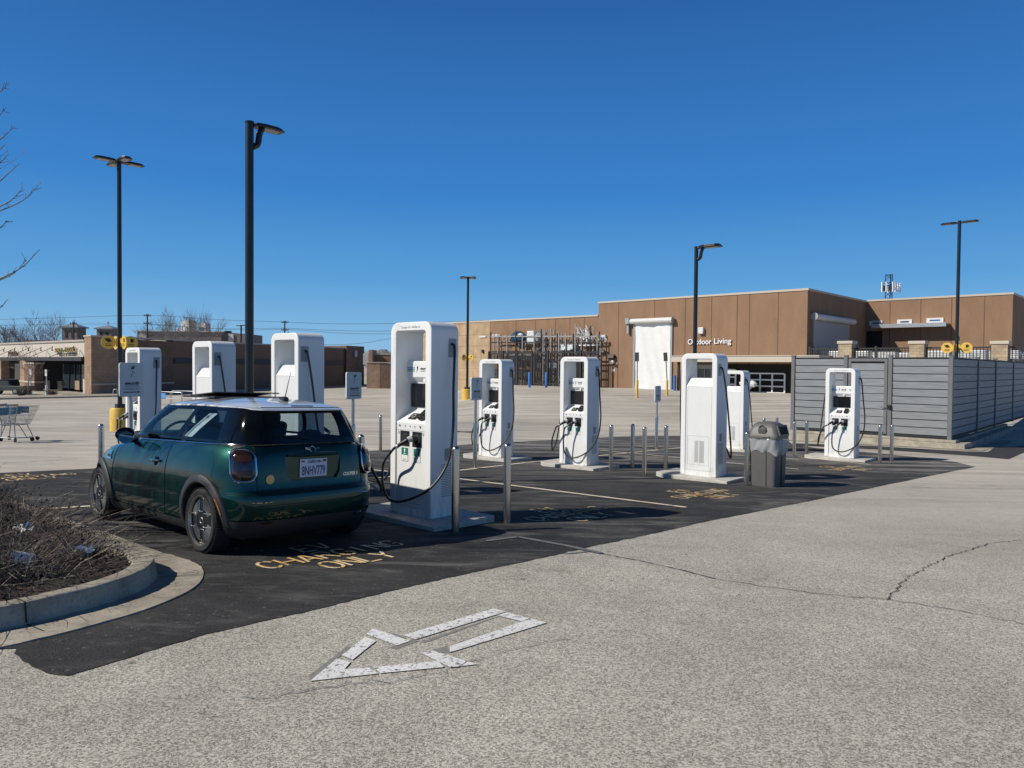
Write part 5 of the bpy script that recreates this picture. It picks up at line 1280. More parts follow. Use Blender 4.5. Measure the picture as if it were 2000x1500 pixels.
# long outer twigs that hang into view
g = MB(); rn = random.Random(3)
for (px, py, L, dd) in ((17, 162, .9, 6.6), (28, 247, 1.1, 6.9), (11, 281, .7, 7.0), (17, 300, .9, 6.5), (36, 321, 1.2, 6.8), (80, 356, 1.7, 6.9), (44, 368, 1.2, 6.7), (14, 431, .7, 6.9), (78, 487, 1.7, 6.7), (52, 508, 1.3, 6.8), (16, 584, .9, 6.9), (8, 214, .5, 6.8)):
    tp = atd(px, py, dd); sl_ = rn.uniform(.30, .62) if py < 450 else rn.uniform(.22, .4); p1_ = tp+Vector((-L*.45, rn.uniform(-.1, .1), -L*sl_*.62)); p2_ = tp+Vector((-L, rn.uniform(-.2, .2), -L*sl_*.95)); rt_ = Vector((TX, TY, gz(TX, TY)+max(1.2, (p2_.z-gz(TX, TY))*.55))); p3_ = p2_.lerp(rt_, .5)+Vector((0, 0, -.1))
    P = catmull([rt_, p3_, p2_, p1_, tp+Vector((-L*.13, 0, -L*.13*.9)), tp], 5); n_ = len(P); rs_ = [.016*(1-i/(n_-1))**1.1+.0023 for i in range(n_)]; g.tube(P, rs_, 5, False)
    for i in range(n_//2, n_-1):
        for q in range(rn.randint(0, 2)):
            b = P[i].lerp(P[i+1], rn.random()); e = b+Vector((rn.uniform(-.02, .07), rn.uniform(-.04, .04), rn.uniform(-.02, .07))); g.tube([b, b.lerp(e, .5)+Vector((0, 0, -.004)), e], [.0026, .0022, .0016], 4, False)
o = g.build('outer_twigs', M['bark'], tree_near, fix=False); o.matrix_parent_inverse = Matrix.Translation(-Vector((TX, TY, gz(TX, TY))))
def ftree(px, d, top, seed, lab, lev=3, m='barkf', base=None):
    p = atd(px, 700, d); zt = atd(px, top, d).z; zb = gz(p.x, p.y); h = zt-zb
    return bare_tree((p.x, p.y, zb), h*.98, h*.02, seed, lev, lab, m=m, group='bare trees behind the buildings', minr=.022 if d > 120 else .02, nb=(3, 4), th=.22, limbs=8, ang=(25, 48))

# ================================================================ grey board enclosure
K = hit(1884, 878)
def colsolve(O, d, px):
    """distance t along d from O (xy) that shows at pixel column px (near the horizon row)"""
    r_ = ray(px, 780); k = r_.x/r_.y; return (k*O.y-O.x)/(d.x-k*d.y)
kz = gz(K.x, K.y)
def enclosure():
    # kerb slab
    L1 = colsolve(K, -UX, 1544); L2 = 11.0
    g = MB(); 
    def kp(a, b): return K - UX*a + VY*b                     # a along long wall to the left, b away
    for (a0, a1, b0, b1, z0, z1) in ((0, L1, 0, L2, -.8, .16), (.30, L1, .26, L2, .16, .25)):
        P = [kp(a0, b0), kp(a1, b0), kp(a1, b1), kp(a0, b1)]; v = [(q.x, q.y, kz+z0) for q in P]+[(q.x, q.y, kz+z1) for q in P]
        g.add(v, [(0, 1, 2, 3), (4, 5, 6, 7), (0, 1, 5, 4), (1, 2, 6, 5), (2, 3, 7, 6), (3, 0, 4, 7)])
    kk_ = g.build('kerb', M['conc'], None, bevel=.015); kk_['kind'] = 'structure'
    g2 = sheet('gutter', [tuple(kp(-.55, -.38)[:2]), tuple(kp(L1, -.38)[:2]), tuple(kp(L1, .05)[:2]), tuple(kp(-.0, .05)[:2]), tuple(kp(0, 6)[:2]), tuple(kp(-.55, 6)[:2])], M['conc'], .012, kind='structure')
    C = kp(.52, .45); zb = kz+.25
    t = thing('board_fence', (C.x, C.y, zb), R(GY), 'tall grey composite board fence enclosure with a gate on a concrete kerb', 'fence')
    H = atd(1862, 697, C.y).z - zb
    fx = lambda px: -colsolve(C, -UX, px)                     # local x (negative to the left)
    fy = lambda px: colsolve(C, VY, px)
    posts_x = [fx(1548), fx(1651), fx(1738), 0]
    posts_y = [fy(1905), fy(1938), fy(1971), fy(1998), fy(1998)+1.9, fy(1998)+3.8]
    def post(x, y):
        g = MB(); g.box((x, y, H/2+.02), (.13, .13, H+.04)); o = g.build('post', M['fpost'], t, bevel=.006); g = MB(); g.box((x, y, H+.05), (.16, .16, .03)); g.build('post_cap', M['fpost'], o, bevel=.006)
    def panel(a, b, axis, n=10):
        g = MB(); dk = MB(); hh = (H-.16)/n; ln = abs(b-a)-.15; c_ = (a+b)/2
        for i in range(n):
            z = .10+hh*(i+.5); tilt = Matrix.Rotation(R(3.0), 3, 'X') if axis == 'x' else Matrix.Rotation(R(3.0), 3, 'Y')
            if axis == 'x': g.box((c_, -.01, z), (ln, .025, hh-.028), mtx=tilt)
            else: g.box((.01, c_, z), (.025, ln, hh-.028), mtx=tilt)
        if axis == 'x':
            dk.box((c_, .02, H/2+.02), (ln+.06, .02, H-.06)); dk.box((c_, -.005, .055), (ln+.04, .06, .06)); dk.box((c_, 0, H-.03), (ln+.04, .06, .04))
        else:
            dk.box((-.02, c_, H/2+.02), (.02, ln+.06, H-.06)); dk.box((.005, c_, .055), (.06, ln+.04, .06)); dk.box((0, c_, H-.03), (.06, ln+.04, .04))
        o = g.build('board_panel', M['fgrey'], t, bevel=.004); dk.build('panel_backing', M['fdark'], o)
    for x in posts_x: post(x, 0)
    for y in posts_y: post(0, y)
    panel(posts_x[0], posts_x[1], 'x'); panel(posts_x[2], 0, 'x')
    ys = [0]+posts_y
    for a, b in zip(ys, ys[1:]): panel(a, b, 'y')
    # gate
    g0, g1 = posts_x[1]+.09, posts_x[2]-.09; g = MB(); fr = .10
    g.box((g0+fr/2, -.02, H/2), (fr, .05, H-.12)); g.box((g1-fr/2, -.02, H/2), (fr, .05, H-.12)); g.box(((g0+g1)/2, -.02, H-.11), (g1-g0-2*fr, .05, .10))
    gt = g.build('gate', M['fpost'], t, bevel=.005)
    g = MB(); hh = (H-.34)/9
    for i in range(9): g.box(((g0+g1)/2, -.02, .12+hh*(i+.5)), (g1-g0-2*fr-.01, .03, hh-.02))
    g.build('gate_boards', M['fgrey'], gt); g = MB(); g.box(((g0+g1)/2, .02, H/2), (g1-g0+.1, .02, H-.05)); g.build('gate_backing', M['fdark'], gt)
    g = MB(); g.box((posts_x[2]-.0, -.09, 1.02), (.10, .05, .16)); g.build('lock_box', M['blk'], t, bevel=.01); g = MB(); g.tube([(g1-.05, -.05, 1.0), (g1-.05, -.10, 1.0), (g1-.20, -.10, .99)], .014, 8); g.build('handle', M['chr'], gt, True)
    # back side of the enclosure and dark inside
    g = MB(); g.box((posts_x[0], 4, H/2), (.03, 8, H-.1)); g.build('side_boards', M['fgrey'], t)
enclosure()

# ================================================================ big store
class Plane:
    def __init__(s, px, y, az): p = atd(px, 720, y); s.O = Vector((p.x, p.y, 0)); s.d = azv(az); s.n = azv(az-90) ; s.az = az   # n points away from viewer side chosen by caller
    def pt(s, px, py, off=0.):
        r_ = ray(px, py); O = s.O + s.n*off; den = r_.x*s.n.x+r_.y*s.n.y; t = (O.x*s.n.x+O.y*s.n.y)/den; p = r_*t; return Vector((p.x, p.y, p.z+CAMZ))
    def x(s, px, off=0., py=720): p = s.pt(px, py, off); return (p.x-s.O.x)*s.d.x+(p.y-s.O.y)*s.d.y
    def z(s, px, py, off=0.): return s.pt(px, py, off).z
SP = Plane(1575, 57.3, 133)                 # facade: local x to the right, y (=n az 43) into the building
st = thing('store_building', (SP.O.x, SP.O.y, 0), R(-43), 'big brown stucco store with an Outdoor Living sign, white roller door and garden yard', 'store building')
X = SP.x; Z = SP.z
zt = Z(1575, 567); zl = Z(1000, 626); zb_ = -1.91+CAMZ
def sbox(name, m, *bs, bev=0., par=None, smooth=False):
    g = MB()
    for b in bs: g.bx(*b)
    return g.build(name, m, par or st, bevel=bev)
xl = X(1168); xt = X(956)
DEP = 13.6
sbox('tall_wall', M['stucco'], (xl, 0, 0, DEP+2, -3, zt))
sbox('low_wall', M['stucco'], (xt, xl, .02, 10, -4, zl))
sbox('tan_wall', M['tan'], (X(800), xt, .0, 10, -5, zl-.02))
xr = X(1975, DEP)
sbox('yard_wall', M['stucco'], (-.0, xr, DEP, DEP+14, -3, Z(1975, 575, DEP)))
zr = Z(1975, 575, DEP)
sbox('coping', M['cap'], (xl-.06, .08, -.06, DEP-.02, zt, zt+.16)); sbox('coping', M['cap'], (X(800), xl-.07, -.05, 10, zl, zl+.15)); sbox('coping', M['cap'], (.10, xr+.06, DEP-.06, DEP+14, zr, zr+.16))
js = [(X(p)-.03, X(p)+.03, -.012, .0, -2, zt-.01) for p in (1207, 1277, 1337, 1388, 1438, 1462, 1518)]
sbox('panel_joint', M['joint'], *js); sbox('panel_joint', M['joint'], *[(X(p, .02)-.03, X(p, .02)+.03, .006, .02, -3, zl-.01) for p in (1007, 1045, 1084, 1112, 1140)])
sbox('panel_joint', M['joint'], *[(X(p, DEP)-.03, X(p, DEP)+.03, DEP-.012, DEP, -2, zr-.01) for p in (1736, 1796, 1856, 1920)])
# roller door with hood
x0, x1 = X(1238), X(1313); zd = Z(1275, 632)
g = MB(); g.grid(lambda u, v: (x0+.15+(x1-x0-.3)*u, -.10+.05*math.sin(u*9+v*4)+.03*math.sin(u*23+v*9), zb_+(zd-zb_)*v), 30, 30); g.build('roller_curtain', M['doorw'], st, True)
sbox('roller_frame', M['lgrey'], (x0-.02, x0+.16, -.14, -.001, zb_, zd), (x1-.16, x1+.02, -.14, -.001, zb_, zd))
g = MB(); g.cyl((x0-.2, -.30, zd+.24), (x1+.12, -.30, zd+.24), .25, n=16); g.build('roller_hood', M['offw'], st, True); g = MB(); g.cyl((x1+.12, -.30, zd+.24), (x1+.18, -.30, zd+.24), .28, n=16); g.box((x0-.5, -.3, zd+.3), (.4, .4, .5)); g.box((x0-.55, -.2, zd-.4), (.2, .2, .9)); g.build('roller_motor', M['grey'], st)
# floodlight clusters
def gadget(px, py, s_, mats=(M['wrap'], M['blk'])):
    x, z = X(px), Z(px, py); g = MB(); rnd = random.Random(px); g.box((x, -.12, z+.1*s_), (.5*s_, .24, .35*s_)); 
    for k in range(3): g.lathe([(.0, -.10), (.13*s_, -.12), (.17*s_, .0), (.0, .12)], c=(x+(k-1)*.38*s_, -.35, z-.18*s_+.12*(k % 2)*s_), n=10, axis='Y', cap=False)
    o = g.build('flood_light', mats[0], st); g = MB()
    for k in range(3): g.lathe([(.0, -.125), (.12*s_, -.128)], c=(x+(k-1)*.38*s_, -.35, z-.18*s_+.12*(k % 2)*s_), n=10, axis='Y')
    g.build('lamp_glass', M['lens'], o)
gadget(1179, 661, 1.2); gadget(1178, 685, .55); gadget(1198, 707, .55)
x, z = X(1196), Z(1196, 697); g = MB(); g.box((x, -.18, z), (.75, .36, .38), mtx=Matrix.Rotation(R(-14), 3, 'X')); g.build('wall_light', M['blk'], st, bevel=.03)
x, z = X(1370), Z(1370, 646); g = MB(); g.box((x, -.15, z), (.50, .3, .55)); g.build('wall_box', M['wrap'], st, bevel=.05)
# personnel door
x0, x1 = X(1190), X(1206.5); zz2 = Z(1198, 713)
dr = sbox('door', M['stucco'], (x0+.05, x1, -.03, -.001, zb_, zz2)); sbox('door_frame', M['joint'], (x0-.06, x0+.04, -.05, -.002, zb_, zz2+.06), (x0+.04, x1+.1, -.05, -.002, zz2, zz2+.07), par=dr)
sbox('door_notice', M['wrap'], (X(1195), X(1201), -.045, -.031, Z(1198, 726), Z(1198, 720)), (X(1197), X(1199), -.045, -.031, Z(1198, 717.5), Z(1198, 715.5)), par=dr)
# vents on the tan block
for (a, b, c, d_) in ((937, 949, 659.5, 656), (962, 976, 659, 653)): sbox('wall_vent', M['offw'], (X(a), X(b), -.10, -.001, Z(a, c), Z(a, d_)))
sbox('wall_lamp', M['blk'], (X(942), X(945), -.18, -.001, Z(943, 689), Z(943, 683)))
# lettering
def sign_text(txt, px0, px1, pyb, pyt):
    vs, fs = text_mesh(txt, 1., bold=.006, align='LEFT', extr=.04); w_ = max(v.x for v in vs); h_ = .73; xa, xb = X(px0), X(px1); s_ = (xb-xa)/w_; zc = Z((px0+px1)/2, pyb); hz = (Z((px0+px1)/2, pyt)-zc)/h_
    g = MB(); g.add([(xa+v.x*s_, -.09-v.z, zc+v.y*hz) for v in vs], fs); return g.build('lettering', mat('sign_white', (.85, .85, .85), .5), st)
sign_text('Outdoor', 1343.5, 1390, 672.5, 661.5); sign_text('Living', 1394.5, 1428.5, 671, 660)
# canopy and the open bay below it
cz0, cz1 = Z(1430, 707, -2.6), Z(1430, 696, -2.6); xa, xb = X(1312, -2.6), X(1600, -2.6)
sbox('canopy', M['canopy'], (xa, xb, -2.6, -.001, cz0+.12, cz1)); sbox('canopy_edge', M['cap'], (xa-.05, xb, -2.68, -2.601, cz0, cz1-.12), (xa, xb, -2.66, -.0, cz1+.001, cz1+.07))
sbox('open_bay', M['void'], (X(1335), -.6, -.02, -.001, zb_, Z(1430, 711)))
sbox('canopy_column', M['fdark'], (X(1324, -2.3), X(1327, -2.3), -2.4, -2.2, zb_, cz0+.1), (X(1352, -.4), X(1356, -.4), -.5, -.3, zb_, cz0))
g = MB(); x0, x1, z0, z1 = X(1362), X(1392), zb_, Z(1377, 712)
sbox('entry_frame', M['grey'], (x0, x0+.12, -.10, -.03, z0, z1), (x1-.12, x1, -.10, -.03, z0, z1), (x0+.12, x1-.12, -.10, -.03, z1-.35, z1), ((x0+x1)/2-.05, (x0+x1)/2+.05, -.10, -.03, z0, z1-.35)); sbox('entry_glass', M['gls'], (x0+.12, x1-.12, -.05, -.03, z0, z1-.35))
# pale sectional garage doors
def garage(pa, pb, ptop, cols, rows):
    x0, x1 = X(pa, -.15), X(pb, -.15); z1 = Z((pa+pb)/2, ptop); z0 = zb_; bs = []; wv = .11
    o = None
    for i in range(cols+1):
        x = x0+(x1-x0)*i/cols; q = sbox('garage_door' if o is None else 'door_mullion', M['white2'], (x-wv/2, x+wv/2, -.20, -.10, z0, z1), par=o); o = o or q
    for j in range(rows+1):
        z = z0+(z1-z0)*j/rows
        sbox('door_rail', M['white2'], (x0+wv/2, x1-wv/2, -.195, -.105, z-wv/2, z+wv/2), par=o)
garage(1405, 1437, 722, 2, 3); garage(1462, 1533, 729.5, 3, 3)
g = MB(); rnd = random.Random(9)
for k in range(9): g.lathe([(.0, -.2), (.25, -.1), (.3, .1), (.0, .25)], c=(X(1474)+rnd.uniform(-.6, .6), -1.0+rnd.uniform(-.2, .2), zb_+.3+rnd.uniform(0, .6)), n=7, cap=False)
o = g.build('snow_pile', M['wrap'], None, True); o.location = st.location; o.rotation_euler = (0, 0, R(-43)); tag(o, 'heap of white sacks before the pale garage door', 'sacks')
# side wall roller door
SD = Plane(1576, 57.35, 43); SD.O = SP.O.copy(); 
def ysd(px): r_ = ray(px, 700); k = r_.x/r_.y; return (k*SP.O.y-SP.O.x)/(SD.d.x-k*SD.d.y)
y0, y1 = ysd(1586), ysd(1656); zd2 = (lambda p: atd(p, 627, SP.O.y+SD.d.y*ysd(p)).z)(1620)
sbox('side_roller_door', M['grey'], (.001, .10, y0, y1, -1, zd2)); g = MB(); g.cyl((.28, y0-.3, zd2+.15), (.28, y1+.4, zd2+.15), .26, n=16); g.build('side_roller_hood', M['offw'], st, True); g = MB(); g.cyl((.28, y0-.45, zd2+.15), (.28, y0-.31, zd2+.15), .30, n=14); g.box((.3, y0-.4, zd2-1.2), (.12, .12, 2.4)); g.box((.2, ysd(1668), zd2-2.0), (.3, .4, .4)); g.build('side_motor', M['grey'], st)
# clerestory windows and awning of the yard wall
for a, b, t_ in ((1697, 1722, 626.5), (1751, 1780, 624), (1808, 1841, 621)):
    z1 = Z((a+b)/2, t_, DEP); z0 = Z((a+b)/2, t_+9.5, DEP)
    o = sbox('high_window', M['offw'], (X(a, DEP), X(b, DEP), DEP-.10, DEP-.001, z0, z1)); sbox('pane', M['sgls'], (X(a, DEP)+.25, X(b, DEP)-.25, DEP-.12, DEP-.101, z0+.15, z1-.15), par=o)
z1 = Z(1845, 630, DEP-1.2); sbox('metal_awning', M['steel2'], (.9, X(1846, DEP-1.2), DEP-1.25, DEP-.001, z1-.12, z1)); sbox('awning_edge', M['steel2'], (.9, X(1846, DEP-1.25), DEP-1.30, DEP-1.251, z1-.32, z1+.02))
sbox('yard_opening', M['void'], (.12, X(1722, DEP), DEP-.03, DEP-.001, -2, z1-.5))
# garden yard fence with stone piers
gf = thing('garden_fence', (SP.O.x, SP.O.y, 0), R(-43), 'black steel garden fence with square stone piers beside the store', 'fence')
zf = Z(1720, 679)
g = MB(); xs_, xe_ = .15, X(2030)
g.bx(xs_, xe_, -.03, .03, zf-.10, zf); g.bx(xs_, xe_, -.03, .03, zf-1.0, zf-.92); g.bx(xs_, xe_, -.03, .03, -.4, -.3)
n_ = int((xe_-xs_)/.20)
for i in range(n_): g.bx(xs_+.20*i, xs_+.20*i+.05, -.02, .02, -1.2, zf-.10)
for i in range(7): g.bx(xs_+2.4*i, xs_+2.4*i+.16, -.06, .06, -1.4, zf+.12)
for k in range(6): g.bx(xs_, xe_, -.012, .012, zf-.23-.13*k, zf-.20-.13*k)
g.build('railing', M['fdark'], gf)
for pa, pb in ((1641, 1667), (1779, 1808), (1938, 1970)):
    z1 = Z(pa, 667); g = MB(); g.bx(X(pa), X(pb), -.5, .5, -2.5, z1-.2); o = g.build('stone_pier', M['stone'], gf); g = MB(); g.bx(X(pa)-.08, X(pb)+.08, -.58, .58, z1-.199, z1+.02); g.build('pier_cap', M['cap'], o, bevel=.03)
# pale stacked goods glimpsed through the fence
rnd = random.Random(31)
for i in range(9):
    x = 1.2+i*1.9; g = MB(); h_ = zf-.16-rnd.uniform(0, .25); g.box((x, 2.4, h_/2-.75), (1.7, 1.2, h_+1.5)); 
    o = g.build('wrapped_pallet', M['wrap'], None, bevel=.08); q = Matrix.Rotation(R(-43), 3, 'Z') @ Vector((0, 0, 0)); o.location = gf.location; o.rotation_euler = (0, 0, R(-43)); tag(o, 'white wrapped pallet behind the garden fence, ' + ['left of the left stone pier', 'hidden partly by the left stone pier', 'first to the right of the left stone pier', 'midway between the left and middle stone piers', 'just behind the middle stone pier', 'first to the right of the middle stone pier', 'beside the yellow discs of the lamp post', 'just left of the right stone pier', 'right of the right stone pier'][i], 'pallet', 'wrapped pallets behind the garden fence')

# ---- storage racks in front of the low wall
YO = -1.05
rk = thing('storage_rack', (SP.O.x, SP.O.y, 0), R(-43), 'open steel storage racks piled with goods behind a black fence', 'storage rack')
g = MB(); gd = MB(); ups = [958, 972, 990, 1007, 1020, 1043, 1057, 1060.5, 1075, 1088, 1091, 1104, 1119, 1123, 1135, 1152, 1166]
for i, p in enumerate(ups):
    top = {1057: 642, 1060.5: 642, 1075: 641.5, 1123: 632, 1152: 636}.get(p, 648+((i*7) % 5)); x = X(p, YO)
    (g if i % 3 else gd).bx(x-.045, x+.045, YO-.045, YO+.045, zb_, Z(p, top, YO)); g.bx(x-.045, x+.045, -.6, -.50, zb_, Z(p, top+2, YO))
for py in (657, 669, 687, 705, 722, 738):
    for a, b in zip(ups, ups[1:]):
        if b-a > 5: z = Z((a+b)/2, py, YO); (gd if py > 660 else g).bx(X(a, YO)+.071, X(b, YO)-.071, YO-.05, YO+.05, z-.06, z+.06)
g.build('upright', M['rack'], rk); gd.build('beam', M['rackd'], rk)
g = MB(); rnd = random.Random(4)
for i in range(26):
    a = rnd.choice(ups[:-1]); b = ups[ups.index(a)+1]; 
    if b-a < 6: continue
    ya, yb2 = rnd.choice(((669, 655), (687, 670), (705, 688), (655, 668), (670, 686)))
    g.tube([(X(a, YO), YO+rnd.uniform(0, .8), Z(a, ya, YO)), (X(b, YO), YO+rnd.uniform(0, .8), Z(b, yb2, YO))], .035, 4)
g.build('brace', M['rack'], rk)
def item(name, lab, cat, fn, m, **k):
    g = MB(); fn(g); o = g.build(name, m, None, **k); o.location = rk.location; o.rotation_euler = (0, 0, R(-43)); tag(o, lab, cat, 'goods on the storage racks'); return o
def heap(xc, zc, w_, h_, seed):
    def f(g):
        rn = random.Random(seed); n1, n2 = 14, 8; vs = []
        for i in range(n2+1):
            ph = PI*i/n2
            for j in range(n1):
                th = 2*PI*j/n1; k = 1+rn.uniform(-.22, .22); vs.append((xc+w_*math.sin(ph)*math.cos(th)*k, YO+.5+.5*math.sin(ph)*math.sin(th), zc-h_*math.cos(ph)*k))
        g.add(vs, [(i*n1+j, i*n1+(j+1) % n1, (i+1)*n1+(j+1) % n1, (i+1)*n1+j) for i in range(n2) for j in range(n1)])
    return f
item('tarped_load', 'blue tarp bundle on top of the storage racks', 'tarp', heap(X(1007, YO), Z(1007, 659, YO), 1.15, .62, 3), M['tarp'], smooth=True)
item('wrapped_load', 'pale wrapped pallet upright on the storage racks', 'pallet', lambda g: g.box((X(1034, YO), YO+.5, Z(1034, 659, YO)), (.95, .9, 1.35)), M['wrap'], bevel=.08)
item('wrapped_load', 'grey wrapped machine beside the pale pallet on the racks', 'machine', heap(X(1046, YO), Z(1046, 658, YO), .4, .55, 5), M['grey'], smooth=True)
def lumber(g):
    rn = random.Random(6)
    for k in range(14): 
        a = 1123+rn.uniform(0, 22); g.tube([(X(a+9, YO), YO+rn.uniform(0, .9), Z(a, 668, YO)), (X(a-3, YO), YO+rn.uniform(0, .9), Z(a, 668-rn.uniform(14, 34), YO))], .07, 4)
item('leaning_pipes', 'bundle of pale poles leaning on the right end of the racks', 'poles', lumber, M['wrap'])
for k, (a, b, t_, bb, mm) in enumerate(((1093, 1118, 671, 684, 'wrap'), (1128, 1160, 672, 676, 'wrap'), (985, 1004, 690, 704, 'grey'), (1010, 1040, 690, 703, 'rack'), (1064, 1086, 706, 720, 'wrap'), (1010, 1030, 724, 737, 'grey'), (1040, 1056, 706, 721, 'rack'), (1088, 1100, 724, 737, 'rack'), (965, 985, 723, 737, 'rack'))):
    item('stacked_goods', ['long pale goods on the upper right shelf', 'thin white sheets on the right rack end', 'grey carton on the left middle shelf', 'dark carton stack on the middle shelf', 'pale carton on the central lower shelf', 'grey carton on the lower left shelf', 'small dark carton on the lower middle shelf', 'dark carton low on the right of the racks', 'dark carton low on the left end of the racks'][k], 'goods',
         lambda g: [g.box((X(a+(b-a)*(i+.5)/4, YO), YO+.5, Z((a+b)/2, (t_+bb)/2, YO)), ((X(b, YO)-X(a, YO))/4*.86, .8, (Z(a, t_, YO)-Z(a, bb, YO))*random.Random(i+k).uniform(.6, 1)), rz=random.Random(i).uniform(-.1, .1)) for i in range(4)], M[mm])
rf = thing('rack_fence', (SP.O.x, SP.O.y, 0), R(-43), 'black picket fence across the foot of the storage racks', 'fence')
g = MB(); Y2 = -1.35
a_, b_ = X(955, Y2), X(1168, Y2); zz1 = Z(1050, 688, Y2)
g.bx(a_, b_, Y2-.04, Y2+.04, zz1-.12, zz1); g.bx(a_, b_, Y2-.04, Y2+.04, zb_+.2, zb_+.3)
n_ = int((b_-a_)/.17)
for i in range(n_): g.bx(a_+.17*i, a_+.17*i+.055, Y2-.02, Y2+.02, zb_-.3, zz1-.12)
g.build('pickets', M['rackd'], rf); g = MB()
for i in range(8): x = a_+(b_-a_)*i/7; g.bx(x-.09, x+.09, Y2-.09, Y2+.09, zb_-.5, zz1+.15)
g.build('post', M['rackd'], rf)
o = sheet('dark_backdrop', [(0, 0), (1, 0), (1, 1)], M['void'], 0, 0); bpy.data.objects.remove(o)
# coloured guard posts
def gpost(px, ytop, ybase, r, m, lab, d=None, grp='guard posts by the store'):
    p = hit(px, ybase); h = atd(px, ytop, p.y).z-p.z; g = MB(); g.lathe([(r, -.3), (r, h-.06), (r*.7, h-.01), (.01, h)], n=14); o = g.build('guard_post', M[m], None, True); o.location = p; return tag(o, lab, 'guard post', grp)
gpost(1034, 727, 757, .11, 'bluep', 'left one of two blue guard posts before the storage racks'); gpost(1067, 727, 757, .11, 'bluep', 'right one of two blue guard posts before the storage racks')
gpost(1288, 732, 759, .12, 'bluep', 'blue guard post at the right side of the white roller curtain'); gpost(1317.5, 733, 763, .12, 'bluep', 'blue guard post left of the dark canopy column')
gpost(757, 738, 751, .12, 'ydisc', 'orange guard post left of the biggest charger, far away')
for px, tilt, lab in ((1244, -.5, 'yellow guard post holding an upright black notice, left of the pair'), (1302.5, -4.5, 'yellow guard post holding a leaning black notice, right of the pair')):
    p = hit(px, 777 if px < 1300 else 773); t = thing('notice_post', p, R(GY), lab, 'notice post', 'yellow notice posts before the store'); hy = atd(px, 743, p.y).z-p.z
    g = MB(); g.lathe([(.09, -.1), (.09, hy), (.06, hy+.03)], n=12); g.build('post_base', M['yell'], t, True); g = MB(); zt_ = atd(px, 690, p.y).z-p.z; tx = Matrix.Rotation(R(tilt), 3, 'Y')
    g.cyl((0, 0, hy), tx @ Vector((0, 0, zt_-hy)) + Vector((0, 0, hy)), .035, n=8); g.build('thin_pole', M['fdark'], t); g = MB(); g.box(tx @ Vector((0, -.04, zt_-hy-.25)) + Vector((0, 0, hy)), (.30, .04, .62), mtx=tx); g.build('notice', M['fdark'], t)

# ================================================================ strip mall at the left
MA = Plane(178, 84, 110); 
c0 = atd(178, 700, 84); A0 = Vector((c0.x, c0.y, 0)); dl = azv(20); df_ = azv(-50)
mall = thing('shop_row', (A0.x, A0.y, 0), 0, 'low brown brick shop row with a cream fascia at far left', 'shop building')
zt = atd(178, 657, 84).z; zg = -3.75+CAMZ
def vprism(name, poly, z0, z1, m, par=None, bev=0):
    g = MB(); g.prism(poly, lambda u, v, w_: (u, v, w_), z0, z1); return g.build(name, m, par or mall, bevel=bev)
def V2(a, b): q = dl*a + df_*b; return (q.x, q.y)
LN = 55.
pl_ = 1.95
# corner pier
vprism('brick_pier', [(0, 0), V2(3.6, 0), V2(3.6, pl_), V2(0, pl_)], zg-1, zt, M['brk'])
# shaded long side: brick near, plain wall after
zw = atd(461, 672, A0.y+dl.y*26).z
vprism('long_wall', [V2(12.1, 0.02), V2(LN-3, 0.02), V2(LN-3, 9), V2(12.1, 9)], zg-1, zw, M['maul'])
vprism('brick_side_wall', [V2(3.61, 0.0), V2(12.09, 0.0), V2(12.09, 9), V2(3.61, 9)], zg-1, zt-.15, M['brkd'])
vprism('wall_cap', [V2(12.1, -.10), V2(LN-3.01, -.10), V2(LN-3.01, 9), V2(12.1, 9)], zw+.001, zw+.18, M['roofd']); vprism('pier_cap', [V2(-.1, -.1), V2(12.09, -.1), V2(12.09, pl_+.1), V2(-.1, pl_+.1)], zt+.001, zt+.15, M['cap'])
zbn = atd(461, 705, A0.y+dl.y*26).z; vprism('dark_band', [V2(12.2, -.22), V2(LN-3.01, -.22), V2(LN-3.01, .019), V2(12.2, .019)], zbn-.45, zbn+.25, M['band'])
zs_ = atd(178, 751, 84).z; vprism('stone_course', [V2(-.1, -.08), V2(12.2, -.08), V2(12.2, -.001), V2(-.1, -.001)], zs_-.08, zs_+.08, M['cap'])
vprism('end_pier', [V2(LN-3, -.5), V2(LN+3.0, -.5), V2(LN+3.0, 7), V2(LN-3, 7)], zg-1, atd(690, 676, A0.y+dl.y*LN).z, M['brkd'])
g = MB(); q = V2(LN-.2, -.75); g.box((q[0], q[1], 3.6), (.45, .45, 1.2)); g.build('wall_light', M['wrap'], mall, bevel=.1)
g = MB(); q = V2(6.5, -.12); g.box((q[0], q[1], atd(205, 718, 90).z), (.45, .25, .95), rz=R(-20)); g.build('wall_light', M['wrap'], mall, bevel=.08)
# lit facade
FL = 62.
zc1 = atd(163, 666, 84).z; zc0 = atd(163, 697, 84).z
FP = Plane(165, 84.9, -50); FP.n = azv(40)
def fcol(px): r_ = ray(px, 700); k = r_.x/r_.y; b = (k*A0.y-A0.x)/(df_.x-k*df_.y); return b
def fbox(name, m, pa, pb, z0, z1, o0, o1, par=None):
    b0, b1 = fcol(pa), fcol(pb); nv = azv(-140); P = [df_*b0+nv*o0, df_*b1+nv*o0, df_*b1+nv*o1, df_*b0+nv*o1]
    g = MB(); g.prism([(p.x, p.y) for p in P], lambda u, v, w_: (u, v, w_), z0, z1); return g.build(name, m, par or mall)
fbox('fascia', M['eifs'], 163, -330, zc0, zc1, -.2, -6); fbox('fascia_cap', M['roofd'], 162.5, -330, zc1+.001, zc1+.22, -.05, -6)
zdk = atd(163, 705, 84).z; fbox('awning_band', M['band'], 163, -330, zdk, zc0-.001, .25, -6)
fbox('shop_interior', M['void'], 163, -330, zg, zdk-.001, -2.6, -6)
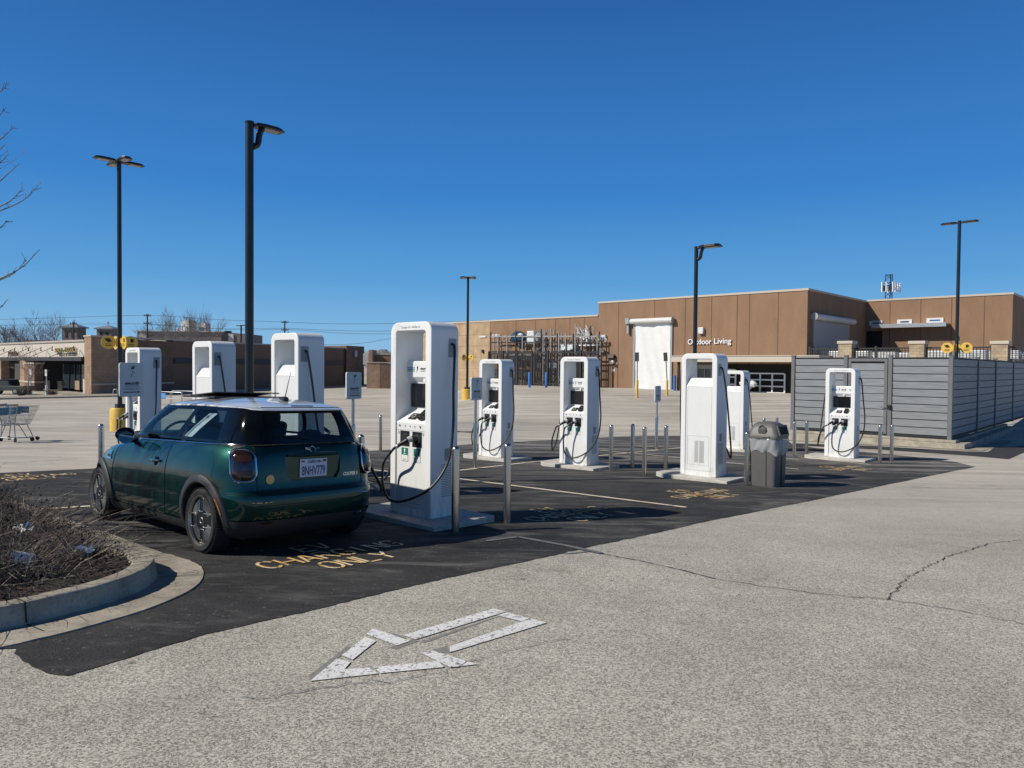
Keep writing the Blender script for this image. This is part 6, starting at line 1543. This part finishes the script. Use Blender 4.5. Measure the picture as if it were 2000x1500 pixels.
# glazing bays: mullions, posters, brick plinths
zwin = atd(150, 763, 85).z
for a, b in ((150, 141), (140, 131), (130, 121), (120, 110), (109, 96), (40, 30), (29, 16), (15, 4)):
    o = fbox('shop_window', M['gls'], a, b, zwin, atd(150, 712, 85).z, -1.55, -1.65); fbox('mullion', M['blk'], a+.5, a-.5, zwin-.1, atd(150, 712, 85).z, -1.45, -1.549, par=o)
for a, b in ((150, 141), (129, 120)): fbox('tan_panel', M['brk'], a, b, zwin-.1, atd(150, 746, 85).z, -1.45, -1.52)
fbox('stucco_return', M['eifs'], 163, 151, zg-.2, atd(150, 741, 85).z, -.6, -2.5); fbox('paving', M['conc'], 164, -330, zg-.6, zg+.14, 2.2, -2.6)
for a, b, zt2, off, m in ((88, 68, 711, 1.2, 'brkd'), (58, 47, 703, .5, 'brk'), (10, 2, 703, .5, 'brk'), (-45, -60, 703, .5, 'brk'), (-150, -172, 703, .5, 'brk')):
    fbox('brick_column', M[m], a, b, zg-.5, atd(a, zt2, 88).z if zt2 > 705 else zdk, off, off-1.0); fbox('column_course', M['cap'], a+.6, b-.6, zs_-.1, zs_+.08, off+.05, off-1.05)
fbox('column_cap', M['cap'], 88.8, 67, atd(88, 711, 88).z+.001, atd(88, 708.5, 88).z, 1.3, .1)
# fascia signs: pale boards with uneven coloured letters
def fsign(txt, pa, pb, pyt, pyb, m, sz):
    b0, b1 = fcol(pa), fcol(pb); nv = azv(-140); zt2, zb2 = atd((pa+pb)/2, pyt, 88).z, atd((pa+pb)/2, pyb, 88).z
    vs, fs = text_mesh(txt, 1., bold=.03, align='LEFT', extr=.05); wd = max(v.x for v in vs); g = MB(); mnz = 0; mxz = .73
    g.add([(df_*(b0+(b1-b0)*v.x/wd)+nv*(.0+v.z) + Vector((0, 0, zb2+(zt2-zb2)*v.y/mxz)))[:] for v in vs], fs); return g.build('shop_lettering', m, mall)
sgm = mat('gold_letters', (.32, .23, .08), .5)
fsign('SPICY', 108, 122, 679, 687.5, sgm, 1); fsign('NOODLE', 127, 147, 678, 687.5, sgm, 1); fsign('GRILL & MARKET', 111, 147, 689.5, 692, M['band'], 1); fsign('pizza', 16, 33, 680, 690, mat('brown_letters', (.10, .05, .03), .6), 1)
g = MB()
for px in (14, 35, 62, 86, 108, 150):
    q = df_*fcol(px)+azv(-140)*.3; g.tube([(q.x, q.y, zc0+1.3), (q.x+.5, q.y-.9, zc0+1.0)], .05, 5); g.lathe([(.02, 0), (.16, -.22)], c=(q.x+.5, q.y-.9, zc0+1.0), n=8)
    q2 = df_*(fcol(px)+2.4)+azv(-140)*2.2; g.tube([(q.x, q.y, zc0+1.2), (q2.x, q2.y, zc0-.1)], .035, 4)
g.build('sign_lamp', M['blk'], mall)
# kerb in front
kpts = [(-60, 783), (0, 780.5), (100, 778), (227, 775), (300, 771), (460, 764), (690, 756)]
g = MB(); P = []
for a, b in zip(kpts, kpts[1:]):
    for i in range(8): P.append(hit(a[0]+(b[0]-a[0])*i/8, a[1]+(b[1]-a[1])*i/8))
vs = []
for p in P: vs += [(p.x, p.y, p.z-.05), (p.x, p.y, p.z+.15), (p.x-.1, p.y+.5, p.z+.16), (p.x-1.2, p.y+6, p.z+.17)]
g.add(vs, [(i*4+k, i*4+k+1, (i+1)*4+k+1, (i+1)*4+k) for i in range(len(P)-1) for k in range(3)]); o = g.build('sidewalk', M['conc']); o['kind'] = 'structure'
# things on that walk
def thinpost(px, yb, yt, lab, m='wrap', plate=True):
    p = hit(px, yb); t = thing('parking_sign', p, R(-20), lab, 'sign', 'signs before the shop row'); h = atd(px, yt, p.y).z-p.z; g = MB(); g.cyl((0, 0, -.1), (0, 0, h), .05, n=8); g.build('post', M['steel2'], t); g = MB(); g.box((0, -.06, h-.35), (.3, .03, .7)); g.build('sign_plate', M['white2'], t); g = MB(); g.cyl((0, 0, -.1), (0, 0, h*.4), .13, n=10); g.build('post_base', M[m], t)
thinpost(60.5, 770, 720, 'white sign on a thin post left of the square brick column'); thinpost(91, 772.5, 722, 'white sign on a pale post right of the square brick column')
p = hit(55, 772); bare_tree(p, 5.2, .06, 5, 2, 'young bare street tree before the shop row', m='bark', minr=.02, nb=(2, 3), limbs=6)
for px, s_, lab in ((42, 1.0, 'dead low bush before the shop row, left of the young tree'), (101, .7, 'small dead bush right of the pale sign post')):
    p = hit(px, 773); g = MB(); rn = random.Random(px)
    for k in range(140): a = rn.uniform(0, 2*PI); e = Vector((math.cos(a)*rn.uniform(.1, 1.1), math.sin(a)*rn.uniform(.1, .8), rn.uniform(.2, .95)))*s_; g.tube([(e.x*.2, e.y*.2, 0), e*.6, e], [.03, .022, .015], 3, False)
    o = g.build('dead_bush', M['twig'], None, fix=False); o.location = p; tag(o, lab, 'bush', 'dead bushes before the shop row')
# pickup truck cut by the left edge
def truck():
    p = hit(24, 771); t = thing('pickup_truck', (p.x-1.2, p.y+1.0, p.z), R(174), 'dark grey pickup truck parked before the shops at the left edge', 'truck')
    g = MB(); g.prism([(-2.7, .45), (-2.75, 1.0), (2.6, 1.05), (2.75, .9), (2.75, .45)], lambda u, v, w_: (u, w_, v), -.95, .95); b = g.build('body', mat('truck_grey', (.06, .065, .07), .3, metal=.4, coat=.6), t, bevel=.05)
    g = MB(); g.prism([(-.9, 1.02), (-.7, 1.62), (.6, 1.66), (1.25, 1.05)], lambda u, v, w_: (u, w_, v), -.80, .80); g.build('cab', M['gls'], t, bevel=.05); g = MB(); g.prism([(-.75, 1.62), (-.68, 1.70), (.55, 1.74), (.65, 1.66)], lambda u, v, w_: (u, w_, v), -.82, .82); g.build('roof', M['blk'], t)
    for x in (-1.75, 1.75):
        for y in (-.9, .9):
            g = MB(); g.lathe([(.10, -.13), (.33, -.13), (.38, -.09), (.38, .09), (.33, .13), (.10, .13)], c=(x, y, .38), n=22, axis='Y'); w_ = g.build('wheel', M['tyre'], t, True); g = MB(); g.lathe([(.02, -.14), (.22, -.135), (.22, .135), (.02, .14)], c=(x, y, .38), n=16, axis='Y'); g.build('rim', M['grey'], w_, True)
truck()
# shopping carts
def make_cart():
    t = thing('shopping_cart', (0, 0, 0), 0, 'x', 'shopping cart', 'shopping carts left on the lot'); g = MB(); r = .009
    def tb(*p, r_=r, g_=None): (g_ or g).tube([Vector(q) for q in p], r_, 6)
    fr = MB()
    for s_ in (-.22, .22):
        tb((-.34, s_*1.1, .10), (.46, s_*.7, .10), g_=fr, r_=.014); tb((-.34, s_*1.1, .12), (-.30, s_*1.1, .45), (-.40, s_*1.25, 1.0), g_=fr, r_=.014); tb((.30, s_*.8, .10), (.12, s_, .45), g_=fr, r_=.012); tb((-.30, s_*1.1, .45), (.12, s_, .45), g_=fr, r_=.012)
    tb((-.42, -.28, 1.02), (-.42, .28, 1.02), g_=fr, r_=.018); fr.build('frame', M['cart'], t, True)
    top = [(-.36, .27, 1.0), (.46, .21, .97), (.46, -.21, .97), (-.36, -.27, 1.0)]; bot = [(-.27, .22, .49), (.22, .17, .46), (.22, -.17, .46), (-.27, -.22, .49)]
    for ring_ in (top, bot): tb(*(ring_+[ring_[0]]))
    L = lambda a, b, f: tuple(a[i]+(b[i]-a[i])*f for i in range(3))
    for q in range(4):
        a, b, c_, d_ = top[q], top[(q+1) % 4], bot[q], bot[(q+1) % 4]; n_ = 16 if q % 2 == 0 else 8
        for k in range(n_+1): tb(L(a, b, k/n_), L(c_, d_, k/n_), r_=.0032)
        for f in (.25, .5, .75): tb(L(a, c_, f), L(b, d_, f), r_=.004)
    for k in range(9): tb(L(bot[0], bot[3], k/8), L(bot[1], bot[2], k/8), r_=.003)
    g.build('basket', M['cart'], t)
    g = MB(); g.box((-.14, 0, .84), (.02, .36, .20), mtx=Matrix.Rotation(R(-12), 3, 'Y')); g.box((.02, .25, .86), (.30, .01, .18)); g.box((.02, -.25, .86), (.30, .01, .18)); g.build('child_seat_panel', M['cartb'], t)
    for x, y in ((-.34, .24), (-.34, -.24), (.42, .16), (.42, -.16)):
        g = MB(); g.lathe([(.012, -.014), (.055, -.014), (.06, 0), (.055, .014), (.012, .014)], c=(x, y, .06), n=14, axis='Y'); w_ = g.build('wheel', M['tyre'], t, True)
    return t
ct = make_cart(); p = hit(36, 861); ct.location = p; ct.rotation_euler = (0, 0, R(10)); ct.scale = (1.0,)*3; ct['label'] = 'upright wire shopping cart with a blue panel standing alone on the lot'
c2 = copy_tree(ct, hit(-2, 864), R(150), 'shopping cart cut by the left edge beside the upright one')
# cart corral
p = hit(345, 790); t = thing('cart_corral', (p.x, p.y, p.z), R(-30), 'grey tube cart corral with a blue sign between two chargers', 'cart corral'); g = MB()
for y in (-1.1, 1.1):
    g.tube([(-2.2, y, 0), (-2.2, y, 1.0), (-2.1, y, 1.1), (2.1, y, 1.1), (2.2, y, 1.0), (2.2, y, 0)], .035, 8); g.tube([(-2.2, y, .55), (2.2, y, .55)], .03, 8)
    for x in (-.8, .7): g.tube([(x, y, 0), (x, y, 1.1)], .03, 8)
g.build('rails', M['steel2'], t, True); g = MB(); g.box((-.25, -1.15, .78), (.85, .03, .40)); g.build('blue_sign', mat('pale_blue_sign', (.10, .32, .70), .5), t)
p = hit(224, 778); g = MB(); g.tube(catmull([(-.15, 0, 0), (-.15, 0, .75), (0, 0, .95), (.25, 0, .9), (.28, 0, .6)], 4), .04, 8); o = g.build('bike_hoop', M['steel2'], None, True); o.location = p; tag(o, 'small bent grey hoop at the kerb end left of the lamp post', 'bike hoop')
# ================================================================ small buildings and dumpster right of the mall
def fbld(name, lab, boxes, cat='building', rot=False):
    t = None
    for i, (part, m, pa, pb, pt, pb2, d, dep) in enumerate(boxes):
        a = atd(pa, 720, d); b = atd(pb, 720, d); z1 = atd((pa+pb)/2, pt, d).z; z0 = atd((pa+pb)/2, pb2, d).z
        if t is None: t = thing(name, (a.x, d, 0), 0, lab, cat)
        g = MB()
        if rot: w_ = b.x-a.x; q = Vector((a.x-t.location.x+w_*.05, d-t.location.y, 0)); u_, v_ = azv(133), azv(43); P = [q, q+u_*w_*.95, q+u_*w_*.95+v_*w_*.4, q+v_*w_*.4]; g.prism([(p_.x, p_.y) for p_ in P], lambda u, v, w2: (u, v, w2), z0, z1)
        else: g.bx(a.x-t.location.x, b.x-t.location.x, d-t.location.y, d-t.location.y+dep, z0, z1)
        g.build(part, M[m], t)
    return t
fbld('shop_annex', 'small brick annex with a tan pillar seen between the shop row and the biggest charger', [('lower_wall', 'brk', 716, 742, 709, 760, 118, 6), ('dark_wall', 'brkd', 742.3, 800, 710, 760, 118, 6), ('wall_cap', 'cap', 716, 800, 707.5, 708.9, 117.9, 6), ('upper_wall', 'stucco', 727.3, 800, 693, 707, 126, 8), ('upper_cap', 'cap', 727.3, 800, 691.6, 692.9, 125.9, 8), ('tan_pillar', 'brk', 720, 727, 683, 712, 124, 4), ('pale_wall', 'paleb', 709, 719.5, 690, 712, 130, 3)])
fbld('far_warehouse', 'pale flat roofed warehouse far behind the small brick annex', [('wall', 'paleb', 712, 762, 686, 700, 220, 20), ('roof_unit', 'offw', 728, 738, 683.5, 686, 219, 4), ('roof_box', 'grey', 742, 752, 682, 686, 219, 4)])
p = hit(742, 753); t = thing('dumpster', (p.x, p.y+2, p.z), R(-15), 'black dumpster in the shade before the small brick annex', 'dumpster'); g = MB(); g.prism([(-1.6, .3), (-1.8, 1.5), (1.8, 1.7), (1.6, .3)], lambda u, v, w_: (u, w_, v), -.9, .9); g.build('bin_body', M['fdark'], t, bevel=.04); g = MB(); g.box((0, 0, 1.68), (3.7, 1.9, .07), mtx=Matrix.Rotation(R(-3), 3, 'Y')); g.build('bin_lid', M['rackd'], t)
p = hit(733, 752); g = MB(); g.box((0, 0, .35), (1.6, .9, .12)); g.tube([(-.7, 0, .4), (-.7, 0, 1.3)], .06, 6); g.tube([(.0, 0, .4), (.0, 0, 1.2), (.6, 0, .5)], .06, 6); g.lathe([(.05, -.08), (.35, -.08), (.35, .08), (.05, .08)], c=(-.5, -.4, .3), n=14, axis='Y'); o = g.build('utility_trailer', M['wrap'], None); o.location = p; tag(o, 'small pale trailer frame left of the black dumpster', 'trailer')
fbld('far_hall', 'long grey hall with pale columns behind the bare trees', [('wall', 'greyb', 268, 432, 648, 700, 230, 20), ('pale_bay', 'paleb', 272, 286, 649, 672, 229.7, .25), ('roof_edge', 'cap', 263, 433, 646.5, 648, 229.4, 21), ('right_wing', 'greyb', 433, 481, 651.5, 700, 232, 15), ('pale_pilaster', 'paleb', 446, 456, 652, 666, 231.7, .25), ('roof_unit', 'blk', 438, 448, 646, 651, 233, 2)])
fbld('far_tower_block', 'white stepped tower block behind the bare trees', [('main_block', 'paleb', 352, 388, 628, 660, 330, 20), ('right_block', 'paleb', 388.5, 415, 632, 660, 331, 20), ('roof_plant', 'offw', 360, 378, 624, 628, 332, 8), ('left_wing', 'paleb', 342, 351.8, 641, 660, 331, 15)], rot=True)
# church with two small towers
t = thing('church', (0, 0, 0), 0, 'brick church with two grey capped towers and crosses behind the shop row', 'church'); d = 175.
for (pa, pb, pt, ptip, pb2) in ((121, 151, 640, 630.5, 690), (189, 218, 643, 634, 690)):
    a = atd(pa, 700, d); b = atd(pb, 700, d); w_ = b.x-a.x; cx_ = (a.x+b.x)/2; z0 = atd(pa, pb2, d).z; z1 = atd(pa, pt, d).z; z2 = atd(pa, ptip, d).z
    g = MB(); g.bx(a.x, b.x, d, d+w_, z0, z1); tw_ = g.build('tower', M['greyb'], t)
    g = MB(); e = .45; g.add([(a.x-e, d-e, z1+.001), (b.x+e, d-e, z1+.001), (b.x+e, d+w_+e, z1+.001), (a.x-e, d+w_+e, z1+.001), (a.x-e, d-e, z1+.3), (b.x+e, d-e, z1+.3), (b.x+e, d+w_+e, z1+.3), (a.x-e, d+w_+e, z1+.3), (cx_, d+w_/2, z2)], [(0, 1, 2, 3), (0, 1, 5, 4), (1, 2, 6, 5), (2, 3, 7, 6), (3, 0, 4, 7), (4, 5, 8), (5, 6, 8), (6, 7, 8), (7, 4, 8)]); g.build('tower_roof', M['slate'], tw_)
    g = MB(); g.bx(cx_-.06, cx_+.06, d+w_/2-.06, d+w_/2+.06, z2-.2, z2+.9); g.bx(cx_-.3, cx_+.3, d+w_/2-.05, d+w_/2+.05, z2+.45, z2+.6); g.build('cross', M['slate'], tw_)
    g = MB()
    for k in (-1, 1): g.bx(cx_+k*w_*.2-.28, cx_+k*w_*.2+.28, d-.05, d-.001, z1-2.4, z1-.7)
    g.build('louvre', M['void'], tw_)
a = atd(150, 700, d+2); b = atd(190, 700, d+2); g = MB(); g.bx(a.x-14, b.x+6, d+4, d+20, -2, atd(170, 664, d).z); g.build('nave', M['greyb'], t); g = MB(); q = atd(175, 660, d); g.bx(q.x-.06, q.x+.06, d+4, d+4.1, q.z-1, q.z+1.0); g.bx(q.x-.3, q.x+.3, d+4, d+4.08, q.z+.3, q.z+.45); g.build('cross', M['slate'], t)
for i, (px, d, top, lab) in enumerate(((70, 150, 633, 'broad bare tree left of the church towers'), (30, 190, 636, 'bare tree at the far left behind the shop row'), (108, 165, 634, 'bare tree touching the left church tower'), (318, 160, 627, 'bare tree just right of the utility pole behind the shop row'), (372, 170, 622, 'tall bare tree in front of the white tower block'), (338, 150, 634, 'lower bare tree between two taller ones by the white tower block'), (412, 165, 628, 'bare tree right of the white tower block'), (14, 150, 650, 'low bare tree clump at the left edge'))):
    ftree(px, d, top, 40+i, lab, lev=3)
# far tree band as one mass
g = MB(); rn = random.Random(66)
for k in range(900):
    px = rn.choice((rn.uniform(-20, 120), rn.uniform(430, 500), rn.uniform(640, 775))); d = rn.uniform(240, 330); top = 668 if px < 130 else 688 if px > 600 else 664
    p = atd(px, top+rn.uniform(-4, 12), d); h = rn.uniform(2, 4); g.tube([(p.x, d, p.z-h), (p.x+rn.gauss(0, .6), d, p.z-h*.4), (p.x+rn.gauss(0, 1.3), d, p.z)], [.25, .14, .05], 3, False)
o = g.build('far_wood', M['barkf'], None, fix=False); tag(o, 'line of bare treetops far behind the buildings', 'woodland', kind='stuff')
# utility poles and wires
poles = []
for px, d, yt, lab in ((288, 150, 613.5, 'wooden utility pole behind the shop row left of the bare trees'), (556, 150, 626.5, 'wooden utility pole top above the charger right of the near lamp post'), (144, 150, 629, 'dark utility pole in front of the left church tower')):
    p = atd(px, 700, d); zt2 = atd(px, yt, d).z; t = thing('utility_pole', (p.x, p.y, 0), 0, lab, 'utility pole', 'utility poles behind the shop row'); g = MB(); g.cyl((0, 0, -3), (0, 0, zt2), .20, .14, 8); g.build('pole', M['wood'], t, True); g = MB()
    for z_, w_ in ((zt2-.35, 1.4), (zt2-1.9, 1.5)): g.box((0, 0, z_), (w_, .12, .14)); [g.lathe([(.07, 0), (.09, .15), (.03, .28)], c=(s_*w_*.45, 0, z_+.06), n=6) for s_ in (-1, -.3, .4, 1)]
    g.build('crossarm', M['wood'], t)
for i, pts in enumerate((((-40, 625), (120, 620.5), (288, 616), (420, 624), (556, 629), (660, 632.5), (800, 631), (1000, 624)), ((-40, 636), (120, 633.5), (288, 633), (420, 642), (556, 641), (640, 645), (764, 646.5), (950, 640)), ((288, 634), (470, 644.5), (556, 643), (700, 652), (900, 650)), ((620, 674), (700, 671), (764, 661), (900, 640)))):
    g = MB(); g.tube(catmull([atd(x, y, 150) for x, y in pts], 5), .030, 4, False); o = g.build('overhead_wire', M['wire'], None); tag(o, ['highest overhead wire across the sky between the utility poles', 'middle overhead wire strung below the highest one', 'lower overhead wire running right from the left utility pole', 'lowest slanting wire left of the biggest charger'][i], 'wire', 'overhead wires')
# cell tower
d = 150.; p = atd(1734, 700, d); zt2 = atd(1734, 536, d).z; t = thing('cell_tower', (p.x, p.y, 0), R(20), 'lattice antenna tower with white panels rising behind the store roof', 'antenna tower')
g = MB(); wl = 1.05
for k in range(3):
    a = 2*PI*k/3+.5; b = 2*PI*(k+1)/3+.5; A = (wl*math.cos(a)*.7, wl*math.sin(a)*.7); B = (wl*math.cos(b)*.7, wl*math.sin(b)*.7); g.cyl((*A, 0), (*A, zt2), .10, n=6)
    z = 12.
    while z < zt2-.8: g.cyl((*A, z), (*B, z+1.1), .05, n=4); g.cyl((*B, z+1.1), (*A, z+2.2), .05, n=4); z += 2.2
    for z in (zt2-.1, zt2-5.0, zt2-2.2): g.cyl((*A, z), (*B, z), .06, n=4)
g.build('lattice', M['tbl'], t)
za = zt2-2.6
for k, (x, y, w_) in enumerate(((-1.9, 0, .35), (-1.5, -.7, .35), (-.15, -1.1, .5), (1.0, -.6, .35), (2.0, -.3, .35), (2.9, .0, .3), (-1.1, .6, .3), (.5, .7, .35))):
    g = MB(); g.box((x, y, za), (w_*.7, .2, 2.0)); g.build('antenna_panel', M['twh'], t)
g = MB(); g.cyl((-2.0, 0, za-.6), (2.9, 0, za-.6), .07, n=4); g.cyl((-2.0, 0, za+.2), (2.9, 0, za+.2), .07, n=4); g.box((-1.2, 0, za-.3), (.9, .5, 1.0)); g.box((.6, 0, za), (.9, .5, 1.2)); g.build('antenna_frame', M['tbl'], t)
g = MB()
for k in range(9): g.box((-2.6+k*.68, 0, zt2-9.6), (.22, .2, 1.3 if k % 2 else .9))
g.build('lower_antennas', M['twh'], t)
